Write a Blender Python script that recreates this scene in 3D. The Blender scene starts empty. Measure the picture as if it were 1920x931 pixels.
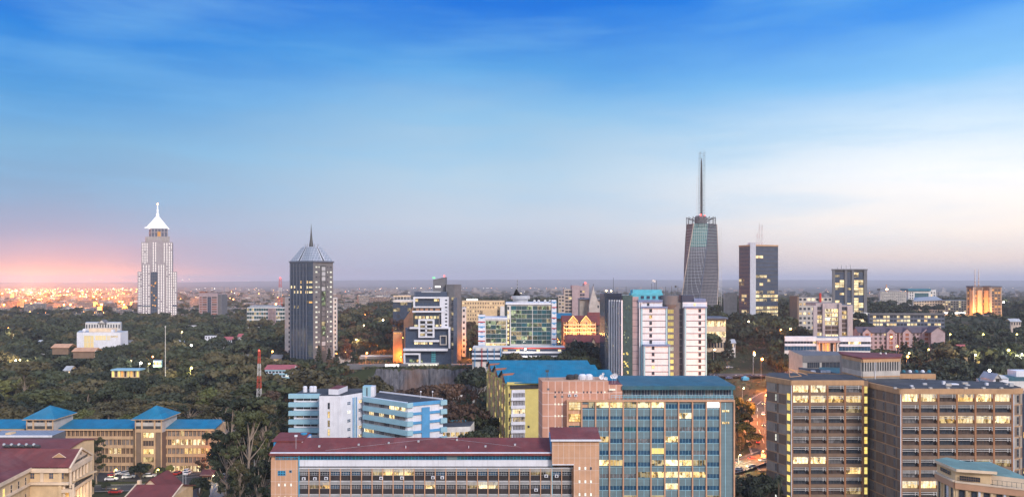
import bpy, math, random
import numpy as np
from mathutils import Vector, noise
random.seed(7)
SC = bpy.context.scene
COL = SC.collection
R = math.radians
H, FP, PX0, PY0 = 71.0, 1500.0, 960.0, 527.0

# ---------------------------------------------------------------- camera
cd = bpy.data.cameras.new('camera'); cam = bpy.data.objects.new('camera', cd); COL.objects.link(cam)
cam.location = (0, 0, H); cam.rotation_euler = (R(90), 0, 0)
cd.lens = FP / 1920 * 36; cd.sensor_width = 36; cd.shift_y = 61.5 / 1920
cd.clip_start = 1; cd.clip_end = 90000
SC.camera = cam
SC.view_settings.view_transform = 'Standard'; SC.view_settings.look = 'None'
SC.view_settings.exposure = 0; SC.view_settings.gamma = 1
SC.cycles.use_denoising = True
SC.cycles.max_bounces = 5; SC.cycles.diffuse_bounces = 2; SC.cycles.glossy_bounces = 2
SC.cycles.transmission_bounces = 2; SC.cycles.volume_bounces = 0; SC.cycles.transparent_max_bounces = 8
SC.cycles.sample_clamp_indirect = 3; SC.cycles.sample_clamp_direct = 30

def lin(r, g, b):
    f = lambda c: (c/255/12.92 if c/255 <= .04045 else ((c/255+.055)/1.055)**2.4)
    return (f(r), f(g), f(b), 1)

# ---------------------------------------------------------------- world: dusk sky
world = bpy.data.worlds.new("World"); SC.world = world; world.use_nodes = True
nt = world.node_tree; nt.nodes.clear()
N = nt.nodes.new; LK = nt.links.new
def mth(op, a, b=None, c=None, clamp=False, tree=None):
    t = tree or nt
    n = t.nodes.new('ShaderNodeMath'); n.operation = op; n.use_clamp = clamp
    for i, v in enumerate((a, b, c)):
        if v is None: continue
        if isinstance(v, (int, float)): n.inputs[i].default_value = v
        else: t.links.new(v, n.inputs[i])
    return n.outputs[0]
def mixc(f, a, b, tree=None, mode='MIX'):
    t = tree or nt
    n = t.nodes.new('ShaderNodeMix'); n.data_type = 'RGBA'; n.blend_type = mode
    for s, v in ((n.inputs[0], f), (n.inputs[6], a), (n.inputs[7], b)):
        if isinstance(v, (int, float)): s.default_value = v
        elif isinstance(v, tuple): s.default_value = v if len(v) == 4 else (*v, 1)
        else: t.links.new(v, s)
    return n.outputs[2]
def mrange(v, a, b, c=0., d=1., tree=None, smooth=False):
    t = tree or nt
    n = t.nodes.new('ShaderNodeMapRange'); n.clamp = True
    if smooth: n.interpolation_type = 'SMOOTHSTEP'
    t.links.new(v, n.inputs[0])
    for i, x in enumerate((a, b, c, d)): n.inputs[i+1].default_value = x
    return n.outputs[0]
def ramp(v, stops, tree=None, interp='LINEAR'):
    t = tree or nt
    n = t.nodes.new('ShaderNodeValToRGB'); n.color_ramp.interpolation = interp
    e = n.color_ramp.elements
    while len(e) < len(stops): e.new(.5)
    for k, (p, c) in zip(e, stops): k.position = p; k.color = c if len(c) == 4 else (*c, 1)
    t.links.new(v, n.inputs[0])
    return n.outputs[0]
tc = N('ShaderNodeTexCoord'); sep = N('ShaderNodeSeparateXYZ'); LK(tc.outputs['Generated'], sep.inputs[0])
dx, dy, dz = sep.outputs
az = mth('ARCTAN2', dx, dy)
# soft wavering of the elevation so that the bands are streaky thin cloud rather than a clean gradient
mp = N('ShaderNodeMapping'); mp.inputs['Rotation'].default_value = (0, R(9), 0); mp.inputs['Scale'].default_value = (1.6, 1.6, 7.5)
LK(tc.outputs['Generated'], mp.inputs[0])
nz = N('ShaderNodeTexNoise'); nz.inputs['Scale'].default_value = 1.7; nz.inputs['Detail'].default_value = 5; nz.inputs['Roughness'].default_value = .5
LK(mp.outputs[0], nz.inputs[0])
mp2 = N('ShaderNodeMapping'); mp2.inputs['Location'].default_value = (3, 1, 2); mp2.inputs['Rotation'].default_value = (0, R(-14), 0); mp2.inputs['Scale'].default_value = (2.2, 2.2, 16)
LK(tc.outputs['Generated'], mp2.inputs[0])
nz2 = N('ShaderNodeTexNoise'); nz2.inputs['Scale'].default_value = 1.6; nz2.inputs['Detail'].default_value = 7; nz2.inputs['Roughness'].default_value = .55
LK(mp2.outputs[0], nz2.inputs[0])
w1 = mth('MULTIPLY', mth('SUBTRACT', nz.outputs[0], .5), mrange(dz, .04, .3, 0, .11))
w2 = mth('MULTIPLY', mth('SUBTRACT', nz2.outputs[0], .5), mrange(dz, .01, .22, .012, .05))
el = mth('ADD', mth('ADD', dz, w1), w2)
def er(stops): return ramp(mth('MULTIPLY', el, 2.0), [(z*2, lin(*c)) for z, c in stops])
SKL = er([(0, (170,158,182)), (.008, (170,156,182)), (.022, (164,158,186)), (.045, (150,162,194)), (.09, (132,170,206)), (.15, (122,178,220)), (.205, (78,158,224)), (.25, (28,134,225)), (.32, (0,108,218)), (.48, (10,104,205))])
SKC = er([(0, (160,172,196)), (.008, (164,176,198)), (.03, (180,192,212)), (.07, (196,210,226)), (.13, (182,212,234)), (.19, (150,198,234)), (.25, (84,164,232)), (.32, (6,118,224)), (.48, (10,104,205))])
SKR = er([(0, (196,194,206)), (.008, (220,206,200)), (.028, (240,222,208)), (.06, (252,242,232)), (.115, (244,248,252)), (.17, (204,228,248)), (.235, (128,192,244)), (.32, (20,132,232)), (.48, (20,112,215))])
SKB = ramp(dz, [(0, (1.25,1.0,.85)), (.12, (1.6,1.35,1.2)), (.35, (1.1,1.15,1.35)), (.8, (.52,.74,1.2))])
a1 = mrange(az, -.56, -.02, smooth=True); a2 = mrange(az, -.02, .56, smooth=True)
front = mixc(a2, mixc(a1, SKL, SKC), mixc(1.0, SKR, (1.14,1.12,1.1), mode='MULTIPLY'))
front = mixc(mrange(dz, .0, .16, 1, 0), front, mixc(1.0, front, (1.1,1.08,1.08), mode='MULTIPLY'))
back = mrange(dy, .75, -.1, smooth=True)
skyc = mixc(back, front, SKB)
# thin brighter cloud wisps
wis = mth('MULTIPLY', ramp(nz2.outputs[0], [(.46, (0,0,0)), (.68, (1,1,1))]), mrange(dz, .03, .2, .14, .34))
skyc = mixc(wis, skyc, lin(140, 205, 245))
# orange sky-glow over the city at the left
ga = mth('POWER', 2.718, mth('MULTIPLY', mth('POWER', mth('ADD', az, .53), 2), -42))
gz = mth('POWER', 2.718, mth('MULTIPLY', mth('POWER', mth('MAXIMUM', dz, 0), 2), -2700))
skyc = mixc(mth('MULTIPLY', mth('MULTIPLY', ga, gz), .92), skyc, (1.25, .45, .19, 1))
gz2 = mth('POWER', 2.718, mth('MULTIPLY', mth('POWER', mth('MAXIMUM', dz, 0), 2), -9000))
skyc = mixc(mth('MULTIPLY', ga, gz2), skyc, (3.2, 1.15, .4, 1))
nish = N('ShaderNodeTexSky'); nish.sky_type = 'NISHITA'; nish.sun_disc = False
nish.sun_elevation = R(4); nish.sun_rotation = R(130)
skyc = mixc(.004, skyc, nish.outputs[0], mode='ADD')
below = mrange(dz, -.004, .0)
skyc = mixc(below, lin(110, 122, 145), skyc)
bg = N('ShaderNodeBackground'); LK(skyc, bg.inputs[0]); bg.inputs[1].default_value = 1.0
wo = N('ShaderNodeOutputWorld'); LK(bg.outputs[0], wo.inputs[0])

# ---------------------------------------------------------------- sun: the afterglow behind the camera, very soft
sd = bpy.data.lights.new('sun', 'SUN'); sd.energy = 3.3; sd.angle = R(12); sd.color = (1, .86, .77)
sun = bpy.data.objects.new('sun', sd); COL.objects.link(sun)
sun.rotation_euler = (R(62), 0, R(32))

# ---------------------------------------------------------------- materials
MATS = {}
def newmat(name):
    m = bpy.data.materials.new(name); m.use_nodes = True; MATS[name] = m
    t = m.node_tree; p = t.nodes['Principled BSDF']
    return m, t, p
def wpos(t, sx=1, sy=1, sz=1):
    g = t.nodes.new('ShaderNodeNewGeometry'); mp = t.nodes.new('ShaderNodeMapping')
    mp.inputs['Scale'].default_value = (sx, sy, sz); t.links.new(g.outputs['Position'], mp.inputs[0])
    return mp.outputs[0]
def tnoise(t, vec, scale, detail=3, rough=.55):
    n = t.nodes.new('ShaderNodeTexNoise'); n.inputs['Scale'].default_value = scale
    n.inputs['Detail'].default_value = detail; n.inputs['Roughness'].default_value = rough
    t.links.new(vec, n.inputs[0]); return n.outputs[0]
def line_mask(t, coord, period, width, off=0.):
    """1 on thin lines every period metres along a world coordinate"""
    f = mth('FRACT', mth('DIVIDE', mth('ADD', coord, off, tree=t), period, tree=t), tree=t)
    return mth('LESS_THAN', f, width/period, tree=t)
def wall(name, c, rough=.8, var=.18, streak=.25, lines=None, spec=.3, dirt=(.12,.1,.09), patch=0):
    """painted or rendered wall: blotchy tone, vertical rain streaks, optional joint lines (period_x, period_z, width, colour)"""
    m, t, p = newmat(name)
    n1 = tnoise(t, wpos(t), .35, 4); n2 = tnoise(t, wpos(t, 1.6, 1.6, .12), 1.1, 4, .65)
    c = (*c, 1)
    dk = tuple(x*(1-var) for x in c[:3]); lt = tuple(min(1, x*(1+var*.6)) for x in c[:3])
    col = ramp(n1, [(.3, dk), (.7, lt)], tree=t)
    if patch:   # sheets of slightly different age, and broad weathered stains
        vo = t.nodes.new('ShaderNodeTexVoronoi'); vo.distance = 'CHEBYCHEV'; vo.inputs['Scale'].default_value = 1; t.links.new(wpos(t, .42, .16, .16), vo.inputs[0])
        sc_ = t.nodes.new('ShaderNodeSeparateColor'); t.links.new(vo.outputs['Color'], sc_.inputs[0])
        col = mixc(mth('MULTIPLY', sc_.outputs[0], patch, tree=t), col, tuple(x*.45+.02 for x in c[:3]), tree=t)
        n3 = tnoise(t, wpos(t), .09, 5, .7)
        col = mixc(mrange(n3, .5, .72, 0, patch, tree=t), col, tuple(x*.7+.09 for x in c[:3]), tree=t)
    st = mth('MULTIPLY', mrange(n2, .52, .78, 0, 1, tree=t), streak, tree=t)
    col = mixc(st, col, dirt, tree=t)
    if lines:
        g = t.nodes.new('ShaderNodeNewGeometry'); s = t.nodes.new('ShaderNodeSeparateXYZ'); t.links.new(g.outputs['Position'], s.inputs[0])
        hx = mth('ADD', s.outputs[0], mth('MULTIPLY', s.outputs[1], .9 if len(lines) > 4 else 0., tree=t), tree=t)
        mk = line_mask(t, s.outputs[2], lines[1], lines[2], 100.3)
        if lines[0]: mk = mth('MAXIMUM', mk, line_mask(t, hx, lines[0], lines[2], 1000.2), tree=t)
        col = mixc(mk, col, lines[3], tree=t)
    t.links.new(col, p.inputs['Base Color']); p.inputs['Roughness'].default_value = rough
    p.inputs['Specular IOR Level'].default_value = spec
    return m
def glass(name, c, rough=.12, var=.5, spec=.6, cells=1.3):
    m, t, p = newmat(name)
    v = t.nodes.new('ShaderNodeTexVoronoi'); v.inputs['Scale'].default_value = 1
    t.links.new(wpos(t, cells, cells, cells*.6), v.inputs[0])
    oi = t.nodes.new('ShaderNodeObjectInfo')
    col = mixc(mth('MULTIPLY', v.outputs['Color'], var, tree=t), (*c, 1), tuple(min(1, x*4+.02) for x in c), tree=t)
    col = mixc(mth('MULTIPLY', oi.outputs['Random'], .5, tree=t), col, tuple(min(1, x*1.6+.035) for x in c), tree=t)
    t.links.new(col, p.inputs['Base Color']); p.inputs['Roughness'].default_value = rough
    p.inputs['Specular IOR Level'].default_value = spec
    return m
def lit(name, c1, c2, s, sx=1.1, sz=.9, thr=.5):
    """a lit room behind glass: bright ceiling light, darker people-and-furniture lumps, blinds"""
    m, t, p = newmat(name)
    n1 = tnoise(t, wpos(t, sx, sx, sz), 1.5, 4, .7)
    v = t.nodes.new('ShaderNodeTexVoronoi'); v.inputs['Scale'].default_value = 1; v.distance = 'CHEBYCHEV'
    t.links.new(wpos(t, sx*.9, sx*.9, sz*.5), v.inputs[0])
    sp = t.nodes.new('ShaderNodeSeparateColor'); t.links.new(v.outputs['Color'], sp.inputs[0])
    k = mth('ADD', mth('MULTIPLY', n1, .9, tree=t), mth('MULTIPLY', sp.outputs[0], .5, tree=t), tree=t)
    col = ramp(k, [(thr-.14, tuple(x*.12 for x in c1)), (thr+.02, c1), (thr+.28, c2)], tree=t)
    oi = t.nodes.new('ShaderNodeObjectInfo'); rv = mth('FRACT', mth('MULTIPLY', oi.outputs['Random'], 13.7, tree=t), tree=t)
    col = mixc(mrange(rv, .5, 1, 0, .35, tree=t), col, mixc(1.0, col, (.85,1.0,1.35), tree=t, mode='MULTIPLY'), tree=t)
    t.links.new(col, p.inputs['Emission Color']); t.links.new(mrange(oi.outputs['Random'], 0, 1, s*.6, s*1.25, tree=t), p.inputs['Emission Strength'])
    p.inputs['Base Color'].default_value = (.02,.02,.02,1); p.inputs['Roughness'].default_value = .2
    m.cycles.emission_sampling = 'NONE'
    return m
def emit(name, c, s, sample=False):
    m, t, p = newmat(name)
    p.inputs['Emission Color'].default_value = (*c, 1); p.inputs['Emission Strength'].default_value = s
    p.inputs['Base Color'].default_value = (.1,.1,.1,1)
    m.cycles.emission_sampling = 'AUTO' if sample else 'NONE'
    return m

wall('salmon', (.53,.31,.195), lines=(1.4, 3.3, .07, (.62,.5,.45,1)), streak=.12, var=.14)
wall('salmon_tile', (.5,.265,.19), lines=(2.15, 3.6, .14, (.72,.6,.56,1), 1), streak=.15, var=.15)
wall('salmon_trim', (.52,.3,.19), streak=.15)
wall('maroon_roof', (.19,.045,.04), rough=.7, var=.25, streak=.3, patch=.5, lines=(1.1, 40, .05, (.12,.04,.045,1)))
wall('white', (.64,.66,.73), streak=.28, var=.1)
wall('white_line', (.7,.7,.76), streak=.08, var=.06, lines=(0, 3.5, .28, (.07,.08,.12,1)))
wall('off_white', (.62,.61,.6), streak=.25)
wall('grey_slat', (.42,.42,.43), rough=.5)
wall('dark_panel', (.035,.03,.032), rough=.5)
wall('dark', (.03,.032,.038), rough=.6)
wall('navy', (.035,.05,.09), rough=.45)
wall('blue_paint', (.03,.24,.5), rough=.5, streak=.1)
wall('blue_frame', (.05,.33,.55), rough=.5, streak=.05)
wall('pale_blue', (.27,.47,.57), rough=.6, streak=.1, var=.08)
wall('mid_blue', (.08,.29,.55), rough=.6, streak=.08)
wall('sky_roof', (.008,.18,.31), rough=.45, patch=.45, streak=.22, var=.2, lines=(.9, 60, .07, (.005,.1,.22,1)))
wall('teal_roof', (.035,.125,.17), rough=.5, patch=.5, streak=.25, var=.25, lines=(1.2, 60, .06, (.02,.1,.15,1)))
wall('teal_trim', (.03,.16,.24), rough=.5)
wall('turquoise', (.1,.42,.52), rough=.5)
wall('slat_teal', (.17,.245,.27), rough=.45, streak=.15, lines=(0, .42, .16, (.1,.16,.2,1)), dirt=(.2,.15,.12))
wall('line_blue', (.3,.55,.66), rough=.5)
wall('tan', (.44,.27,.15), streak=.4, dirt=(.1,.08,.07))
wall('brown_brick', (.19,.14,.108), streak=.3, lines=(.5, .33, .05, (.15,.105,.085,1)))
wall('brown_slab', (.2,.137,.098), streak=.3)
wall('orange_pier', (.3,.15,.08), streak=.2)
wall('concrete', (.3,.27,.24), streak=.4)
wall('concrete_light', (.42,.4,.38), streak=.35)
wall('grey', (.14,.142,.155), streak=.25)
wall('grey_blue', (.11,.13,.18), streak=.2)
wall('concrete_dim', (.21,.18,.16), streak=.4)
wall('tar', (.05,.055,.065), rough=.85, patch=.5, var=.5, streak=.5, dirt=(.14,.14,.15))
wall('cream', (.62,.46,.28), streak=.2)
wall('cream_trim', (.68,.54,.4), streak=.1)
wall('yellow', (.56,.48,.17), streak=.15, var=.1)
wall('peach', (.56,.33,.2), streak=.2)
wall('beige', (.45,.38,.33), streak=.3)
wall('beige_tower', (.36,.32,.34), streak=.25)
wall('school_band', (.5,.34,.21), streak=.45)
wall('pinkish', (.36,.28,.3), streak=.25)
wall('green_roof', (.17,.29,.26), rough=.6, patch=.5, streak=.3)
wall('purple_roof', (.1,.08,.1), rough=.7, streak=.2)
wall('brick_red', (.26,.1,.06), streak=.2)
wall('red', (.45,.04,.03), rough=.5)
wall('mid_blue_dull', (.14,.2,.36), rough=.5)
wall('red_roof', (.36,.1,.11), rough=.7)
wall('mast_red', (.55,.08,.05), rough=.6)
wall('metal', (.4,.42,.45), rough=.4)
wall('steel_dark', (.06,.065,.07), rough=.5)
wall('silver_roof', (.22,.25,.3), rough=.4, lines=(1.8, 1.8, .16, (.5,.54,.6,1)), streak=.1)
wall('asphalt', (.055,.055,.06), rough=.85, var=.3)
wall('road_mark', (.7,.7,.66), rough=.7)
wall('kerb', (.4,.38,.34), rough=.8)
wall('bark', (.1,.075,.055), rough=.9)
wall('bark_pale', (.26,.21,.17), rough=.9)
wall('mesh_grey', (.12,.13,.16), rough=.6, lines=(2.2, 3.9, .3, (.3,.31,.34,1), 1))
wall('mesh_dark', (.05,.055,.075), rough=.6, lines=(2.2, 3.9, .35, (.22,.22,.25,1), 1))
wall('glass_teal_mesh', (.1,.22,.23), rough=.3, lines=(2.2, 3.9, .5, (.32,.38,.38,1), 1))
glass('glass', (.015,.02,.03)); glass('glass_blue', (.012,.045,.09), var=.35); glass('glass_teal', (.012,.06,.075), var=.4)
glass('glass_green', (.018,.04,.042), var=.5); glass('glass_navy', (.02,.035,.065), rough=.2, var=.25); glass('glass_curtain', (.06,.06,.065), var=.9)
glass('glass_brown', (.04,.028,.025), var=.5)
lit('lit_bright', (.85,.56,.2), (1.0,.88,.55), 1.7, thr=.6); lit('lit_warm', (.7,.4,.1), (1.0,.74,.32), 1.4, thr=.62)
lit('lit_dim', (.3,.2,.07), (.8,.6,.28), .8, thr=.62); lit('lit_white', (.8,.78,.6), (1,.97,.8), 1.2, thr=.42)
lit('lit_far', (.8,.5,.2), (1.0,.82,.45), 1.3, .5, .5); lit('lit_far_dim', (.35,.26,.14), (.9,.7,.35), .8, .5, .5, thr=.66)
lit('lit_yellow', (1,.62,.1), (1,.78,.22), 1.1, thr=.35); lit('lit_green', (.3,.42,.2), (.8,.85,.5), .75, .7, .9, thr=.72)
lit('lit_orange', (.9,.3,.05), (1,.5,.12), 1.2, thr=.4)
emit('lamp_white', (1,.93,.8), 14); emit('lamp_warm', (1,.72,.35), 18); emit('lamp_orange', (1,.36,.08), 20); emit('lamp_yellow', (1,.8,.15), 10)
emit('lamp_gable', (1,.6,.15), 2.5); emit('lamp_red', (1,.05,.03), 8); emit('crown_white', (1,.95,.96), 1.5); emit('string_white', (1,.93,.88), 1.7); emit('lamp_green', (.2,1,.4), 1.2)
lit('lit_hall', (1,.55,.2), (1,.76,.38), 1.1, .3, .3, thr=.3)
emit('neon_white', (1,.97,.92), 2.2)

# leaves
def leafmat(name, c1, c2, c3):
    m, t, p = newmat(name)
    oi = t.nodes.new('ShaderNodeObjectInfo')
    n1 = tnoise(t, wpos(t), .22, 3); n2 = tnoise(t, wpos(t), 1.6, 2)
    n0 = tnoise(t, wpos(t), .075, 2)
    a = ramp(n1, [(.35, c1), (.65, c2)], tree=t)
    a = mixc(mrange(n0, .38, .64, 0, .8, tree=t), tuple(x*.55 for x in c1), a, tree=t)
    a = mixc(mrange(n0, .58, .72, 0, .6, tree=t), a, (c2[0]*1.9, c2[1]*1.5, c2[2]*1.2), tree=t)
    a = mixc(mth('MULTIPLY', oi.outputs['Random'], .65, tree=t), a, (*c3, 1), tree=t)
    rv = mth('FRACT', mth('MULTIPLY', oi.outputs['Random'], 7.31, tree=t), tree=t)
    a = mixc(mrange(rv, 0, .5, .6, 0, tree=t), a, tuple(x*.45 for x in c1), tree=t); a = mixc(mrange(rv, .6, 1, 0, .55, tree=t), a, (c2[0]*1.7, c2[1]*1.5, c2[2]*1.3), tree=t)
    a = mixc(mrange(n2, .4, .75, 0, .5, tree=t), a, tuple(x*1.7 for x in c2), tree=t)
    t.links.new(a, p.inputs['Base Color']); p.inputs['Roughness'].default_value = .65; p.inputs['Specular IOR Level'].default_value = .25
    return m
leafmat('leaf', (0.0298, 0.0415, 0.019), (0.0532, 0.0646, 0.0274), (0.0319, 0.0462, 0.0336))
leafmat('leaf_olive', (0.0638, 0.0571, 0.0274), (0.0903, 0.0784, 0.0368), (0.0532, 0.0571, 0.0316))
leafmat('leaf_brown', (0.069, 0.0415, 0.0316), (0.1009, 0.0599, 0.0379), (0.0638, 0.0507, 0.0316))
leafmat('leaf_dark', (0.017, 0.0277, 0.0179), (0.0319, 0.0415, 0.023), (0.0192, 0.0294, 0.0263))
leafmat('leaf_bright', (0.0744, 0.0923, 0.0263), (0.1063, 0.1199, 0.0368), (0.085, 0.0831, 0.0316))

def groundmat():
    m, t, p = newmat('ground_cover')
    n1 = tnoise(t, wpos(t), .02, 5, .6); n2 = tnoise(t, wpos(t), .25, 4)
    a = ramp(n1, [(.3, (.028,.036,.018)), (.5, (.045,.052,.025)), (.62, (.075,.06,.04)), (.75, (.11,.085,.06))], tree=t)
    a = mixc(mrange(n2, .35, .7, 0, .45, tree=t), a, (.035,.045,.02,1), tree=t)
    g = t.nodes.new('ShaderNodeNewGeometry'); s = t.nodes.new('ShaderNodeSeparateXYZ'); t.links.new(g.outputs['Position'], s.inputs[0])
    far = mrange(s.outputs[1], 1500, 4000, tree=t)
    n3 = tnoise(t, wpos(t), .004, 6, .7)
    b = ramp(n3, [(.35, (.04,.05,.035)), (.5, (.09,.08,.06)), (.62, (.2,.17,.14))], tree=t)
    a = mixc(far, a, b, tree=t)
    t.links.new(a, p.inputs['Base Color']); p.inputs['Roughness'].default_value = .95; p.inputs['Specular IOR Level'].default_value = .1
groundmat()
def rockmat():
    m, t, p = newmat('rock')
    n1 = tnoise(t, wpos(t, 1, 1, .25), .5, 6, .65); n2 = tnoise(t, wpos(t), .05, 3)
    a = ramp(n1, [(.3, (.03,.03,.036)), (.55, (.1,.1,.115)), (.75, (.17,.165,.18))], tree=t)
    a = mixc(mrange(n2, .48, .62, 0, .7, tree=t), a, (.14,.085,.065,1), tree=t)
    t.links.new(a, p.inputs['Base Color']); p.inputs['Roughness'].default_value = .9
rockmat()

# ---------------------------------------------------------------- mesh helpers
class MB:
    def __init__(s, name='part', parent=None):
        s.v = []; s.f = []; s.m = []; s.mn = []; s.name = name; s.subs = []; s.label = None
        if parent is not None: parent.subs.append(s)
    def mi(s, m):
        if m not in s.mn: s.mn.append(m)
        return s.mn.index(m)
    def poly(s, pts, m):
        i = len(s.v); s.v += [tuple(p) for p in pts]; s.f.append(tuple(range(i, i+len(pts)))); s.m.append(s.mi(m))
    def hexa(s, c, m, skip=()):
        i = len(s.v); s.v += [tuple(p) for p in c]; k = s.mi(m)
        for j, q in enumerate(((0,3,2,1), (4,5,6,7), (0,1,5,4), (1,2,6,5), (2,3,7,6), (3,0,4,7))):
            if j in skip: continue
            s.f.append(tuple(i+a for a in q)); s.m.append(k)
    def bx(s, x0, x1, y0, y1, z0, z1, m):
        s.hexa([(x0,y0,z0),(x1,y0,z0),(x1,y1,z0),(x0,y1,z0),(x0,y0,z1),(x1,y0,z1),(x1,y1,z1),(x0,y1,z1)], m)
    def prism(s, pts, z0, z1, m, mt=None):
        n = len(pts); k = s.mi(m); i = len(s.v)
        s.v += [(x, y, z0) for x, y in pts] + [(x, y, z1) for x, y in pts]
        for j in range(n):
            s.f.append((i+j, i+(j+1) % n, i+n+(j+1) % n, i+n+j)); s.m.append(k)
        s.f.append(tuple(i+n+j for j in range(n))); s.m.append(s.mi(mt or m))
        s.f.append(tuple(i+j for j in reversed(range(n)))); s.m.append(k)
    def bar(s, a, b, r, m, n=4, r2=None):
        a = Vector(a); b = Vector(b); d = (b-a).normalized()
        up = Vector((0,0,1)) if abs(d.z) < .9 else Vector((0,1,0))
        p = d.cross(up).normalized(); q = d.cross(p); i = len(s.v); k = s.mi(m); r2 = r if r2 is None else r2
        for c, rr in ((a, r), (b, r2)):
            for j in range(n):
                t = 2*math.pi*(j+.5)/n; s.v.append(tuple(c + p*(math.cos(t)*rr) + q*(math.sin(t)*rr)))
        for j in range(n):
            s.f.append((i+j, i+(j+1) % n, i+n+(j+1) % n, i+n+j)); s.m.append(k)
        s.f.append(tuple(i+n+j for j in range(n))); s.m.append(k); s.f.append(tuple(i+j for j in reversed(range(n)))); s.m.append(k)
    def lathe(s, x, y, prof, m, n=14):
        i = len(s.v); k = s.mi(m)
        for r, z in prof:
            for j in range(n):
                t = 2*math.pi*j/n; s.v.append((x+r*math.cos(t), y+r*math.sin(t), z))
        for a in range(len(prof)-1):
            for j in range(n):
                s.f.append((i+a*n+j, i+a*n+(j+1) % n, i+(a+1)*n+(j+1) % n, i+(a+1)*n+j)); s.m.append(k)
        s.f.append(tuple(i+(len(prof)-1)*n+j for j in range(n))); s.m.append(k)
    def ball(s, c, r, m, n=8):
        s.lathe(c[0], c[1], [(r*math.sin(math.pi*a/6)+.001, c[2]-r*math.cos(math.pi*a/6)) for a in range(7)], m, n)
    def disc_grille(s, c, u, n, r, m, k=10):
        s.poly([(c[0]+u[0]*r*math.cos(6.283*j/k)+n[0]*.03, c[1]+u[1]*r*math.cos(6.283*j/k)+n[1]*.03, c[2]+r*math.sin(6.283*j/k)) for j in range(k)], m)
    def build(s, parent=None, org=(0,0,0), name=None):
        me = bpy.data.meshes.new(name or s.name)
        o3 = org
        me.from_pydata([(a-o3[0], b-o3[1], c-o3[2]) for a, b, c in s.v], [], s.f)
        for mn in s.mn: me.materials.append(MATS[mn])
        if len(s.mn) > 1: me.polygons.foreach_set('material_index', s.m)
        o = bpy.data.objects.new(name or s.name, me); COL.objects.link(o)
        if parent is not None: o.parent = parent
        if s.label: o['label'] = s.label
        for k in s.subs:
            if k.v: k.build(o, org)
        return o

class F:
    """a facade from A (left) to B (right) as seen from outside; n points out"""
    def __init__(s, A, B):
        s.A = A; s.B = B; dx_, dy_ = B[0]-A[0], B[1]-A[1]; s.L = math.hypot(dx_, dy_)
        s.u = (dx_/s.L, dy_/s.L); s.n = (s.u[1], -s.u[0])
    def P(s, u, z, d=0): return (s.A[0]+s.u[0]*u+s.n[0]*d, s.A[1]+s.u[1]*u+s.n[1]*d, z)
    def box(s, mb, u0, u1, z0, z1, d0, d1, m):
        P = s.P; mb.hexa([P(u0,z0,d1),P(u1,z0,d1),P(u1,z0,d0),P(u0,z0,d0),P(u0,z1,d1),P(u1,z1,d1),P(u1,z1,d0),P(u0,z1,d0)], m)
    def u_at(s, px):
        """distance along the facade where the photograph's column px meets it"""
        t = (px-PX0)/FP; den = s.u[0]-t*s.u[1]
        return (t*s.A[1]-s.A[0])/den
    def z_at(s, px, py):
        u = s.u_at(px); y = s.A[1]+s.u[1]*u
        return H-(py-PY0)*y/FP

def X(px, Y): return (px-PX0)*Y/FP
def Z(py, Y): return H-(py-PY0)*Y/FP
def P2(px, Y): return (X(px, Y), Y)

# ---------------------------------------------------------------- terrain
ZR = ([0,350,450,540,600,850,1300,2500,5000,90000], [-12,-10,4,13,18,30,30,8,0,0])
ZL = ([0,600,750,1100,1300,2500,5000,90000], [0,0,6,15,15,4,0,0])
def sstep(a, b, x): t = min(1, max(0, (x-a)/(b-a))); return t*t*(3-2*t)
def g(x, y):
    px = PX0 + x/max(y, 50)*FP
    w = sstep(420, 900, px) if y > 420 else sstep(900, 1250, px)
    z = np.interp(y, *ZL)*(1-w) + np.interp(y, *ZR)*w
    # the quarried hollow below the rock face
    pw = sstep(625, 690, px)*(1-sstep(880, 930, px))*sstep(400, 440, y)
    if pw > 0:
        if y < 531: z = z*(1-pw) + pw*(-6)
        elif y < 600: z = z*(1-pw)+pw*(z if z > 13 else 13)
    return float(z)

FOOT = []
def thing(name, label, cat, loc, group=None):
    o = bpy.data.objects.new(name, None); COL.objects.link(o); o.location = loc; o.empty_display_size = 1
    o['label'] = label; o['category'] = cat
    if group: o['group'] = group
    return o
def tag(o, label=None, cat=None, group=None, kind=None):
    for k, v in (('label', label), ('category', cat), ('group', group), ('kind', kind)):
        if v: o[k] = v
    return o

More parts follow.
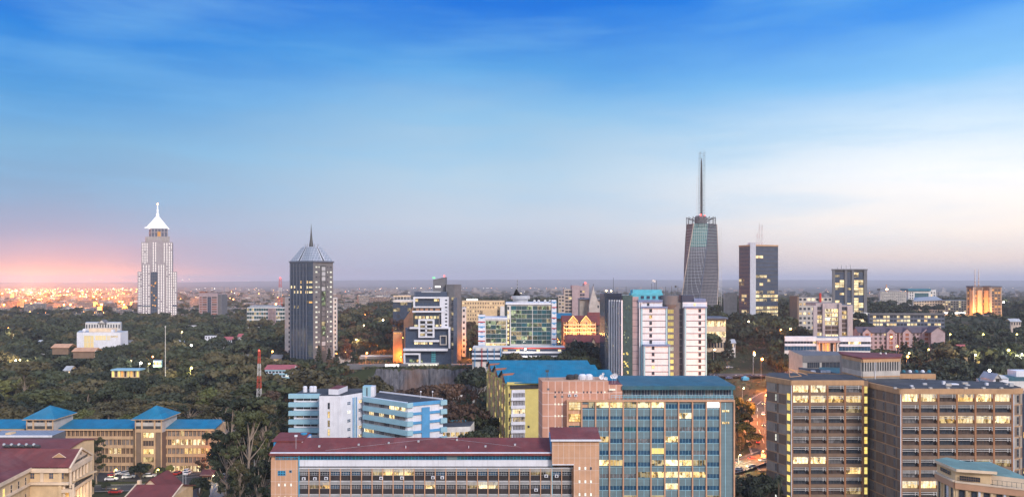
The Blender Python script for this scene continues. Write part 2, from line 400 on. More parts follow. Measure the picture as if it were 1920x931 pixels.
class Bld:
    def __init__(s, name, label, pts, cat='building', group=None, z0=None, foot=True):
        cx = sum(p[0] for p in pts)/len(pts); cy = sum(p[1] for p in pts)/len(pts)
        s.pts = pts
        s.z0 = (min(g(*p) for p in pts)-.8) if z0 is None else z0
        s.org = (cx, cy, s.z0+.8 if z0 is None else z0)
        s.o = thing(name, label, cat, s.org, group); s.ps = {}; s.list = []; s.wins = []
        if foot: FOOT.append((cx, cy, max(math.hypot(p[0]-cx, p[1]-cy) for p in pts)*.92))
    def p(s, name):
        if name not in s.ps: s.ps[name] = MB(name); s.list.append(s.ps[name])
        return s.ps[name]
    def new(s, name, parent=None):
        m = MB(name, parent)
        if parent is None: s.list.append(m)
        return m
    def win(s, f, u0, u1, z0, z1, d=.03, m='glass', nx=0, nz=0, fm=None, fw=.07, name='window', sub=False):
        y = f.A[1]+f.u[1]*(u0+u1)/2; x = f.A[0]+f.u[0]*(u0+u1)/2
        px = PX0+x/y*FP; py = PY0-((z0+z1)/2-H)/y*FP
        inside = -10 < px < 1930 and 0 < py < 940
        s.wins.append((-(u1-u0)*(z1-z0)*(1 if inside else .001), len(s.wins), (f,u0,u1,z0,z1,d,m,nx,nz,fm,fw,name,sub)))
    def _win(s, mb, f, u0, u1, z0, z1, d, m, nx, nz, fm, fw, name, sub):
        mb.poly([f.P(u0,z0,d), f.P(u1,z0,d), f.P(u1,z1,d), f.P(u0,z1,d)], m)
        if fm:
            fb = MB('window_frame', mb) if sub else mb
            for i in range(nx+1):
                u = u0+(u1-u0)*i/nx if nx else u0
                f.box(fb, max(u0, u-fw/2), min(u1, u+fw/2), z0, z1, d+.004, d+.07, fm)
            for i in range(nz+1 if nz else 0):
                z = z0+(z1-z0)*i/nz
                f.box(fb, u0, u1, max(z0, z-fw/2), min(z1, z+fw/2), d+.004, d+.075, fm)
    def done(s):
        for mb in s.list:
            if mb.v: mb.build(s.o, s.org)
        s.wins.sort()
        for i, (a, b, w) in enumerate(s.wins[:100]):
            mb = MB(w[-2]); s._win(mb, *w); mb.build(s.o, s.org)
        if len(s.wins) > 100:
            mb = MB('windows')
            for a, b, w in s.wins[100:]: s._win(mb, *w[:-1], False)
            tag(mb.build(s.o, s.org), kind='stuff')
        return s.o
def closed(front, depth):
    """footprint from a visible left-to-right front polyline, pushed back by depth"""
    a, b = front[0], front[-1]
    return list(front)+[(b[0]+b[0]/b[1]*depth*.6, b[1]+depth), (a[0]+a[0]/a[1]*depth*.6, a[1]+depth)]
def gable_x(mb, x0, x1, y0, y1, ze, zr, m, mend, over=.5):
    """gable roof, ridge along x"""
    ym = (y0+y1)/2; a, b = x0-over, x1+over; t = .25
    for s0, s1 in ((y0-over, ym), (y1+over, ym)):
        zs = ze-(zr-ze)*over/(ym-y0)
        mb.hexa([(a,s0,zs-t),(b,s0,zs-t),(b,s1,zr-t),(a,s1,zr-t),(a,s0,zs),(b,s0,zs),(b,s1,zr),(a,s1,zr)], m)
    for x in (x0, x1): mb.poly([(x,y0,ze),(x,y1,ze),(x,ym,zr-.1)], mend)
def gable_y(mb, x0, x1, y0, y1, ze, zr, m, mend, over=.5):
    xm = (x0+x1)/2; a, b = y0-over, y1+over; t = .25
    for s0, s1 in ((x0-over, xm), (x1+over, xm)):
        zs = ze-(zr-ze)*over/(xm-x0)
        mb.hexa([(s0,a,zs-t),(s0,b,zs-t),(s1,b,zr-t),(s1,a,zr-t),(s0,a,zs),(s0,b,zs),(s1,b,zr),(s1,a,zr)], m)
    for y in (y0, y1): mb.poly([(x0,y,ze),(x1,y,ze),(xm,y,zr-.1)], mend)
def aircon(B, f, u, z, d=.0):
    a = B.new('air_conditioner'); f.box(a, u-.45, u+.45, z-.35, z+.35, d, d+.45, 'white')
    q = MB('fan_grille', a); q.disc_grille(f.P(u, z, d+.45), f.u, f.n, .26, 'dark')
def point(name, loc, e, col, r=.3, parent=None):
    l = bpy.data.lights.new(name, 'POINT'); l.energy = e; l.color = col; l.shadow_soft_size = r
    o = bpy.data.objects.new(name, l); COL.objects.link(o)
    if parent: o.parent = parent; o.location = tuple(a-b for a, b in zip(loc, parent.location))
    else: o.location = loc
    return o
# ================================================================ structure: ground, hills, rock face, roads, haze
def axis(segs):
    out = []
    for a, b, st in segs: out += list(np.arange(a, b, st))
    return out + [segs[-1][1]]
xs = axis([(-60000,-9000,6000), (-9000,-2400,800), (-2400,-600,100), (-600,600,12), (600,2400,100), (2400,9000,800), (9000,60000,6000)])
ys = axis([(-600,150,80), (150,420,15), (420,520,12), (520,545,1.6), (545,640,9), (640,1400,25), (1400,3200,120), (3200,9000,700), (9000,70000,7000)])
me = bpy.data.meshes.new('ground')
nx_ = len(xs)
vs = []
for y in ys:
    for x in xs:
        z = g(x, y)
        if 560 < y < 3500: z += noise.noise(Vector((x*.01, y*.01, 0)))*1.2
        vs.append((x, y, z))
fs = [(j*nx_+i, j*nx_+i+1, (j+1)*nx_+i+1, (j+1)*nx_+i) for j in range(len(ys)-1) for i in range(nx_-1)]
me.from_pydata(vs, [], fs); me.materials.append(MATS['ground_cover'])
o = bpy.data.objects.new('ground', me); COL.objects.link(o); tag(o, kind='structure')
for q in me.polygons: q.use_smooth = True

# rock face of the quarry, a rough sheet with depth
rk = MB('rock_face'); nn, mm = 90, 16
rp = []
for i in range(nn+1):
    px = 676 + (915-676)*i/nn
    for j in range(mm+1):
        t = j/mm; Y = 523.5 + 7*t**1.2 + noise.noise(Vector((px*.03, t*.6, 3)))*3.6 + noise.noise(Vector((px*.16, t*1.4, 7)))*2.0
        zt = 12.9 + 1.3*noise.noise(Vector((px*.05, 9, 1))) + .8*noise.noise(Vector((px*.3, 9, 1))) - max(0, 20*(1-sstep(676, 705, px))) - 8*sstep(870, 915, px)
        rp.append((X(px, Y), Y, -6.5 + (zt+6.5)*t))
rk.v = rp; k = rk.mi('rock')
for i in range(nn):
    for j in range(mm):
        rk.f.append((i*(mm+1)+j, (i+1)*(mm+1)+j, (i+1)*(mm+1)+j+1, i*(mm+1)+j+1)); rk.m.append(k)
tag(rk.build(), kind='structure')

ROADS = []
def strip(name, pts, w, m, dz=.05, marks=True, kerbs=True):
    """road draped over the terrain along a centre line of (x, y)"""
    P = []
    for (a, b) in zip(pts, pts[1:]):
        n = max(1, int(math.hypot(b[0]-a[0], b[1]-a[1])/6))
        P += [(a[0]+(b[0]-a[0])*i/n, a[1]+(b[1]-a[1])*i/n) for i in range(n)]
    P.append(pts[-1]); ROADS.extend((a, b, w/2) for a, b in P)
    def ribbon(o0, o1, lift, mb, mat, dash=False):
        for i in range(len(P)-1):
            if dash and i % 2: continue
            q = []
            for j in (i, i+1):
                a = P[max(j-1, 0)]; b = P[min(j+1, len(P)-1)]; L = math.hypot(b[0]-a[0], b[1]-a[1]); nx, ny = -(b[1]-a[1])/L, (b[0]-a[0])/L
                zc = max(g(*P[j]), g(P[j][0]+nx*w/2, P[j][1]+ny*w/2), g(P[j][0]-nx*w/2, P[j][1]-ny*w/2))
                q.append([(P[j][0]+nx*o, P[j][1]+ny*o, zc+lift) for o in (o0, o1)])
            mb.poly([q[0][1], q[0][0], q[1][0], q[1][1]][::-1], mat)
    r = MB(name); ribbon(-w/2, w/2, dz+.3, r, m)
    ob = r.build(); tag(ob, kind='structure')
    if marks:
        k = MB('road_marking'); ribbon(-.12, .12, dz+.32, k, 'road_mark', True); ribbon(-w/2+.5, -w/2+.35, dz+.32, k, 'road_mark'); ribbon(w/2-.5, w/2-.35, dz+.32, k, 'road_mark')
        tag(k.build(), kind='structure')
    if kerbs:
        k = MB('kerb')
        for s_ in (-1, 1): ribbon(s_*w/2, s_*(w/2+.3), dz+.42, k, 'kerb')
        tag(k.build(), kind='structure')
strip('road', [P2(1458, 340), P2(1436, 372), P2(1420, 405), P2(1420, 440), P2(1450, 462), P2(1520, 470), P2(1620, 468)], 15, 'asphalt')
strip('road', [P2(1290, 338), P2(1360, 343), P2(1440, 362), P2(1560, 385), P2(1700, 392)], 13, 'asphalt')
strip('road', [P2(-60, 262), P2(120, 272), P2(330, 276), P2(345, 288), P2(480, 300)], 9, 'asphalt')
strip('road', [P2(335, 230), P2(342, 255), P2(348, 276)], 9, 'asphalt', marks=False)
strip('road', [P2(590, 608), P2(660, 600), P2(740, 596)], 9, 'asphalt')
strip('path', [P2(420, 240), P2(412, 262), P2(408, 283)], 5, 'concrete', marks=False)
# car park in front of the school block and lawn with parked cars on the right
for nm, pts, mt in (('car_park', [P2(150,284), P2(425,284), P2(425,296.5), P2(150,296.5)], 'asphalt'), ('parking_lane', [P2(1325,505), P2(1440,505), P2(1440,520), P2(1325,520)], 'asphalt')):
    mb = MB(nm); mb.prism(pts, max(g(*p) for p in pts)-.2, max(g(*p) for p in pts)+.25, mt); tag(mb.build(), kind='structure')

# far hills
hl = MB('hills'); n = 160; prev = []
for i in range(n+1):
    a = R(-48+96*i/n); px = PX0+math.tan(a)*FP
    top = 96 + 16*noise.noise(Vector((px*.003, 2, 0))) + 5*noise.noise(Vector((px*.02, 5, 0))) + 14*sstep(500, 900, px)*(1-sstep(1000, 1500, px)) - 52*(1-sstep(200, 800, px))
    Yh = 17000/1.0
    row = [(math.tan(a)*Y, Y, z) for Y, z in ((12000, -2), (13500, top*.3), (16000, top*.82), (Yh, top), (23000, top*.7), (27000, -2))]
    hl.v += row
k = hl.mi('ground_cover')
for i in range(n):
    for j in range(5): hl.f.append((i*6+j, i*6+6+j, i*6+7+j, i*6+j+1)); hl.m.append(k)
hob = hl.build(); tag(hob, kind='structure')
for q in hob.data.polygons: q.use_smooth = True

# the dusk air
hz = MB('haze'); hz.bx(-32000, 32000, -700, 29000, -14, 240, 'dark')
m = bpy.data.materials.new('haze_air'); m.use_nodes = True; t = m.node_tree; t.nodes.clear()
v = t.nodes.new('ShaderNodeVolumePrincipled'); v.inputs['Color'].default_value = (.76,.79,.9,1); v.inputs['Density'].default_value = 8.5e-5; v.inputs['Anisotropy'].default_value = 0
oo = t.nodes.new('ShaderNodeOutputMaterial'); t.links.new(v.outputs[0], oo.inputs['Volume'])
hz.mn = ['haze_air']; MATS['haze_air'] = m
HZ = hz.build(); tag(HZ, kind='stuff')

# ================================================================ foreground buildings
# ---- long office block with the maroon roof
Y0 = 210; k = Y0/FP
B = Bld('office_block', 'long salmon office block with maroon roof and louvred window grid, nearest in the foreground', [P2(508,Y0), P2(1123,Y0), (P2(1123,Y0)[0],Y0+18), (P2(508,Y0)[0],Y0+18)])
f = F(P2(508, Y0), P2(1123, Y0)); U = lambda px: (px-508)*k
w = B.p('wall'); x0, x1 = f.A[0], f.B[0]
w.bx(x0, x1, Y0+.35, Y0+18, B.z0, Z(851,Y0), 'salmon')
zb = B.z0
f.box(w, 0, U(560.6), zb, Z(861.5,Y0), -.35, 0, 'salmon')
f.box(w, U(1075.5), f.L, zb, Z(869,Y0), -.35, 0, 'salmon')
bk = B.p('band')
f.box(bk, U(560.6), U(1035), Z(873.2,Y0), Z(861.5,Y0), -.35, .12, 'white')
f.box(bk, U(560.6), U(1076), Z(875,Y0), Z(873.6,Y0), -.35, .3, 'dark'); f.box(bk, U(560.6), U(1076), Z(877,Y0), Z(875.2,Y0), -.35, .22, 'white')
f.box(bk, 0, U(1034), Z(850.6,Y0), Z(846.6,Y0), 0, .7, 'white')
for i in range(24):   # clerestory strip under the eave
    a = U(561)+(U(1035)-U(561))*i/24; b = U(561)+(U(1035)-U(561))*(i+1)/24
    if i == 14: f.box(w, a, b, Z(861,Y0), Z(851,Y0), -.3, -.05, 'slat_teal'); continue
    B.win(f, a, b-.02, Z(861.2,Y0), Z(851,Y0), -.2, 'glass_blue' if i % 5 else 'glass_teal', 3, 2, 'blue_frame', .1, sub=True)
B.win(f, U(517), U(560), Z(861,Y0), Z(852,Y0), .02, 'glass_curtain', 6, 2, 'blue_frame', .1, sub=True)
B.win(f, U(521), U(535.5), Z(890.5,Y0), Z(881.5,Y0), .02, 'glass_blue', 3, 2, 'blue_frame', .18, sub=True)
B.win(f, U(542.5), U(547), Z(885,Y0), Z(880.5,Y0), .02, 'glass', 1, 1, 'blue_frame', .12, sub=True)
for zz in (908, 932.5):
    for px in (523, 534.5, 545.8): B.win(f, U(px-1.6), U(px+1.6), Z(zz+2.5,Y0), Z(zz-2.5,Y0), .02, 'lit_white', 1, 1, 'white', .05)
fz = [876.9+24.9*i for i in range(7)]
colx = [561]+[579.5+19.73*i for i in range(26)]
for i, c in enumerate(colx[1:]):
    q = B.new('pilaster'); f.box(q, U(c)-.11, U(c)+.11, zb, Z(877,Y0), -.2, .35, 'salmon_trim')
q = B.new('downpipe'); f.box(q, U(561)-.12, U(561)+.12, zb, Z(851,Y0), .02, .3, 'blue_frame')
q = B.new('downpipe'); f.box(q, U(1035)-.12, U(1035)+.12, zb, Z(862,Y0), .02, .3, 'pale_blue')
litm = {(0,7):'lit_dim',(0,8):'lit_warm',(0,9):'lit_bright',(0,10):'lit_bright',(0,22):'lit_dim',(0,23):'lit_dim',(1,2):'lit_warm',(1,1):'lit_dim',(1,12):'lit_bright',(1,16):'lit_dim',(1,17):'lit_bright',(1,18):'lit_bright',(2,10):'lit_dim',(2,11):'lit_dim'}
for r_, zt in enumerate(fz):
    sp = B.new('spandrel'); f.box(sp, U(561), U(1075.4), Z(zt+23.2,Y0), Z(zt+13.6,Y0), -.3, -.02, 'dark_panel')
    f.box(sp, U(561), U(1075.4), Z(zt+24.9,Y0), Z(zt+23.2,Y0), -.3, .05, 'grey_slat')
    lv = B.new('sunshade')
    for s_ in range(3): f.box(lv, U(561), U(1075.4), Z(zt+.9+s_*2.2,Y0), Z(zt-.3+s_*2.2,Y0), .05, .32, 'grey_slat')
    f.box(sp, U(561), U(1075.4), Z(zt+6,Y0), Z(zt,Y0), -.3, -.22, 'steel_dark')
    for c in range(26):
        m_ = litm.get((r_, c), random.choice(['glass_blue','glass','glass_curtain','glass']) if r_ < 3 else 'glass')
        B.win(f, U(colx[c])+.13, U(colx[c+1])-.13, Z(zt+13.6,Y0), Z(zt+(6.5 if 'lit' not in m_ else 1.5),Y0), -.2, m_, 4, 2, 'grey_slat' if r_ % 2 else 'metal', .07, sub=r_ < 3)
for px, py in ((570,896),(591,896),(612,895.5),(715,895),(754,894.5),(812,894),(829.5,894),(1024,891),(1043.6,891),(1005,917)): aircon(B, f, U(px), Z(py,Y0), -.02)
rf = B.new('roof'); ze, zr = Z(848.6,Y0), 28.3
rf.hexa([(x0-.3,Y0-.9,ze-.5),(X(1036,Y0),Y0-.9,ze-.5),(X(1036,Y0),Y0+9,zr-.5),(x0-.3,Y0+9,zr-.5),(x0-.3,Y0-.9,ze),(X(1036,Y0),Y0-.9,ze),(X(1036,Y0),Y0+9,zr),(x0-.3,Y0+9,zr)], 'maroon_roof')
rf.hexa([(x0-.3,Y0+9,zr-.5),(X(1036,Y0),Y0+9,zr-.5),(X(1036,Y0),Y0+18.8,ze-.5),(x0-.3,Y0+18.8,ze-.5),(x0-.3,Y0+9,zr),(X(1036,Y0),Y0+9,zr),(X(1036,Y0),Y0+18.8,ze),(x0-.3,Y0+18.8,ze)], 'maroon_roof')
w.poly([(x0-.01,Y0,ze-.5),(x0-.01,Y0+18,ze-.5),(x0-.01,Y0+9,zr-.4)], 'white')
for px in (761, 879):
    q = MB('vent_pipe', rf); xx = X(px, Y0+2.5); q.bar((xx,Y0+2.5,ze), (xx,Y0+2.5,ze+1.4), .1, 'white'); q.bar((xx-.4,Y0+2.5,ze+.5), (xx+.4,Y0+2.5,ze+.5), .08, 'white')
for i in range(7):
    q = MB('roof_cowl', rf); xx = X(600+60*i+(i*29 % 17), Y0+5); yy = Y0+3+(i*31 % 5); zr_ = ze+(zr-ze)*(yy-Y0+.9)/9.9; q.bx(xx, xx+.5, yy, yy+.5, zr_-.1, zr_+.45, 'metal')
q = MB('roof_cable', rf); q.bar((X(610,Y0+1),Y0+1,ze+.5),(X(820,Y0+8),Y0+8,zr+.05),.025,'metal'); q.bar((X(830,Y0+8),Y0+8,zr+.05),(X(1010,Y0+2),Y0+2,ze+.6),.025,'metal')
# raised end of the roof with the blue fascia
ph = B.new('roof_monitor'); ya, yb = 216.5, 224
xa, xb = X(513,ya), X(566,ya)
ph.bx(xa, xb, ya, yb+3, 26.2, Z(827,ya), 'blue_paint')
ph.hexa([(xa-.4,ya-.5,Z(826.5,ya)),(xb+.3,ya-.5,Z(826.5,ya)),(xb+.3,yb,28.5),(xa-.4,yb,28.5),(xa-.4,ya-.5,Z(825,ya)),(xb+.3,ya-.5,Z(825,ya)),(xb+.3,yb,28.8),(xa-.4,yb,28.8)], 'maroon_roof')
ph.bx(xb+.02, xb+.35, ya-.4, yb+1, 26.4, Z(826.8,ya), 'white')
q = B.new('antenna'); q.bar((X(555,212),212,26.3),(X(555,212),212,Z(815,212)),.06,'metal'); q.bx(X(552.5,212),X(557.5,212),211.8,212.2,Z(818,212),Z(814.5,212),'white')
q = B.new('satellite_dish'); q.lathe(X(570,222), 222, [(.1,28.2),(.7,28.4),(.95,28.9)], 'blue_frame'); q.bar((X(570,222),222,27),(X(570,222),222,28.3),.07,'metal')
# right-hand stair block standing proud
Yb = 208.2; bx0, bx1 = X(1035.2,Yb), X(1123.5,Yb); ztop = Z(825,Yb)
f2 = F((bx0,Yb), (bx1,Yb)); kb = Yb/FP; U2 = lambda px: (px-1035.2)*kb
st = B.new('stair_block')
st.bx(bx0, bx1, Yb, Yb+12, Z(869.5,Yb), ztop, 'salmon')
st.bx(X(1075.7,Yb), bx1, Yb+.01, Yb+12, zb, Z(869.6,Yb), 'salmon')
st.bx(bx0, X(1076,Yb), Yb-.1, Yb+.3, Z(871,Yb), Z(869.2,Yb), 'white')
for i, px in enumerate((1086.5, 1097.5, 1108)):
    for j, py in enumerate((877, 902, 926, 951)):
        if (i, j) == (2, 0): m_ = 'glass'
        else: m_ = 'lit_white'
        B.win(f2, U2(px-1.7), U2(px+1.7), Z(py+2.7,Yb), Z(py-2.7,Yb), .02, m_, 1, 1, 'white', .05)
br = B.new('block_roof'); zb2 = Z(822.5,Yb)
br.hexa([(bx0-.3,Yb-.6,zb2-.3),(bx1+.4,Yb-.6,zb2-.3),(bx1+.4,Yb+9,31.1),(bx0-.3,Yb+9,31.1),(bx0-.3,Yb-.6,zb2),(bx1+.4,Yb-.6,zb2),(bx1+.4,Yb+9,31.5),(bx0-.3,Yb+9,31.5)], 'maroon_roof')
br.bx(bx0-.4, bx1+.5, Yb-.8, Yb-.58, zb2-.42, zb2+.05, 'white')
st.poly([(bx0-.02,Yb,ztop),(bx0-.02,Yb+9,ztop),(bx0-.02,Yb+9,31.1)], 'white'); st.bx(bx0-.25, bx0-.03, Yb+2, Yb+12, 26, ztop, 'mid_blue')
B.done()

# ---- glass and salmon office block with the teal roof
Y0 = 246; k = Y0/FP
B = Bld('office_block', 'salmon framed office block with blue glass bays under a teal penthouse roof', [P2(1009,Y0), P2(1377,Y0), (P2(1377,Y0)[0],Y0+20), (P2(1009,Y0)[0],Y0+20)])
f = F(P2(1063, Y0), P2(1377, Y0)); U = lambda px: (px-1063)*k; zb = B.z0
w = B.p('wall'); w.bx(f.A[0], f.B[0], Y0+.2, Y0+20, zb, Z(749.5,Y0), 'salmon')
fr = B.p('frame')
f.box(fr, -.1, f.L, Z(752,Y0), Z(748.6,Y0), -.2, .7, 'salmon_trim')
for px in (1064, 1375.8): f.box(fr, U(px)-.22, U(px)+.22, zb, Z(752,Y0), -.2, .7, 'salmon_trim')
cols = [1090.6+25.92*i for i in range(11)]
for c in cols:
    q = B.new('pilaster'); f.box(q, U(c)-.2, U(c)+.2, zb, Z(752,Y0), -.1, .5, 'salmon_trim')
L_ = {(0,0):'lit_dim',(0,1):'lit_bright',(0,2):'lit_bright',(0,3):'lit_dim',(0,4):'lit_bright',(0,5):'lit_bright',(0,9):'neon_white',(1,7):'lit_bright',(1,3):'glass_curtain',(2,3):'glass_teal',(3,1):'lit_warm',(3,6):'lit_bright',(4,5):'lit_yellow',
      (5,1):'lit_bright',(5,2):'lit_warm',(5,5):'lit_dim',(5,6):'lit_bright',(5,7):'lit_bright',(5,8):'lit_dim',(6,4):'lit_dim',(6,5):'lit_warm',(6,6):'lit_bright',(6,7):'lit_bright',(6,8):'lit_warm',(7,6):'lit_bright',(8,5):'lit_dim',(8,9):'lit_dim',(8,3):'lit_dim'}
for r_ in range(15):
    t0 = 755.3+22*r_ if r_ else 757
    sp = B.new('spandrel'); zt, zbm = t0+8.6, t0+22.2
    f.box(sp, U(1090.6)+.2, U(1349.8)-.2, Z(zbm,Y0), Z(zt,Y0), -.1, .12, 'slat_teal')
    f.box(sp, U(1090.6)+.2, U(1349.8)-.2, Z(zt+.7,Y0), Z(zt-.2,Y0), .12, .2, 'line_blue')
    if r_ == 0: f.box(sp, U(1090.6)+.2, U(1349.8)-.2, Z(757,Y0), Z(752,Y0), -.1, .0, 'slat_teal')
    for c in range(10):
        a, b = U(cols[c])+.22, U(cols[c+1])-.22
        f.box(sp, (a+b)/2-.06, (a+b)/2+.06, Z(zbm,Y0), Z(zt,Y0), .12, .2, 'line_blue')
        m_ = L_.get((r_, c))
        if m_ and 'lit' in m_ or m_ == 'neon_white':
            B.win(f, a if (r_,c) != (0,0) else (a+b)/2, b, Z(t0+6.6,Y0), Z(t0-(4.5 if r_ else 4),Y0), .23, m_, 4, 1, 'line_blue', .06, sub=True)
            if r_ < 9: f.box(sp, a, b, Z(zt,Y0), Z(t0+6.6,Y0), -.1, .05, 'navy')
        else: B.win(f, a, b, Z(zt,Y0), Z(t0,Y0), .02, m_ or ('glass_blue' if random.random() < .75 else 'glass_curtain'), 4, 0, 'line_blue', .05, sub=r_ < 9)
# stair column left and slatted column right
for r_ in range(12):
    z1 = Z(753+22*r_,Y0); z0 = Z(753+22*(r_+1),Y0)
    B.win(f, U(1066.5), U(1088.5), z0+1.2, z1, .05, ['lit_bright','lit_warm','glass_teal'][r_ if r_ < 2 else 2], 2, 3, 'tan', .08)
q = B.new('slatted_panel'); f.box(q, U(1351), U(1374.6), zb, Z(753,Y0), -.1, .2, 'slat_teal'); f.box(q, U(1359.5)-.08, U(1359.5)+.08, zb, Z(753,Y0), .2, .3, 'line_blue')
for py in (769.5, 791.5, 940): B.win(f, U(1353), U(1367), Z(py+2,Y0), Z(py-2,Y0), .32, 'lit_bright', 4, 0, 'slat_teal', .12)
# penthouse and roof
Yp = 250; kp = Yp/FP; fp = F(P2(1168,Yp), P2(1374,Yp)); UP = lambda px: (px-1168)*kp
q = B.new('penthouse'); q.bx(fp.A[0], fp.B[0], Yp, Yp+14, Z(749,Yp), Z(724,Yp), 'teal_trim')
for i in range(12):
    a = UP(1169+17*i)
    B.win(fp, a, a+17*kp-.3, Z(742,Yp), Z(729.5,Yp), .04, 'glass_navy' if i % 3 else 'glass_curtain', 3, 1, 'metal', .12)
q = B.new('roof'); xa, xb = X(1166,247.5), X(1379,247.5); ze = Z(723,247.5); zr = Z(703.5,266)
q.hexa([(xa,247.5,ze-1.2),(xb,247.5,ze-1.2),(xb-1,266,zr-.6),(xa+.5,266,zr-.6),(xa,247.5,ze),(xb,247.5,ze),(xb-1,266,zr),(xa+.5,266,zr)], 'teal_roof')
q = B.new('terrace'); q.bx(f.A[0]+17, f.B[0], Y0, Yp+2, Z(749.5,Y0), Z(748.8,Y0), 'concrete')
q = B.new('railing')
for py in (740.5, 743.6): q.bar((X(1145,Y0),Y0+.2,Z(py,Y0)), (X(1375,Y0),Y0+.2,Z(py,Y0)), .07, 'line_blue')
for i in range(30): xx = X(1146+7.9*i,Y0); q.bar((xx,Y0+.2,Z(749,Y0)), (xx,Y0+.2,Z(740.5,Y0)), .06, 'line_blue')
# salmon block on the left
pts = [P2(1017,Y0+1.5), P2(1141,Y0+1.5), (P2(1141,Y0)[0],Y0+13), P2(1009.5,Y0+11)]
q = B.new('lift_block'); q.prism(pts, zb, Z(714,Y0+1.5), 'salmon_tile', 'salmon_trim')
q.prism([P2(1141,Y0+2), P2(1167,Y0+2), (P2(1167,Y0)[0],Y0+12), (P2(1141,Y0)[0],Y0+12)], Z(750,Y0), Z(722,Y0), 'salmon_tile', 'maroon_roof')
f2 = F(pts[0], pts[1]); k2 = (Y0+1.5)/FP; U2 = lambda px: (px-1017)*k2; ZB = lambda py: Z(py, Y0+1.5)
for row, (py, ls) in enumerate(((734.5, [(1041,0),(1048,0),(1054,0),(1068,1),(1074.5,1),(1081,1),(1094.5,0),(1101,0),(1108,0),(1121,0),(1127.5,0),(1134,1)]), (757, [(1041,1),(1047.5,1),(1054,1)]), (779, [(1041,1),(1047.5,1),(1054,1)]), (801, [(1041,1),(1047.5,1),(1054,1)]))):
    for px, on in ls: B.win(f2, U2(px-1.3), U2(px+1.3), ZB(py+1.8), ZB(py-1.8), .03, 'lit_white' if on else 'glass')
for px, py in ((1028,729),(1041,743),(1054,743)): B.win(f2, U2(px-2.4), U2(px+2.4), ZB(py+2), ZB(py-2), .03, 'glass_curtain')
B.win(f2, U2(1142), U2(1153.5), ZB(731), ZB(727.5), .6, 'lit_white', 3, 1, 'white', .06)
aircon(B, f2, U2(1068), ZB(740.5)); aircon(B, f2, U2(1079.5), ZB(740.5))
zt = Z(714,Y0+1.5)
q = B.new('water_tank'); q.lathe(X(1069,Y0+6),Y0+6,[(1.3,zt),(1.35,zt+1.0),(.9,zt+1.5),(.3,zt+1.6)],'dark')
q = B.new('water_tank'); q.lathe(X(1080,Y0+7),Y0+7,[(.9,zt),(1,zt+1.3),(.4,zt+1.6)],'steel_dark')
for px in (1092, 1104): q = B.new('water_tank'); q.lathe(X(px,Y0+6),Y0+6,[(1.2,zt),(1.2,zt+1.3),(.7,zt+1.7)],'white')
q = B.new('guard_rail')
for i in range(9): xx = X(1084+3.7*i,Y0+4); q.bar((xx,Y0+4,zt),(xx,Y0+4,zt+1.1),.05,'white')
q.bar((X(1084,Y0+4),Y0+4,zt+1.1),(X(1113.6,Y0+4),Y0+4,zt+1.1),.05,'white')
for px, py, r_ in ((1128,706,.8),(1148,705,.7),(1153,704,.9),(1136,709,.6),(1131,700,.4)):
    q = B.new('satellite_dish'); Yd = Y0+5; c = Vector((X(px,Yd),Yd,Z(py,Yd))); q.bar((c.x,Yd,zt-1.5),c,.06,'metal')
    for a in range(10):
        t1, t2 = 6.283*a/10, 6.283*(a+1)/10
        q.poly([c+Vector((0,.25,0)), c+Vector((math.cos(t1)*r_,-.15,math.sin(t1)*r_)), c+Vector((math.cos(t2)*r_,-.15,math.sin(t2)*r_))], 'white')
q = B.new('antenna'); c = (X(1026,Y0+5), Y0+5)
for dx_, dy_ in ((-.5,-.4),(.5,-.4),(0,.5)): q.bar((c[0]+dx_,c[1]+dy_,zt),(c[0],c[1],zt+2.5),.06,'steel_dark')
q.bx(c[0]-.5,c[0]+.5,c[1]-.3,c[1]+.3,zt+2.4,zt+3.1,'steel_dark')
B.done()

# ---- twin brown towers
def slab(B, f, cols, top, pitch, nfl, litd, zb, lw='lit_bright', vis=12):
    """balcony front: deep bays between orange piers, a white rail sunshade over each window"""
    for c in cols:
        q = B.new('pier'); f.box(q, c-.3, c+.3, zb, top-1.6, -1.2, .25, 'orange_pier')
    for r_ in range(nfl):
        zt = top-1.7-pitch*r_
        sl = B.new('floor_slab'); f.box(sl, cols[0], cols[-1], zt-pitch+.02, zt-pitch+1.05, -1.2, .12, 'brown_slab')
        for c in range(len(cols)-1):
            a, b = cols[c]+.3, cols[c+1]-.3
            m_ = litd.get((r_, c), random.choice(['glass_brown','glass','glass','glass_brown','glass','glass_curtain']))
            B.win(f, a, b, zt-pitch+1.05, zt-.1, -.9, m_, 5, 0, 'steel_dark' if 'lit' not in m_ else 'tan', .07)
            if r_ < vis:
                sh = B.new('sunshade') if c == 0 else sh
                for dz_ in (.2, .8): f.box(sh, a, b-.5, zt-dz_-.07, zt-dz_+.07, .1, .22, 'off_white')
                for du in (.3, 1.2): f.box(sh, b-du-.07, b-du+.07, zt-1.3, zt, .12, .24, 'off_white')
def panels(B, f, zt, zb, pitch, m1, m2, nw, wm, off=0):
    """end wall of alternating brick and render panels with a pale line at each floor"""
    e = B.new('end_wall'); r_ = 0; z = zt
    while z > zb:
        z2 = max(zb, z-pitch); a = m1 if (r_+off) % 2 else m2
        f.box(e, 0, f.L, z2, z, -.3, 0, a)
        f.box(e, 0, f.L, z-.14, z+.14, 0, .06, 'tan')
        b = m2 if (r_+off) % 2 else m1
        for i in range(nw): 
            u = f.L*(i+.5)/nw
            f.box(e, u+.55, u+1.35, z2+.14, z-.14, 0, .05, b)
            B.win(f, u-.42, u+.42, z2+.7, z-.5, .06, wm(r_, i), 1, 2, 'grey', .09)
        z = z2; r_ += 1
Y0 = 276; kk = Y0/FP; top = Z(712.5,Y0)
bl, c1, c2 = P2(1437,288), P2(1483.5,Y0), P2(1619,Y0)
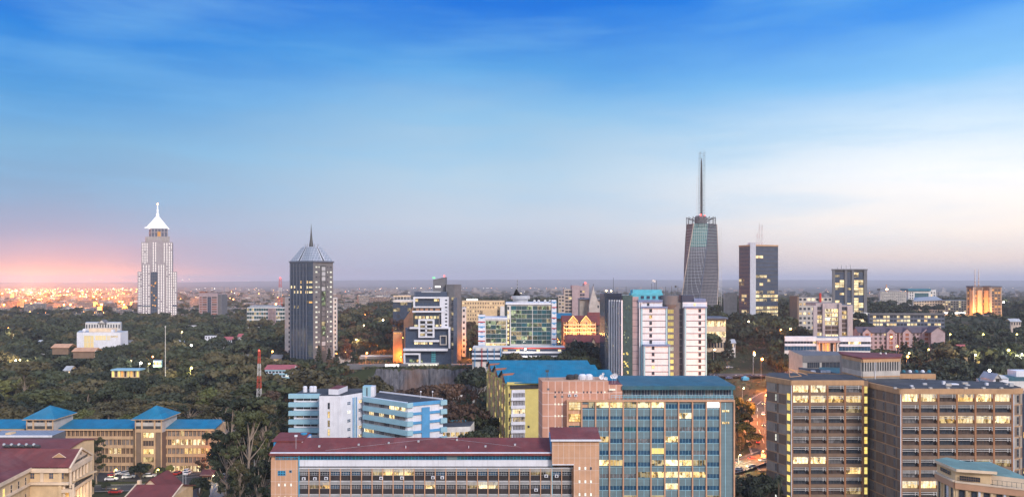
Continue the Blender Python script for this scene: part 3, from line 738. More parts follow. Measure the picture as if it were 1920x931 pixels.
pts = [bl, c1, c2, (c2[0]+2,Y0+14), (bl[0]+4,Y0+22)]
B = Bld('brown_tower', 'left one of the twin brown towers, yellow stair windows down its left corner', pts)
zb = B.z0; fl = F(bl, c1); ff = F(c1, c2)
w = B.p('wall'); w.prism([(x_+.4 if i < 2 else x_, y_+1.2) for i, (x_, y_) in enumerate(pts)], zb, top-.3, 'brown_slab', 'tar')
q = B.new('roof_parapet')
for fq in (fl, ff): fq.box(q, -.2 if fq is fl else -.1, fq.L+.1, top-1.65, top, -1, .35, 'tan')
q = B.new('roof'); q.prism([(x_+.5, y_+1.3) for x_, y_ in pts], top-.25, top+.18, 'tar')
cu = [.3+i*(ff.L-.6)/4 for i in range(5)]
slab(B, ff, cu, top, 3.52, 19, {(0,0):'lit_bright',(0,1):'lit_bright',(1,0):'lit_bright',(1,1):'lit_bright',(1,2):'lit_warm',(1,3):'lit_warm',(7,0):'lit_bright',(7,1):'lit_bright',(8,3):'lit_warm',(10,3):'lit_dim',(2,3):'lit_dim'}, zb)
e0 = F(bl, fl.P(fl.L*.8, 0)[:2])
panels(B, e0, top-1.7, zb, 3.52, 'brown_brick', 'concrete', 1, lambda r, i: 'lit_white' if r in (1, 5, 11) else 'glass_curtain')
e1 = F(fl.P(fl.L*.8,0)[:2], c1)
q = B.new('stair_shaft'); e1.box(q, 0, e1.L, zb, top-1.7, -.4, -.02, 'concrete')
for i in range(19): B.win(e1, .5, e1.L-.4, top-1.7-3.52*i-5.3, top-1.7-3.52*i-2.9, .02, 'lit_yellow', 1, 1, 'tan', .06)
q = B.new('downpipe'); q.bar((c1[0],c1[1]-.3,zb),(c1[0],c1[1]-.3,top-1.7),.14,'white')
q = B.new('roof_gantry')
for a, b in (((1481,706),(1478,690)),((1478,690),(1514,702)),((1481,706),(1503,704)),((1478,690),(1503,704))):
    q.bar((X(a[0],284),284,Z(a[1],284)),(X(b[0],284),284,Z(b[1],284)),.16,'tan')
B.done()
# stair link
Yl = 277; B = Bld('stair_tower', 'narrow lit stair tower joining the two brown towers, yellow landing windows', [P2(1619.6,Yl+.4), P2(1628,Yl+.4), (X(1628,Yl)+1,Yl+8), (X(1619.6,Yl)+1,Yl+8)], cat='stair tower')
B.p('wall').prism(B.pts, B.z0, top-.2, 'brown_slab', 'tar'); fq = F(B.pts[0], B.pts[1])
for i in range(19): B.win(fq, .1, 1.25, top-3.5*i-4.6, top-3.5*i-2.2, .03, 'lit_yellow', 1, 2, 'tan', .07)
B.done()
# right tower
Y0 = 262; top = Z(728.5,Y0)
bl, c1, c2, c3 = P2(1628.5,279.5), P2(1688,Y0), P2(1899.5,Y0), P2(1916.5,Y0+2)
pts = [bl, c1, c2, c3, (c3[0]+2.5,Y0+16), (bl[0]+4,Y0+28)]
B = Bld('brown_tower', 'right and wider of the twin brown brick towers, six bays of lit and dark balconies', pts)
zb = B.z0; fl = F(bl, c1); ff = F(c1, c2); fe = F(c2, c3)
w = B.p('wall'); w.prism([(x_+.4 if i < 2 else x_, y_+1.2) for i, (x_, y_) in enumerate(pts)], zb, top-.3, 'brown_slab', 'tar')
q = B.new('roof_parapet')
for fq in (fl, ff, fe): fq.box(q, -.1, fq.L+.15, top-1.65, top, -1, .35, 'tan')
q = B.new('roof'); q.prism([(x_+.5, y_+1.3) for x_, y_ in pts], top-.25, top+.15, 'tar')
for i in range(7): q2 = MB('roof_vent', q); xx = X(1672+33*i,Y0+2); q2.bx(xx, xx+.9, Y0+.2, Y0+1.1, top, top+.5, 'concrete_light')
for i in range(9): q2 = MB('roof_plant', q); xx = X(1700+23*i,Y0+8)+(i*37 % 5); yy = Y0+5+(i*53 % 7); q2.bx(xx, xx+.8+(i % 3)*.5, yy, yy+.9, top+.1, top+.5+(i % 4)*.25, ('white','metal','concrete_light')[i % 3])
q2 = MB('skylight', q); xx = X(1785,Y0+9); q2.bx(xx, xx+2.4, Y0+9, Y0+11, top+.1, top+.5, 'white')
cu = [.3+i*(ff.L-.6)/6 for i in range(7)]
ld = {(0,0):'lit_bright',(0,1):'lit_bright',(0,3):'lit_warm',(0,4):'lit_bright',(0,5):'lit_bright',(2,2):'lit_warm',(2,3):'lit_bright',(2,4):'lit_bright',(2,5):'lit_bright',(6,4):'lit_dim',(6,5):'lit_dim',(8,0):'lit_bright',(8,1):'lit_bright'}
slab(B, ff, cu, top, 3.55, 18, ld, zb)
panels(B, fl, top-1.7, zb, 3.55, 'brown_brick', 'concrete_dim', 3, lambda r, i: 'glass_curtain', 1)
fc = F(fl.P(fl.L*.78,0)[:2], c1)
panels(B, fe, top-1.7, zb, 3.55, 'brown_brick', 'concrete', 1, lambda r, i: 'glass')
for c in (c1, c2): q = B.new('downpipe'); q.bar((c[0],c[1]-.3,zb),(c[0],c[1]-.3,top-1.7),.15,'white')
B.done()
# core tower behind
pts = [P2(1580,302), P2(1617,287), P2(1686.5,290), (X(1686.5,302)+1,303), (X(1580,302)+3,312)]
zt = Z(672.5,287)
B = Bld('core_tower', 'square brown plant tower with vertical fins and maroon roof rising behind the twin towers', pts)
B.p('wall').prism(pts, B.z0, zt, 'concrete', 'maroon_roof')
q = B.new('roof'); cx, cy = B.org[0], B.org[1]; q.prism([(cx+(x_-cx)*1.05, cy+(y_-cy)*1.05) for x_, y_ in pts], zt, zt+.5, 'maroon_roof')
for fq in (F(pts[0],pts[1]), F(pts[1],pts[2])):
    q = B.new('band'); fq.box(q, 0, fq.L, zt-1.2, zt-.02, .02, .35, 'tan'); fq.box(q, 0, fq.L, zt-6.2, zt-4.4, .02, .3, 'concrete_light'); fq.box(q, 0, fq.L, zt-6.6, zt-6.2, .02, .34, 'tan')
    n = int(fq.L/.95)
    q = B.new('fins'); fq.box(q, 0, fq.L, zt-4.4, zt-1.2, .01, .05, 'steel_dark')
    for i in range(n): u = (i+.5)*fq.L/n; fq.box(q, u-.16, u+.16, zt-4.4, zt-1.2, .05, .4, 'concrete_light')
fq = F(pts[1],pts[2]); q = B.new('downpipe'); q.bar(fq.P(4.8, zt-9, .5), fq.P(4.8, zt-1.2, .5), .1, 'white'); q.name = 'downpipe'
B.win(fq, 7.2, 9, zt-10, zt-8, .02, 'glass', 1, 1, 'brown_slab', .1, name='door')
for px, py in ((1651,664),(1661,663)): q = B.new('antenna'); q.bar((X(px,296),296,zt+.4),(X(px,296),296,zt+12 if px > 1655 else zt+10),.07,'steel_dark'); q.ball((X(px,296),296,zt+1.2),.4,'off_white')
B.done()
# right wing
pts = [P2(1686.8,291), P2(1754,291), (X(1754,291)+2,303), (X(1686.8,291)+1,303)]; zt = Z(700.5,291)
B = Bld('brown_wing', 'low brown wing with tan parapet showing behind the right twin tower', pts); ff = F(pts[0], pts[1])
B.p('wall').prism([(a, b+1) for a, b in pts], B.z0, zt-.1, 'brown_slab', 'tar')
q = B.new('roof_parapet'); ff.box(q, 0, ff.L, zt-1.6, zt, -1, .3, 'tan')
slab(B, ff, [.3, 4.9, 9.6], zt, 3.5, 6, {}, B.z0, vis=2)
q = B.p('end_wall'); ff.box(q, 9.9, ff.L, B.z0, zt-1.6, -1, .1, 'concrete')
for i in range(5): q = B.new('roof_tank'); q.lathe(X(1694+12*i,296), 296, [(.7,zt),(.7,zt+.6),(.3,zt+.9)], 'white' if i % 2 else 'teal_trim', 8)
B.done()
# curved tan-rimmed roof on the left behind
pts = [P2(1500,318), P2(1535,306), P2(1579,304), (X(1579,304)+1,322), (X(1500,330),332)]; zt = Z(700,306)
B = Bld('brown_wing', 'low roof with curved tan rim behind the left twin tower, beside the plant tower', pts)
B.p('wall').prism(pts, B.z0, zt-.3, 'brown_slab', 'tar')
q = B.new('roof_parapet')
for a, b in zip(pts[:2], pts[1:3]): fq = F(a, b); fq.box(q, 0, fq.L, zt-1.5, zt+.3, -.3, .25, 'tan')
for px in (1522, 1541, 1550): q = B.new('roof_vent'); q.bx(X(px,312), X(px,312)+1.6, 312, 313.2, zt-.3, zt+.5, 'white')
B.done()
# grey block behind with teal lean-to
pts = [P2(1493,345), P2(1505,332), P2(1592,335), (X(1592,335)+2,352), (X(1493,345)+2,360)]; zt = Z(665,335)
B = Bld('grey_office', 'low grey concrete office with dark ribbon windows just behind the twin brown towers', pts)
B.p('wall').prism(pts, B.z0, zt, 'concrete_light', 'grey'); ff = F(pts[1], pts[2])
q = B.new('band')
for a, b in ((0,2.8),(5.2,6.6)): ff.box(q, 0, ff.L, zt-b, zt-a, 0, .25, 'grey')
for i in range(2):
    for a, b in ((2,7.5),(8.5,18.5)): B.win(ff, a, b, zt-5.1-i*3.9, zt-2.9-i*3.9, .05, 'glass', 6, 0, 'grey', .12)
q = B.new('lean_to_roof'); q.hexa([(X(1535,322),322,zt-5.7),(X(1590,322),322,zt-7),(X(1590,332),331.5,zt-5.2),(X(1535,332),331.5,zt-5),(X(1535,322),322,zt-5.4),(X(1590,322),322,zt-6.7),(X(1590,332),331.5,zt-4.9),(X(1535,332),331.5,zt-4.7)], 'teal_roof')
B.done()

# ---- bottom right: cream building with green roof
pA, pB_, pC = P2(1757,178), P2(1792,170), P2(1935,163)
B = Bld('curved_hall', 'cream and brick hall with a pale green roof in the bottom right corner', [pA, pB_, pC, (pC[0]+3,181), P2(1776,183)])
zt = Z(877.5,170); zs = Z(903,170); zb = B.z0
w = B.p('wall'); w.prism(B.pts, zb, zs-.2, 'cream', 'green_roof')
f1, f2 = F(pA, pB_), F(pB_, pC)
up = B.new('upper_storey'); q1 = P2(1857,167.5)
ups = [pA, pB_, q1, P2(1860,170), P2(1777,179.3)]
up.prism([(a+.15, b+.35) for a, b in ups], zs, zt-.5, 'cream')
rf = B.new('roof'); rf.prism([(pA[0]-.6,pA[1]+.1), (pB_[0]-.3,pB_[1]-.8), (q1[0]+1.0,q1[1]-.7), P2(1868,170), P2(1775,180.5)], zt-.5, zt+.1, 'cream_trim', 'green_roof')
rf2 = B.new('roof'); rf2.prism([(pB_[0]+1,pB_[1]+1.5), (q1[0]+.5,q1[1]+1), (pC[0]+1,pC[1]+1), (pC[0]+2,181), P2(1784,181)], zs, 30.3, 'cream_trim', 'green_roof')
for fq in (f1, f2):
    q = B.new('band'); fq.box(q, -.1, fq.L, zs-1.3, zs, -.1, .5, 'salmon_trim'); fq.box(q, -.1, fq.L, zs, zs+.3, -.1, .6, 'cream_trim')
    n = max(2, int(fq.L/2.1))
    for i in range(n):
        u = fq.L*(i+.5)/n; B.win(fq, u-.55, u+.55, zs-5.5, zs-1.5, .03, 'glass', 1, 2, 'brown_slab', .07)
        p_ = B.new('pilaster'); fq.box(p_, u+.75, u+1.15, zb, zs-1.35, 0, .3, 'white' if i % 2 else 'cream')
B.win(f1, f1.u_at(1764), f1.u_at(1782), zs+1.0, zt-1.1, .05, 'glass', 4, 2, 'brown_slab', .08, sub=True)
u0, u1 = f2.u_at(1799), f2.u_at(1838)
B.win(f2, u0, u1, zs+.5, zt-1.4, -.15, 'glass', 9, 2, 'brown_slab', .07, sub=True)
q = B.new('railing')
for i in range(8): u = f2.u_at(1861+9*i); q.bar(f2.P(u, zs+.3, .3), f2.P(u, zs+1.4, .3), .035, 'steel_dark')
q.bar(f2.P(f2.u_at(1858), zs+1.4, .3), f2.P(f2.L, zs+1.4, .3), .035, 'steel_dark')
B.done()
# ---- white and pale blue stepped-band block behind the maroon roof
ZE = 24.2
pl = [P2(541,334), P2(598,334)]
B = Bld('banded_office', 'white office wings with pale blue bands, behind the long maroon roof', [P2(541,334), P2(598,326), P2(640,318), P2(764,308), P2(830,316), (X(830,316)+1,334), (X(541,334)-1,350)])
zb = B.z0; w = B.p('wall')
w.prism([P2(551,334.3), P2(600,334.3), (X(600,334),352), (X(551,334),352)], zb, ZE-.4, 'white', 'tar')
fl = F(P2(541,333), P2(599,333)); 
for i in range(8):
    q = B.new('band'); z = ZE-3.57*i; fl.box(q, 0, fl.L, z-1.85, z, -1.2, .3, 'pale_blue')
    if i < 7:
        for a, b in ((556,568.5),(570,582),(583.5,595.5)): B.win(F(P2(541,334.3),P2(600,334.3)), X(a,334.3)-X(541,334.3), X(b,334.3)-X(541,334.3), z-2.95, z-1.85, .05, 'glass', 4, 0, 'grey', .08)
# projecting block
pb = [P2(598.5,318), P2(640,318), P2(681,328), (X(681,328)-1,340), (X(598.5,318)-2,340)]
zt = Z(741.5,318); q = B.new('stair_block'); q.prism(pb, zb, zt, 'white', 'tar')
f1, f2 = F(pb[0], pb[1]), F(pb[1], pb[2])
q.prism([P2(616,322), P2(634,321), (X(650,330),332), (X(632,334),334)], zt, zt+2.2, 'white', 'maroon_roof')
f1.box(q, f1.L-1.2, f1.L-.3, zb, zt+.1, 0, .25, 'white')
for i in range(8):
    z = zt-3.5*i
    B.win(f1, X(614.5,318)-pb[0][0], X(618.5,318)-pb[0][0], z-5.2, z-2.7, .03, 'glass' if i == 0 or i > 4 else 'lit_warm' if i != 2 else 'lit_dim', 1, 2, 'grey', .08)
    for a, b, m_ in ((651,657,'lit_white' if i == 1 else 'glass_blue'), (672,678,'lit_bright' if i in (0,3,4) else 'glass_blue')):
        B.win(f2, f2.u_at(a), f2.u_at(b), z-3.9-.15, z-2.8, .03, m_, 2, 2, 'white', .1)
for j in range(3): u = f2.u_at(661+3.0*j); q2 = B.new('blue_fin'); f2.box(q2, u-.0, u+.35, zb, zt-1.4, 0, .3, 'mid_blue' if j != 1 else 'pale_blue')
# right wing
pr = [P2(681.5,325), P2(764,308), P2(830,316), (X(830,318),319), (X(712,340),340)]
q = B.new('wing'); q.prism([(a, b+.4) for a, b in pr], zb, ZE-.3, 'white', 'tar')
f3, f4 = F(pr[0], pr[1]), F(pr[1], pr[2])
for i in range(8):
    z = ZE-3.57*i; q = B.new('band'); f3.box(q, 0, f3.L+.3, z-1.9, z, -.4, .45, 'pale_blue'); f4.box(q, -.1, 2.2, z-1.9, z, -.4, .45, 'pale_blue')
    f4.box(q, 2.2, f4.L-1.2, z-1.35, z-.35 if i else z, -.4, .12, 'mid_blue'); f4.box(q, f4.L-1.2, f4.L+1.6, z-1.9, z, -.6, .8, 'pale_blue')
    if i > 6: continue
    n = 8; lt = {0:(5,6,7), 1:(1,3,5), 3:(0,1)}.get(i, ())
    for c in range(n):
        a = f3.u_at(683)+(f3.u_at(760)-f3.u_at(683))*c/n; b = f3.u_at(683)+(f3.u_at(760)-f3.u_at(683))*(c+1)/n
        B.win(f3, a, b-.12, z-3.25, z-1.9, .02, 'lit_bright' if c in lt else ('glass_curtain' if (c+i) % 3 else 'glass'), 3, 0, 'grey', .09)
q = B.new('blue_panel'); f4.box(q, f4.L*.4, f4.L*.62, zb, ZE-2.2, 0, .3, 'mid_blue')
q = B.new('roof_rim'); a_, b_ = (X(712,340),340,ZE), (X(830,318.6),318.6,ZE); q.bar(a_, b_, .35, 'white'); q.bar((pr[0][0],pr[0][1]+.5,ZE+.1),(pr[1][0],pr[1][1]+.5,ZE+.1),.2,'white')
q = B.new('lift_house'); q.bx(X(680,327), X(695,327), 327, 331, ZE-.3, Z(723.5,327), 'pale_blue'); q.bx(X(695,327)+.02, X(702,327), 327.1, 331, ZE-.3, Z(724,327), 'white'); q.bx(X(687,327), X(689,327), 326.9, 327.05, ZE-.3, Z(726,327), 'dark')
for px in (572, 584, 590): q = B.new('water_tank'); q.lathe(X(px,342),342,[(.9,ZE-.4),(.9,ZE+1.8),(.5,ZE+2.1)],'white',10)
for px in (789, 811): q = B.new('antenna'); q.bar((X(px,320),320,ZE),(X(px,320),320,ZE+2.6),.08,'white'); q.ball((X(px,320),320,ZE+2.7),.35,'white')
pa = [P2(826,318.5), P2(882,321), (X(882,321)+1,333), (X(826,320),333)]; za = Z(799.5,320); q = B.new('annex'); q.prism(pa, zb, za, 'off_white', 'tar'); fa = F(pa[0], pa[1])
fa.box(q, 0, fa.L, za-.05, za+.7, -12, -11.5, 'teal_trim')
for c in range(6): B.win(fa, fa.L*(.04+.155*c), fa.L*(.16+.155*c), za-3.7, za-2.1, .03, 'lit_warm' if c % 3 != 1 else 'lit_dim', 3, 0, 'brown_slab', .1)
B.done()

# ---- yellow hostel block with three bright blue gable roofs
A0, A1, A2 = P2(914.5,391), P2(952,330), P2(1011,332)
B = Bld('yellow_block', 'long yellow and peach block under three stacked bright blue gable roofs', [A0, A1, A2, (X(1140,345),345), (X(1108,392),392)])
zb = B.z0; ze = Z(716.5,330); w = B.p('wall'); w.prism(B.pts, zb, ze-.6, 'yellow')
f1, f2 = F(A0, A1), F(A1, A2)
edges = [(0,1/3),(1/3,2/3),(2/3,1)]
xr = [X(1108,385), X(1122,365), X(1150,345)]
for i, (s0, s1) in enumerate(edges):
    yb_, yf_ = A0[1]+(A1[1]-A0[1])*s0, A0[1]+(A1[1]-A0[1])*s1; xb_, xf_ = A0[0]+(A1[0]-A0[0])*s0, A0[0]+(A1[0]-A0[0])*s1
    zr = ze+4.1; ym = (yb_+yf_)/2+1.0; xm = (xb_+xf_)/2; x1 = xr[i]
    rf = B.new('roof')
    rf.hexa([(xf_-1,yf_-.6,ze-.3),(x1,yf_-.6,ze-.3),(x1-2,ym,zr-.3),(xm-1,ym,zr-.3),(xf_-1,yf_-.6,ze),(x1,yf_-.6,ze),(x1-2,ym,zr),(xm-1,ym,zr)], 'sky_roof')
    rf.hexa([(xm-1,ym,zr-.3),(x1-2,ym,zr-.3),(x1-2,yb_,ze+.1),(xb_-1,yb_,ze+.1),(xm-1,ym,zr),(x1-2,ym,zr),(x1-2,yb_,ze+.4),(xb_-1,yb_,ze+.4)], 'sky_roof')
    gb = B.new('gable'); gb.poly([(xb_,yb_,ze-.7),(xf_,yf_,ze-.7),(xf_,yf_,ze),(xm,ym,zr-.3),(xb_,yb_,ze)], 'peach')
    dm = B.new('dormer'); u = f1.L*(s0+s1)/2+4
    c = f1.P(u, 0, .9); 
    dm.poly([f1.P(u-2.3,ze-.8,1),f1.P(u+2.3,ze-.8,1),f1.P(u,ze+3.0,1)],'brick_red'); dm.poly([f1.P(u-2.3,ze-.8,1),f1.P(u,ze+3.0,1),f1.P(u,ze+3.2,-4)],'brick_red'); dm.poly([f1.P(u+2.3,ze-.8,1),f1.P(u,ze+3.2,-4),f1.P(u,ze+3.0,1)],'brick_red')
for c in range(9):
    u = f1.L*(c+.5)/9
    q = B.new('bay'); f1.box(q, u-2.1, u+2.1, zb, ze-1.6-(c % 3)*.2, 0, .7, 'peach' if c % 2 else 'yellow')
    for r_ in range(7): B.win(f1, u-1.1, u+1.1, ze-5.2-3.5*r_, ze-3.2-3.5*r_, .74, 'lit_yellow' if (c*3+r_*5) % 4 == 0 or (c > 5 and r_ % 2 == 0) else 'glass_brown', 2, 1, 'cream_trim', .08)
f2.box(B.p('band'), -.4, f2.L+.5, ze-.9, ze+.2, 0, 1.0, 'yellow'); f2.box(B.p('band'), 1, f2.L, ze-2.6, ze-.95, -.2, .5, 'dark')
f2.box(B.p('band'), f2.u_at(959), f2.u_at(984), zb, ze-3.0, .0, .5, 'white')
lits = {2:'lit_bright', 3:'lit_dim'}
for r_ in range(8):
    z = ze-4.0-3.35*r_
    q = B.new('balcony'); f2.box(q, f2.u_at(957.5), f2.u_at(984), z-3.3, z-2.1, .5, 1.3, 'white')
    B.win(f2, f2.u_at(961), f2.u_at(983.5), z-2.1, z-.3, .52, lits.get(r_, 'glass_curtain' if r_ != 2 else 'lit_bright'), 8, 0, 'white', .1)
    B.win(f2, f2.u_at(953.5), f2.u_at(957), z-2.1, z-.4, .03, 'lit_yellow' if r_ in (2,) else 'glass_brown', 1, 0, 'yellow', .05)
for px, py in ((989,799),): B.win(f2, f2.u_at(px), f2.u_at(px+4), f2.z_at(px,py+2.5), f2.z_at(px,py-2), .03, 'glass')
B.done()

# ---- long school block with blue roofs, left
Y0 = 298; k = Y0/FP; ze = Z(801,Y0); pit = 3.28
B = Bld('school_block', 'long banded school block with bright blue roofs and two pyramid roofed stair towers', [P2(-60,Y0), P2(392,Y0), (X(392,Y0)-1,Y0+15), (X(-60,Y0)-4,Y0+15)])
zb = B.z0; w = B.p('wall'); w.bx(X(-60,Y0), X(393,Y0), Y0+.5, Y0+15, zb, ze-.2, 'concrete_light')
f = F(P2(-60,Y0), P2(393,Y0)); U = lambda px: (px+60)*k
segs = [(-60,48), (102,251.5), (306,393)]
for si, (a, b) in enumerate(segs):
    q = B.new('roof'); xa, xb = X(a-1,Y0), X(b+3 if si < 2 else b+13,Y0)
    q.hexa([(xa,Y0-1,ze-.3),(xb,Y0-1,ze-.3),(xb,Y0+9,ze+1.3),(xa,Y0+9,ze+1.3),(xa,Y0-1,ze),(xb,Y0-1,ze),(xb,Y0+9,ze+1.6),(xa,Y0+9,ze+1.6)], 'sky_roof')
    q = B.new('eave'); f.box(q, U(a), U(b if si < 2 else b+10), ze-.95, ze-.3, 0, .9, 'school_band')
    for r_ in range(5):
        z = ze-1.0-pit*r_
        q = B.new('band'); f.box(q, U(a), U(b), z-pit+.02, z-pit+1.15, -.5, .5, 'school_band')
        n = int((b-a)/7.5)
        lt = {2:{(1,):0}}
        for c in range(n):
            u0, u1 = U(a)+(U(b)-U(a))*c/n+.18, U(a)+(U(b)-U(a))*(c+1)/n-.18; fr_ = c/n
            m_ = 'glass_curtain' if (c*7+r_*3) % 4 else 'glass'
            if si == 2: m_ = {1:'lit_bright' if .12 < fr_ < .84 else 'glass', 2:'lit_warm' if fr_ > .38 else 'glass_curtain', 4:'lit_bright' if fr_ < .8 else 'lit_dim', 0:'lit_dim' if .3 < fr_ < .45 or fr_ > .85 else 'glass_curtain'}.get(r_, m_)
            if si == 1: m_ = {1:'lit_bright' if .25 < fr_ < .36 else m_, 2:'lit_bright' if .68 < fr_ < .8 else 'glass_brown', 3:'glass_brown', 0:'glass_brown'}.get(r_, m_)
            B.win(f, u0, u1, z-pit+1.15, z-.05, -.1 if True else 0, m_, 2, 0, 'school_band', .12)
            if r_ == 0 or True:
                pass
    for c in range(int((b-a)/7.5)+1):
        u = U(a)+(U(b)-U(a))*c/int((b-a)/7.5); q = B.new('pilaster'); f.box(q, u-.12, u+.12, zb, ze-.9, -.1, .35, 'school_band')
q = B.new('end_wall'); f.box(q, U(391.5), U(396), zb, ze-.4, -15, .6, 'school_band')
for fx, bx_ in ((254, 303.5), (50.5, 100)):
    xa, xb = X(fx,294), X(bx_,294); zt = Z(784.5,294); q = B.new('stair_tower'); q.bx(xa, xb, 294, 307, zb, zt, 'brown_brick')
    ft = F((xa,294), (xb,294)); L = ft.L
    ft.box(q, 0, L, zt-2.6, zt-1.3, 0, .25, 'concrete_light') ; ft.box(q, 0, L, zt-4.9, zt-3.7, 0, .35, 'school_band')
    q2 = B.new('grille'); ft.box(q2, 0, L, zt-3.65, zt-2.6, .02, .12, 'steel_dark')
    for u in (L*.26, L*.74): p_ = B.new('pilaster'); ft.box(p_, u-.25, u+.25, zb, zt-.2, 0, .5, 'school_band')
    for u in (.1, L-.1): p_ = B.new('pilaster'); ft.box(p_, u-.15, u+.15, zb, zt-.2, 0, .4, 'school_band')
    for c in range(3): B.win(ft, L*(.02+.33*c), L*(.31+.33*c), zt-1.3, zt-.1, .03, 'glass', 2, 0, 'school_band', .1)
    for r_ in range(4):
        z = zt-4.95-3.0*r_
        B.win(ft, L*.3, L*.7, z-1.9, z-.1, .1, ['lit_bright','glass_brown','lit_warm','lit_dim'][r_] if fx > 200 else 'glass_brown', 4, 0, 'school_band', .07)
        ft.box(q, L*.29, L*.71, z-3.0, z-1.95, 0, .3, 'school_band')
    fr_ = F((xb,294), (xb,307)); fr_.box(q, 0, fr_.L, zt-5.0, zt-.1, 0, .1, 'concrete_light')
    q = B.new('tower_roof'); cx, cy = (xa+xb)/2, 300.5; o_ = 1.2
    c4 = [(xa-o_,294-o_,zt),(xb+o_,294-o_,zt),(xb+o_,307+o_,zt),(xa-o_,307+o_,zt)]
    for i in range(4): q.poly([c4[i], c4[(i+1) % 4], (cx,cy,zt+4.0)], 'sky_roof')
    q.poly(c4[::-1], 'concrete_light'); q.bx(xa-o_+.05, xb+o_-.05, 294-o_+.05, 307+o_-.05, zt-.3, zt-.01, 'school_band')
B.done()
pp = [P2(398,309), P2(428,306), (X(428,306),318), (X(398,309),320)]
B = Bld('brick_annex', 'brown brick annex with a sloping parapet at the end of the blue-roofed school', pp, cat='annex')
zt = Z(803,309); w = B.p('wall'); w.prism(pp, B.z0, zt-2, 'brown_brick'); f = F(pp[0], pp[1])
w.poly([f.P(0,zt-2,0), f.P(f.L,zt-2,0), f.P(f.L,zt-1.6,0), f.P(0,zt,0)], 'brown_brick')
q = B.new('coping'); q.bar(f.P(-.2,zt,.1), f.P(f.L+.1,zt-1.6,.1), .22, 'concrete_light'); B.done()

# ---- court house lower left
K = Vector((X(131,225), 225)); ze = Z(874.5,225); zr = Z(840.5,233)
B = Bld('court_house', 'cream court house with maroon hipped roof, pediment and gold-lit columns, lower left corner', [(-133,190), (-135.5,225), (K.x,225), (X(170,241),241), (-160,241), (-160,190)])
zb = B.z0; w = B.p('wall')
xe = K.x
w.bx(-170, xe-2.2, 225.0, 241, zb, ze-.5, 'cream')
w.prism([(-170,180), (-129.2,180), (-135.5,225.2), (-170,225.2)], zb, ze-.5, 'cream')
fs_ = F((-135.3,225), (xe-.02,225)); fw = F((-135.5,225), (-129.2,180)); fw = F((-129.2,180), (-135.5,225)) if False else F((-129.2,180),(-135.5,225))
# cornices
co = B.new('cornice'); fs_.box(co, 0, fs_.L, ze-1.5, ze, 0, .7, 'cream_trim'); fs_.box(co, 0, fs_.L, Z(907,225), Z(902.5,225), 0, .9, 'cream_trim')
fwR = F((-129.2,180), (-135.5,225)); fwR.n = (-fwR.n[0], -fwR.n[1]) if fwR.n[0] < 0 else fwR.n
fwR.box(co, 0, fwR.L, ze-1.0, ze, 0, .7, 'cream_trim'); fwR.box(co, 0, fwR.L, Z(907,225), Z(903,225), 0, .6, 'cream_trim')
q = B.new('portico_ceiling'); q.bx(-135, xe, 226, 240, Z(907,225), Z(905,225), 'cream')
for px, lit_ in ((59.5,0),(95,0),(115,0)): B.win(fs_, (px-57)*.15-.55, (px-57)*.15+.6, Z(896.5,225), Z(885.5,225), .03, 'glass_blue', 2, 2, 'tan', .1, sub=True)
for px in (77.5, 80.5): q = B.new('pilaster'); fs_.box(q, (px-57)*.15-.25, (px-57)*.15+.2, Z(902,225), ze-1.5, 0, .45, 'cream_trim')
for i in range(11):
    u = fwR.L-3-4.1*i
    B.win(fwR, u-.6, u+.6, ze-4.6, ze-2.2, .03, 'lit_yellow' if i in (3,4,6) else 'glass', 1, 2, 'cream_trim', .08)
    B.win(fwR, u-.6, u+.6, ze-9.2, ze-6.7, .03, 'lit_yellow' if i in (2,3,4,7) else 'glass_brown', 1, 2, 'cream_trim', .08)
for i in range(5): q = B.new('column'); xx = -134+2.55*i; q.lathe(xx, 225.6, [(.45,zb),(.42,zb+9),(.36,Z(907,225))], 'cream_trim', 10)
q = B.new('portico_back'); q.bx(-135.2, xe-2.3, 229.5, 229.8, zb, Z(907,225), 'cream')
# gable end and its giant columns (faces right)
fg = F((xe,225), (X(170,241),241))
pd = B.new('pediment'); L = fg.L
pd.poly([fg.P(0,ze-.2,.02), fg.P(L,ze-.2,.02), fg.P(L/2,zr-.1,.02)], 'cream_trim'); fg.box(pd, -.2, L+.2, ze-1.5, ze-.2, -2.2, .5, 'cream_trim')
for a, b in ((fg.P(-.8,ze-.3,.3), fg.P(L/2,zr+.15,.3)), (fg.P(L/2,zr+.15,.3), fg.P(L+.8,ze-.3,.3))): pd.bar(a, b, .35, 'cream_trim')
for i in range(7):
    u = .5+(L-1)*i/6; q = B.new('column')
    q.bar(fg.P(u,zb,.0), fg.P(u,ze-7.2,.0), .55, 'cream_trim', 10, .45); q.bar(fg.P(u,ze-6,.0), fg.P(u,ze-1.5,.0), .38, 'cream_trim', 10, .33)
fg.box(pd, 0, L, ze-7.2, ze-6.3, -2.2, .6, 'cream_trim')
for i in range(6):
    u = .5+(L-1)*(i+.5)/6; B.win(fg, u-.7, u+.7, ze-5.6, ze-2.2, -2.15, 'glass', 2, 3, 'tan', .08); B.win(fg, u-.7, u+.7, zb+6, ze-8.2, -2.15, 'lit_yellow' if i % 2 else 'glass_brown', 2, 4, 'tan', .08)
fg.box(w, 0, L, zb, ze-1.5, -3, -2.2, 'cream')
q = B.new('balustrade'); fg.box(q, 0, L, ze-6.25, ze-6.1, .35, .55, 'steel_dark'); fg.box(q, 0, L, ze-5.4, ze-5.25, .35, .5, 'steel_dark')
for i in range(34): u = L*i/33; fg.box(q, u-.05, u+.05, ze-6.2, ze-5.3, .38, .46, 'steel_dark')
tcv = bpy.data.curves.new('inscription', 'FONT'); tcv.body = 'MILIMANI LAW COURTS'; tcv.size = .95; tcv.extrude = .05; tcv.align_x = 'CENTER'
to = bpy.data.objects.new('inscription', tcv); COL.objects.link(to)
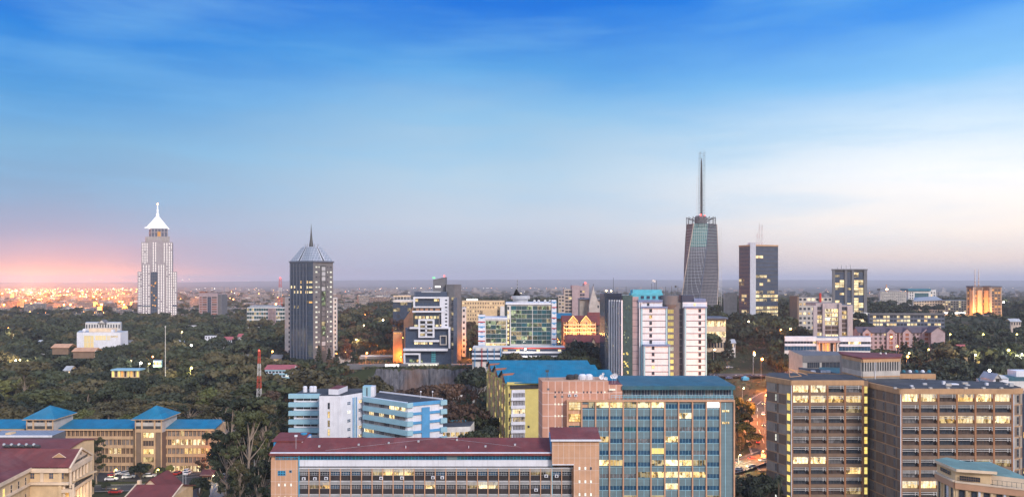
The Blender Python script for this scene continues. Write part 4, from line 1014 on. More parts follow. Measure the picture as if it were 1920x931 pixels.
dg = bpy.context.evaluated_depsgraph_get(); tm = bpy.data.meshes.new_from_object(to.evaluated_get(dg)); bpy.data.objects.remove(to)
tm.materials.clear(); tm.materials.append(MATS['steel_dark']); to = bpy.data.objects.new('inscription', tm); COL.objects.link(to); to.parent = B.o
c = fg.P(L/2, ze+.25, .12); to.location = (c[0]-B.org[0], c[1]-B.org[1], c[2]-B.org[2]); to.rotation_euler = (R(90), 0, math.atan2(fg.u[1], fg.u[0]))
q = B.new('emblem'); q.prism([fg.P(L/2-.25,0,.05)[:2], fg.P(L/2+.25,0,.05)[:2], fg.P(L/2+.25,0,.15)[:2], fg.P(L/2-.25,0,.15)[:2]], ze+1.8, ze+2.5, 'steel_dark')
# roofs
rf = B.new('roof'); xg = X(150,233)
def slope(mb, a, b, c, d, m, t=.25): mb.hexa([tuple(Vector(p)-Vector((0,0,t))) for p in (a,b,c,d)]+[a,b,c,d], m)
slope(rf, (-150,224.3,ze), (xe+.4,224.3,ze), (xg+.3,233,zr), (-148,233,zr), 'maroon_roof'); slope(rf, (-148,233,zr), (xg+.3,233,zr), (X(170,241)+.4,241.7,ze), (-150,241.7,ze), 'maroon_roof')
rf2 = B.new('wing_roof'); zr2 = Z(858,216)
slope(rf2, (-134.9,224.8,ze+.05), (-128.4,179,ze+.05), (-144.5,179,zr2+.2), (-143.6,226.5,zr2+.2), 'maroon_roof')
slope(rf2, (-143.6,226.5,zr2+.2), (-144.5,179,zr2+.2), (-165,179,ze), (-165,226.5,ze), 'maroon_roof')
dm = MB('dormer', rf); c = Vector((X(111,227.6), 227.6, Z(853,227.6)))
dm.poly([c+Vector((-1.8,0,-.6)), c+Vector((1.8,0,-.6)), c+Vector((0,0,.6))], 'tan'); dm.bar(c+Vector((-1.9,-.05,-.6)), c+Vector((0,-.05,.65)), .1, 'cream_trim'); dm.bar(c+Vector((1.9,-.05,-.6)), c+Vector((0,-.05,.65)), .1, 'cream_trim')
B.done()
point('portico_light', (-129, 227.6, 13.5), 900, (1,.62,.2), .5, B.o); point('portico_light', (-124.5, 230, 8), 900, (1,.62,.2), .5, B.o); point('portico_light', (-120.5, 232, 5), 1500, (1,.62,.2), .5, B.o)
# rear court wing
yb0 = 252
B = Bld('court_annex', 'maroon roofed rear wing of the court house with grey ducts on the roof', [P2(-60,yb0), P2(147,yb0+4), (X(147,256),266), (X(-60,252)-3,266)])
zt = Z(841,yb0); zr = Z(823,261); w = B.p('wall'); w.bx(-175, X(125,yb0), yb0, 268, B.z0, zt-.3, 'cream')
xe2 = X(143,257); q = B.new('roof'); slope(q, (-176,yb0-.6,zt), (xe2+.5,yb0-.6,zt), (xe2+.5,261,zr), (-176,261,zr), 'maroon_roof'); slope(q, (-176,261,zr), (xe2+.5,261,zr), (xe2+.5,269.5,zt), (-176,269.5,zt), 'maroon_roof')
w.bx(X(125,yb0)-.02, xe2, yb0+.01, 267.9, B.z0, zt-.3, 'cream'); w.poly([(xe2,yb0,zt-.3),(xe2,268,zt-.3),(xe2,261,zr-.3)], 'cream')
for i in range(5): q = B.new('roof_duct'); xx = X(2+14*i,yb0-.2); q.bar((xx,yb0+1,zt+.9),(xx+2.3,yb0+.6+.2*(i % 2),zt+.7),.5,'steel_dark',8); q.ball((xx+.3,yb0+.8,zt+1.2),.5,'metal')
B.done()
B = Bld('flat_annex', 'low flat roofed annex with white roof edge behind the rear maroon roof', [P2(-20,276), P2(98,276), (X(98,276)-1,286), (X(-20,276)-2,286)], cat='annex')
zt = Z(816,276); B.p('wall').prism(B.pts, B.z0, zt, 'grey', 'silver_roof'); q = B.new('roof_rim'); fr_ = F(B.pts[0], B.pts[1]); fr_.box(q, 0, fr_.L, zt-.5, zt+.15, 0, .3, 'white')
q = B.new('lift_house'); q.bx(X(10,278), X(20,278), 278, 281, zt, Z(811,278), 'cream'); B.done()

# ---- small maroon-roofed gatehouse hall at the bottom
Yh = 236; B = Bld('hall', 'small cream hall with maroon gable roof at the bottom edge, beside the access road', [P2(246,Yh), P2(323,Yh), (X(323,Yh),250), (X(246,Yh),250)])
ze = Z(939,Yh-3); zr = Z(906.5,243); x0, x1 = X(241,Yh), X(321,Yh)
w = B.p('wall'); w.bx(x0, x1, Yh-2, 252, B.z0, ze, 'cream'); q = B.new('roof'); gable_x(q, x0, x1, Yh-3, 252, ze, zr, 'maroon_roof', 'cream_trim', .7)
xc = X(301,250); q = B.new('cross_roof'); gable_y(q, xc-6.5, xc+5.5, 244.5, 256, Z(921,250), Z(894.5,246), 'maroon_roof', 'cream_trim', .5); w.bx(xc-6.3, xc+5.2, 246, 256, B.z0, Z(921,250), 'cream')
for yy in (Yh-3.6, 252.4):
    b_ = B.new('verge_board'); b_.bar((x0-.7,yy if False else Yh-3.6,ze-.2),(x0-.7,(Yh+249)/2+.1,zr+.1),.25,'cream_trim'); b_.bar((x1+.7,Yh-3.6,ze-.2),(x1+.7,(Yh+249)/2+.1,zr+.1),.25,'cream_trim'); break
q = B.new('chimney'); q.bx(x0-.9, x0+.1, 243.3, 244.2, zr-.8, zr+1.0, 'cream_trim'); B.done()

# ---- guard house
Yg = 282; B = Bld('guard_house', 'tiny cream guard house with red roof beside the gate, lit by two lamps', [P2(377,Yg), P2(404,Yg), (X(404,Yg),287), (X(377,Yg),287)], cat='guard house')
x0, x1 = X(378,Yg), X(402,Yg); B.p('wall').bx(x0, x1, Yg, 287, B.z0, 3.0, 'cream'); f = F((x0,Yg), (x1,Yg))
q = B.new('roof'); gable_x(q, x0, x1, Yg-.5, 287.5, 3.0, 4.3, 'maroon_roof', 'cream', .5); q = B.new('eave'); f.box(q, -.4, f.L+.4, 2.5, 3.0, 0, .7, 'cream_trim')
B.win(f, 2.2, 3.4, 1.2, 2.2, .03, 'glass', 2, 0, 'white', .08); B.win(f, .5, 1.4, 0, 2.1, .03, 'brick_red', name='door'); B.done()
# ================================================================ middle distance
def simple(name, label, px0, px1, Y, ytop, wallm, roofm=None, depth=18, nx=0, nz=0, wm=None, wf=.7, hf=.55, top=.9, bot=0, side=None, zb=None, group=None, cat='building', Y1=None, ncol=None, nomul=True, d=.12):
    """a box-like building seen at px0..px1, roof line at ytop; windows in an nx by nz grid"""
    Y1 = Y1 or Y; A, C_ = P2(px0, Y), P2(px1, Y1)
    pts = [A, C_, (C_[0]*(1+.8*depth/Y1), Y1+depth), (A[0]*(1+.8*depth/Y), Y+depth)]
    B = Bld(name, label, pts, cat=cat, group=group, z0=zb)
    zt = Z(ytop, Y); B.zt = zt; B.Y = Y
    B.p('wall').prism(pts, B.z0, zt, wallm, roofm or wallm)
    f = F(A, C_); B.f = f
    if nx:
        ph = (zt-top-bot-B.z0)/nz if bot is not None else 0
        for r_ in range(nz):
            for c in range(nx):
                a = f.L*(c+(1-wf)/2)/nx; b = f.L*(c+1-(1-wf)/2)/nx; z1 = zt-top-ph*r_
                m_ = wm(r_, c) if callable(wm) else wm
                B.win(f, a, b, z1-ph*hf, z1, .04, m_)
    fs = F(C_, pts[2]) if px1 < 960 else F(pts[3], A); B.fs = fs
    if side:
        sx, sm = side; ph = (zt-top-B.z0)/nz
        for r_ in range(nz):
            for c in range(sx): B.win(fs, fs.L*(c+.2)/sx, fs.L*(c+.8)/sx, zt-top-ph*r_-ph*hf, zt-top-ph*r_, .04, sm(r_, c) if callable(sm) else sm)
    return B
rnd = random.Random(5)
def ch(*o): return lambda r, c: rnd.choice(o)

# ---- floodlit stepped tower with the white pyramid
Y0 = 1100; kk = Y0/FP
def xk(px): return X(px, Y0)
B = Bld('stepped_tower', 'floodlit stepped tower with glowing white pyramid top and strings of white lights', [P2(258,Y0), P2(332,Y0), (xk(332),Y0+40), (xk(258),Y0+40)])
zb = B.z0
def zz(py): return Z(py, Y0)
def tier(mb, a, b, dy, dep, z0_, z1_, m): mb.prism([(xk(a),Y0+dy), (xk(b),Y0+dy), (X(b+.8,Y0+dep),Y0+dep), (X(a,Y0+dep),Y0+dep)], z0_, z1_, m)
t = B.new('lower_tier'); tier(t, 258, 331, 0, 40, zb, zz(509), 'beige_tower')
t = B.new('middle_tier'); tier(t, 266, 324, -1.6, 38, zb, zz(453.5), 'beige_tower')
for a, b, yt in ((269.5,284,494),(297.5,311.5,494),(280,306,450)):
    t = B.new('projecting_bay'); tier(t, a, b, -3.4 if yt > 460 else -2.4, 30, zb, zz(yt), 'beige_tower')
t = B.new('upper_tier'); tier(t, 272.5, 317, 2, 34, zz(455), zz(443), 'beige_tower')
for i in range(15): t.bx(xk(273+3*i), xk(274.4+3*i), Y0+1.2, Y0+2, zz(453), zz(443.5), 'concrete_light')
t = B.new('lantern'); tier(t, 279.5, 311.5, 6, 30, zz(443), zz(427.5), 'grey_blue')
for i in range(6): t.bx(xk(279.5+6.1*i), xk(281+6.1*i), Y0+5.4, Y0+6, zz(443), zz(428), 'beige_tower')
tier(t, 279, 312, 5.2, 30.5, zz(435.5), zz(434), 'beige_tower')
B.win(F((xk(292),Y0+5.2),(xk(298),Y0+5.2)), 0, 6*kk, zz(443), zz(433.5), .05, 'lit_orange'); 
pr = B.new('pyramid_crown'); cx, cy = X(295.5,Y0+18), Y0+18; a_ = 15.8*kk
for ring in range(6):
    r0 = a_*(1-ring/6)+.3; r1 = a_*(1-(ring+1)/6)+.3; z0_, z1_ = zz(427.5)+(zz(401)-zz(427.5))*ring/6, zz(427.5)+(zz(401)-zz(427.5))*(ring+1)/6
    c0 = [(cx+sx*r0, cy+sy*r0, z0_) for sx, sy in ((-1,-1),(1,-1),(1,1),(-1,1))]; c1_ = [(cx+sx*r1, cy+sy*r1, z1_) for sx, sy in ((-1,-1),(1,-1),(1,1),(-1,1))]
    for i in range(4): pr.poly([c0[i], c0[(i+1) % 4], c1_[(i+1) % 4], c1_[i]], 'crown_white'); pr.bar(c0[i], c0[(i+1) % 4], .22, 'beige_tower')
for sx in (-1, 1): q = B.new('corner_lamp'); q.ball((cx+sx*(a_+.6), cy-a_, zz(426)), .8, 'crown_white')
q = B.new('spire'); q.lathe(cx, cy, [(1.6,zz(402)),(1.0,zz(396)),(.5,zz(384)),(.25,zz(378))], 'crown_white', 8)
for py, r_ in ((401,2.2),(392,1.4),(386,1.0),(380,1.0)): q.ball((cx,cy,zz(py)), r_, 'crown_white' if py != 380 else 'lamp_orange')
B.win(F((xk(284.4),Y0-2.4),(xk(297.2),Y0-2.4)), 0, 12.8*kk, zz(600), zz(510), .2, 'glass_navy', 4, 16, 'grey', .5)
for i in range(12):
    a = rnd.uniform(.5, 7); z1 = zz(rnd.uniform(522, 575)); B.win(F((xk(284.4),Y0-2.4),(xk(297.2),Y0-2.4)), a, a+1.6, z1-1.4, z1, .9, 'lit_orange')
strings = [(261,511,600,0),(264.7,511,600,0),(269,456,492,-1.6),(273,456,494,-1.6),(277,456,492,-1.6),(271.5,497,600,-3.4),(276.5,497,600,-3.4),(281.5,497,600,-3.4),(289,455,508,-2.4),(293.4,455,508,-2.4),(300,497,600,-3.4),(304.6,497,600,-3.4),(309,497,600,-3.4),(304,456,492,-1.6),(309,456,492,-1.6),(314,456,600,-1.6),(318.5,456,600,-1.6),(322.5,456,600,-1.6),(326,511,600,0),(329.6,511,600,0)]
for px, y0_, y1_, dy_ in strings:
    q = B.new('light_string'); y = y0_
    while y < y1_:
        if rnd.random() > .04:
            m_ = 'string_white' if y < 588 or rnd.random() < .6 else 'lamp_orange' if y > 592 and rnd.random() < .2 else 'lit_warm'
            q.bx(xk(px-.6), xk(px+.6), Y0+dy_-.35, Y0+dy_-.06, zz(y+1.3), zz(y), m_)
        y += 3.05
q = B.new('band'); q.bx(xk(257.6), xk(332.4), Y0-.5, Y0, zz(574), zz(571.5), 'grey_blue'); q.bx(xk(269), xk(284), Y0-3.9, Y0-3.4, zz(574), zz(571.5), 'grey_blue')
B.done()

# ---- dark tower with the pale truncated pyramid roof
Ya, Yb_ = 592, 578
p0, p1, p2, p3 = P2(543.5,Ya), P2(579,Yb_), P2(587,Yb_-1), P2(624.5,Ya-2)
B = Bld('dark_tower', 'dark grey office tower with pale truncated pyramid roof and needle spire', [p0, p1, p2, p3, (X(622,614),614), (X(582,622),622), (X(546,614),614)])
zb = B.z0; zt = Z(491,Yb_); B.p('wall').prism(B.pts, zb, zt, 'grey')
fl, fc, fr_ = F(p0,p1), F(p1,p2), F(p2,p3)
q = B.new('glass_front'); fl.box(q, .2, fl.L+.0, zb, zt, 0, .25, 'glass_navy'); fc.box(q, 0, fc.L, zb, zt, 0, .25, 'glass_navy')
for i in range(6): u = fl.L*(i+.35)/6; q = B.new('fin'); fl.box(q, u, u+.45, zb+3, zt-1, .25, .8, 'grey_blue')
for i in range(19): q = B.new('floor_line'); z = zt-2.4-3.62*i; fl.box(q, 0, fl.L, z-.28, z, .25, .34, 'steel_dark'); fc.box(q, 0, fc.L, z-.28, z, .25, .34, 'steel_dark')
L2 = {(3,3),(3,5),(4,0),(4,1),(4,3),(4,5),(5,1),(5,2),(5,3),(5,5),(7,5),(8,1),(8,2),(5,4.6)}
for r_, c in L2: B.win(fl, fl.L*(c+.45)/6, fl.L*(c+.85)/6, zt-3.62*r_-4.6, zt-3.62*r_-2.7, .36, 'lit_far' if r_ < 7 else 'lit_far_dim')
for r_ in range(17):
    z = zt-2.6-3.62*r_
    for c, (a, b) in enumerate(((591.5,595),(597.5,598.8),(613.5,615),(618.5,622))):
        on = rnd.random() < (.85 if c in (0,3) else .4)
        B.win(fr_, fr_.u_at(a), fr_.u_at(b), z-1.5, z-.4, .05, 'lit_white' if on else 'glass')
    if r_ in (3,4,5,7): B.win(fc, .3, fc.L-.4, z-1.7, z-.4, .36, 'lit_far' if r_ != 7 else 'lit_orange')
q = B.new('glass_slot'); fr_.box(q, fr_.u_at(601), fr_.u_at(611.5), zb+3, zt-2.5, 0, .3, 'steel_dark')
for r_ in range(17): z = zt-3.4-3.62*r_; B.win(fr_, fr_.u_at(602.8), fr_.u_at(609.6), z-2.9, z, .34, rnd.choice(['lit_green','glass_curtain','lit_far_dim']) if 4 < r_ < 14 else rnd.choice(['glass_curtain','metal']))
q = B.new('cornice'); q.prism([((a-B.org[0])*1.05+B.org[0], (b-B.org[1])*1.05+B.org[1]) for a, b in B.pts], zt, zt+.9, 'grey_blue', 'grey')
rf = B.new('roof'); lo = [((a-B.org[0])*1.0+B.org[0], (b-B.org[1])*1.0+B.org[1], zt+.9) for a, b in B.pts]; zt2 = Z(462.5,592); hi = [((a-B.org[0])*.44+B.org[0]+.3, (b-B.org[1])*.44+B.org[1], zt2) for a, b in B.pts]
for i in range(7): j = (i+1) % 7; rf.poly([lo[i], lo[j], hi[j], hi[i]], 'silver_roof')
rf.poly(hi, 'grey')
for a, b in ((.55,.8),):
    for i in (0, 2): 
        q = MB('roof_slot', rf); A_, B2_, C2_, D2_ = Vector(lo[i]), Vector(lo[i+1]), Vector(hi[i+1]), Vector(hi[i]); n_ = (B2_-A_).cross(D2_-A_).normalized()*.35
        if n_.y > 0: n_ = -n_
        for s0, s1, m_ in ((.42,.46,'white'),(.46,.56,'steel_dark'),(.56,.6,'white')):
            q.poly([A_.lerp(B2_,s0)+n_, A_.lerp(B2_,s1)+n_, D2_.lerp(C2_,s1)+n_, D2_.lerp(C2_,s0)+n_], m_)
q = B.new('spire'); cx, cy = X(583.5,597), 597; q.lathe(cx, cy, [(1.7,zt2-.5),(1.5,zt2+2),(.9,zt2+6),(.75,zt2+8),(.45,zt2+11),(.35,zt2+13),(.08,Z(420,597))], 'steel_dark', 8)
for dx_ in (-4,-2.5,3,5.5): q = B.new('antenna'); q.bar((cx+dx_,cy-2,zt2),(cx+dx_,cy-2,zt2+2.2),.14,'steel_dark')
B.done()
for px0, px1, yt, lb in ((534,545,557,'slim white apartment slab peeping out left of the dark tower'), (620,631.5,558,'slim white apartment slab peeping out right of the dark tower')):
    B = simple('apartment_slab', lb, px0, px1, 650, yt, 'off_white', nx=2 if px0 < 600 else 2, nz=14, wm=lambda r, c: 'glass' if c else 'off_white', wf=.45, hf=.5, depth=14); B.done()

# ---- white stepped block with glass, and its grey tower
Y0 = 555
def bxp(mb, a, b, y0_, y1_, d0, d1, m, Y=None):
    Y = Y or Y0; mb.bx(X(a,Y), X(b,Y), Y-d1, Y-d0, Z(y1_,Y), Z(y0_,Y), m)
B = Bld('stepped_office', 'white framed stepped glass office above the rock face, with a grey slant-topped tower', [P2(757,Y0-3), P2(850,Y0-3), P2(866,Y0+12), (X(850,Y0),Y0+26), (X(770,Y0),Y0+26)])
w = B.p('wall'); bxp(w, 779, 838, 547, 700, -22, -.5, 'glass_navy'); bxp(w, 760, 846, 614, 700, -20, -.2, 'glass_navy')
def frame(nm, a, b, y0_, y1_, d, m='white', t=3.0):
    q = B.new(nm); bxp(q, a, b, y0_, y0_+t, 0, d, m); bxp(q, a, b, y1_-t*.8, y1_, 0, d, m); bxp(q, a, a+t, y0_+t, y1_-t*.8, 0, d, m); bxp(q, b-t, b, y0_+t, y1_-t*.8, 0, d, m)
f0 = F(P2(757,Y0), P2(850,Y0)); k0 = Y0/FP; UU = lambda px: (px-757)*k0
frame('white_frame', 775.5, 828, 556, 576, 2.0); q = B.new('side_wall'); bxp(q, 828, 841, 556, 613, -16, 1.9, 'white')
for i in range(8): z = Z(561+6.6*i,Y0); B.win(f0, UU(835), UU(839), z-1, z, 2.0, 'glass')
B.win(f0, UU(778.5), UU(825), Z(573.5,Y0), Z(566,Y0), .6, 'glass_navy', 6, 1, 'steel_dark', .15); B.win(f0, UU(779), UU(784), Z(565,Y0), Z(560,Y0), .7, 'lit_far'); B.win(f0, UU(814), UU(823), Z(564.5,Y0), Z(560,Y0), .7, 'lit_far')
q = B.new('band'); bxp(q, 774, 838, 582, 585, 0, 2.2, 'white'); bxp(q, 776, 840, 576, 577, 0, 1.4, 'white')
for i, (a, b) in enumerate(((780,786),(788,794),(797,803),(806,812),(816,825))): B.win(f0, UU(a), UU(b), Z(581.5,Y0), Z(577.5,Y0), .1, 'salmon_trim')
for i in range(7): B.win(f0, UU(778+7*i), UU(783+7*i), Z(597,Y0), Z(592,Y0), .2, 'lit_far')
frame('white_frame', 785, 815, 597.5, 632, 2.6, t=3.2); q = B.new('white_grid'); bxp(q, 798, 801, 599, 630, 0, 2.4, 'white')
for y_ in (606.5, 614, 621.5): bxp(q, 787, 813, y_, y_+2.2, 0, 2.4, 'white')
for i in range(2):
    for j in range(4): B.win(f0, UU(788.5+12.5*i), UU(797+12.5*i), Z(605.5+7.6*j,Y0), Z(601+7.6*j,Y0), .5, 'lit_far_dim' if (i+j) % 2 else 'glass')
for a, b in ((777,784),(817,822),(823.5,828),(829,832)): B.win(f0, UU(a), UU(b), Z(612,Y0), Z(608,Y0), .3, 'lit_far')
frame('grey_frame', 823, 838, 588, 612, 1.6, 'grey', 2.2)
q = B.new('band'); bxp(q, 769, 785, 612.5, 615.5, 0, 3, 'white'); bxp(q, 815, 845, 612.5, 615.5, 0, 3, 'white'); bxp(q, 841.5, 844.5, 615.5, 652, -10, 3, 'white'); bxp(q, 777, 824, 636.5, 640, 0, 2.6, 'white')
frame('grey_frame', 825, 838, 628, 646, 1.8, 'concrete_light', 1.8)
for i in range(6): B.win(f0, UU(777+4.2*i), UU(780.5+4.2*i), Z(645,Y0), Z(641,Y0), .3, 'lit_far')
B.win(f0, UU(805), UU(811), Z(645,Y0), Z(641,Y0), .3, 'lit_far')
q = B.new('band'); bxp(q, 757.5, 840, 652.5, 656.5, -10, 4, 'white')
frame('white_frame', 758, 789, 661, 683, 4.0, t=2.6); 
for i, m_ in enumerate(('lit_green','lit_green','lit_warm','lit_green')): B.win(f0, UU(768+6.5*i), UU(773.5+6.5*i), Z(678,Y0), Z(673,Y0), .5, m_)
B.win(f0, UU(809), UU(817), Z(679,Y0), Z(655,Y0), .4, 'glass_teal', 3, 6, 'turquoise', .2)
q = B.new('base'); bxp(q, 761, 823, 679.5, 696, -4, 5, 'off_white'); bxp(q, 838, 850, 655, 700, -20, -1, 'grey')
for i in range(11): B.win(F(P2(757,Y0-5), P2(850,Y0-5)), (765.5-757+5*i)*.3667, (769.7-757+5*i)*.3667, Z(686.5,Y0-5), Z(682,Y0-5), .05, 'lit_white')
q = B.new('tower'); q.prism([P2(836,Y0+4), P2(852,Y0+2), P2(865,Y0+12), (X(860,Y0+25),Y0+25), (X(838,Y0+25),Y0+25)], B.z0, Z(533,Y0), 'grey', 'grey')
q.prism([P2(850,Y0+1), P2(857,Y0+0), P2(857,Y0+4), P2(850,Y0+4)], Z(700,Y0), Z(558,Y0), 'grey_blue')
ft = F(P2(836,Y0+4), P2(852,Y0+2))
for r_ in range(14): B.win(ft, 4.6, ft.L+.5, Z(562+9.5*r_,Y0), Z(557+9.5*r_,Y0), .9, 'glass' if r_ % 3 else 'lit_far_dim')
q = B.new('penthouse'); xa, xb = X(812,Y0+8), X(835,Y0+8)
q.hexa([(xa,Y0+8,Z(547,Y0+8)),(xb,Y0+8,Z(547,Y0+8)),(xb,Y0+22,Z(547,Y0+8)),(xa,Y0+22,Z(547,Y0+8)),(xa,Y0+8,Z(524,Y0+8)),(xb,Y0+8,Z(519,Y0+8)),(xb,Y0+22,Z(519,Y0+8)),(xa,Y0+22,Z(524,Y0+8))], 'grey')
B.win(F((xa,Y0+8),(xb,Y0+8)), 1.4, 5.2, Z(538.5,Y0+8), Z(535.5,Y0+8), .05, 'neon_white')
q = B.new('roof_terrace'); bxp(q, 776, 838, 546.5, 556, -18, -1, 'grey_blue'); bxp(q, 790, 826, 546, 548, -16, 0, 'metal')
q = B.new('warning_lamp'); q.ball((X(833,Y0+9),Y0+9,Z(517,Y0)), .5, 'lamp_red'); q = B.new('green_lamp'); q.bx(X(811,Y0+9),X(816,Y0+9),Y0+8.8,Y0+9.2,Z(522,Y0+9),Z(519,Y0+9),'lamp_green')
B.done()
B = simple('apartment_block', 'white slab with a column of dark windows right of the grey slant-topped tower', 866, 873.5, 575, 577, 'off_white', nx=1, nz=8, wm='glass', wf=.5, hf=.4, depth=20, zb=Z(637,575)-12); B.done()
B = simple('glass_block', 'small dark glass block with white roof frame, left of the white stepped office', 736.5, 771, 640, 563, 'glass_navy', 'grey', nx=5, nz=8, wm=ch('glass','glass_navy','glass_navy','lit_far_dim'), wf=.9, depth=20)
q = B.new('roof_frame'); q.bx(X(737,640),X(771,640),639,660,Z(566,640),Z(562,640),'off_white'); q.bx(X(738,640),X(770,640),638.8,641,Z(556,640),Z(553.5,640),'cream_trim')
for i in range(6): q.bar((X(739+6*i,640),639.5,Z(563,640)),(X(739+6*i,640),639.5,Z(555,640)),.3,'off_white')
B.done()
B = simple('leaning_wall', 'sloping peach wall lit orange beside the dark glass block', 757, 775, 600, 600, 'peach', depth=5, cat='wall'); 
B.p('wall').poly([(X(757,600),599.9,Z(600,600)),(X(775,600),599.9,Z(600,600)),(X(775,600),599.9,Z(574,600))], 'peach'); B.done()
B = simple('concrete_tower', 'bare concrete shaft washed orange from below, left of the stepped office', 737, 754.5, 575, 622, 'tan', depth=9, cat='tower')
for i in range(4): B.win(B.f, 1+1.3*i, 1.8+1.3*i, Z(625,575), Z(623,575), .05, 'lit_orange')
B.done()

# ---- hotel
B = simple('hotel', 'cream hotel slab with a grid of small dark windows and a glowing rooftop sign', 866, 946, 700, 563.5, 'cream', nx=17, nz=9, wm=lambda r, c: 'lit_far' if (r*5+c*3) % 11 == 0 else 'glass_brown', wf=.42, hf=.42, depth=18, top=1.5)
q = B.new('rooftop_sign'); 
for i in range(8): q.bx(X(875+2.7*i,700), X(877+2.7*i,700), 699.3, 699.7, Z(563,700), Z(559.5+(i % 2)*.6,700), 'neon_white')
q = B.new('stair_block'); q.bx(X(905,695), X(932,695), 694, 700, B.z0, Z(581,695), 'cream'); q.bx(X(938,696), X(946,696), 692, 700, B.z0, Z(574,695), 'off_white')
B.done()

# ---- twin glass office with striped red white and blue columns
Y0 = 520; kq = Y0/FP
B = Bld('glass_office', 'green glass office with red, white and blue striped columns and a round rooftop drum', [P2(897,Y0), P2(1044,Y0), (X(1044,Y0),Y0+28), (X(897,Y0),Y0+28)])
w = B.p('wall'); bxp(w, 909, 956, 598, 720, -24, 0, 'off_white'); bxp(w, 951, 1036, 570, 720, -26, 0, 'off_white')
f0 = F(P2(897,Y0), P2(1044,Y0)); UU = lambda px: (px-897)*kq
def curtain(a, b, y0_, y1_, nx_c, nz_r, d, opts):
    for i in range(nx_c):
        for j in range(nz_r):
            u0, u1 = UU(a)+(UU(b)-UU(a))*i/nx_c, UU(a)+(UU(b)-UU(a))*(i+1)/nx_c; z1 = Z(y0_+(y1_-y0_)*j/nz_r,Y0); z0_ = Z(y0_+(y1_-y0_)*(j+1)/nz_r,Y0)
            B.win(f0, u0+.06, u1-.06, z0_+.25, z1, d, opts(i, j), 2, 0, 'glass_teal', .12)
curtain(911, 949, 601, 642, 4, 5, .1, lambda i, j: rnd.choice(['lit_green','glass_green','lit_far_dim','glass_green']))
curtain(911, 949, 643, 649, 2, 1, .15, lambda i, j: 'lit_far')
curtain(958, 998, 573, 645, 4, 9, .1, lambda i, j: rnd.choice(['glass_green','glass_teal','glass_green','lit_green']) if j < 5 else rnd.choice(['lit_green','glass_green','lit_far_dim']))
curtain(999, 1033, 573, 645, 4, 9, .1, lambda i, j: rnd.choice(['glass_green','glass_teal','lit_green','glass_green','lit_far_dim']))
for j in range(9): B.win(f0, UU(951.5), UU(954.5), Z(580+8*j,Y0), Z(574.5+8*j,Y0), .1, 'lit_bright' if j else 'glass')
for (a, b, y0_, y1_, n_) in ((897,909.5,590,652,7),(1034.5,1043,562,650,9)):
    q = B.new('striped_column'); bxp(q, a, b, y0_, y1_, -6, 1.6, 'white')
    for j in range(n_):
        yy = y0_+3+(y1_-y0_)*j/n_; s_ = MB('stripe', q); bxp(s_, a-.2, b+.2, yy, yy+2, 1.6, 1.75, 'red' if j % 2 else 'mid_blue'); bxp(s_, a+(b-a)*.3, b-(b-a)*.3, yy+2.2, yy+3.6, 1.6, 1.7, 'blue_paint')
q = B.new('roof_slab'); bxp(q, 948, 1036, 567, 570.5, -27, 1, 'white'); bxp(q, 907, 951, 595, 598, -24, .8, 'white')
q = B.new('drum'); cx, cy = X(976,Y0+14), Y0+14; r_ = 18*kq
q.lathe(cx, cy, [(r_*.8,Z(568,Y0+14)),(r_*.8,Z(560,Y0+14)),(r_,Z(560,Y0+14)),(r_,Z(554.5,Y0+14)),(r_*.9,Z(554,Y0+14))], 'metal', 24)
q = B.new('roof_sail'); c_ = [(X(962,cy),cy,Z(554,cy)),(X(976,cy),cy,Z(554,cy)),(X(968,cy),cy,Z(540,cy))]; q.poly(c_, 'steel_dark'); q.poly([(a,b+3,c) for a, b, c in c_], 'steel_dark'); q.hexa([c_[0],c_[1],(c_[1][0],cy+3,c_[1][2]),(c_[0][0],cy+3,c_[0][2]),c_[2],(c_[2][0]+.1,cy,c_[2][2]),(c_[2][0]+.1,cy+3,c_[2][2]),(c_[2][0],cy+3,c_[2][2])], 'steel_dark')
q = B.new('antenna'); q.bar((X(970,cy),cy-1,Z(553,cy)),(X(970,cy),cy-1,Z(523,cy)),.22,'steel_dark',4,.1)
for j in range(6): q.bar((X(970,cy),cy-1.1,Z(540-3*j,cy)),(X(970,cy),cy-1.1,Z(538.4-3*j,cy)),.38,'off_white' if j % 2 else 'steel_dark')
for px in (1002, 1010, 1022, 1031): q = B.new('satellite_dish'); q.ball((X(px,Y0+6),Y0+6,Z(564,Y0+6)), .9, 'off_white')
B.done()
B = Bld('podium', 'long low podium with white, red and blue bands below the green glass office', [P2(885,498), P2(1060,498), (X(1060,498),515), (X(885,498),515)])
Yp = 498; w = B.p('wall'); w.bx(X(886,Yp), X(1060,Yp), Yp+.5, Yp+16, B.z0, Z(651,Yp), 'off_white')
for i, (a, m_) in enumerate(((651,'red'),(654,'navy'),(658,'white'),(662,'navy'),(666.5,'white'),(670,'navy'))):
    for x0_, x1_ in ((885,938),(942,1060)):
        if m_ == 'red' and x0_ == 885: continue
        q = B.new('band'); bxp(q, x0_, x1_, a+(0 if x0_ > 900 else 3), a+(2.2 if m_ == 'red' else 3.4)+(0 if x0_ > 900 else 3), -.5, .3+(.5 if m_ == 'white' else 0), m_, Yp)
for px in (890, 903, 914, 926, 938): q = B.new('pilaster'); bxp(q, px, px+1.3, 652, 690, 0, 1.0, 'red' if px % 2 else 'mid_blue', Yp)
fp = F(P2(885,Yp), P2(1060,Yp))
for a, b in ((944,952),(968,974),(1006,1012),(1046,1052)): B.win(fp, (a-885)*Yp/FP, (b-885)*Yp/FP, Z(657.6,Yp), Z(654.4,Yp), .9, 'lit_far')
B.done()

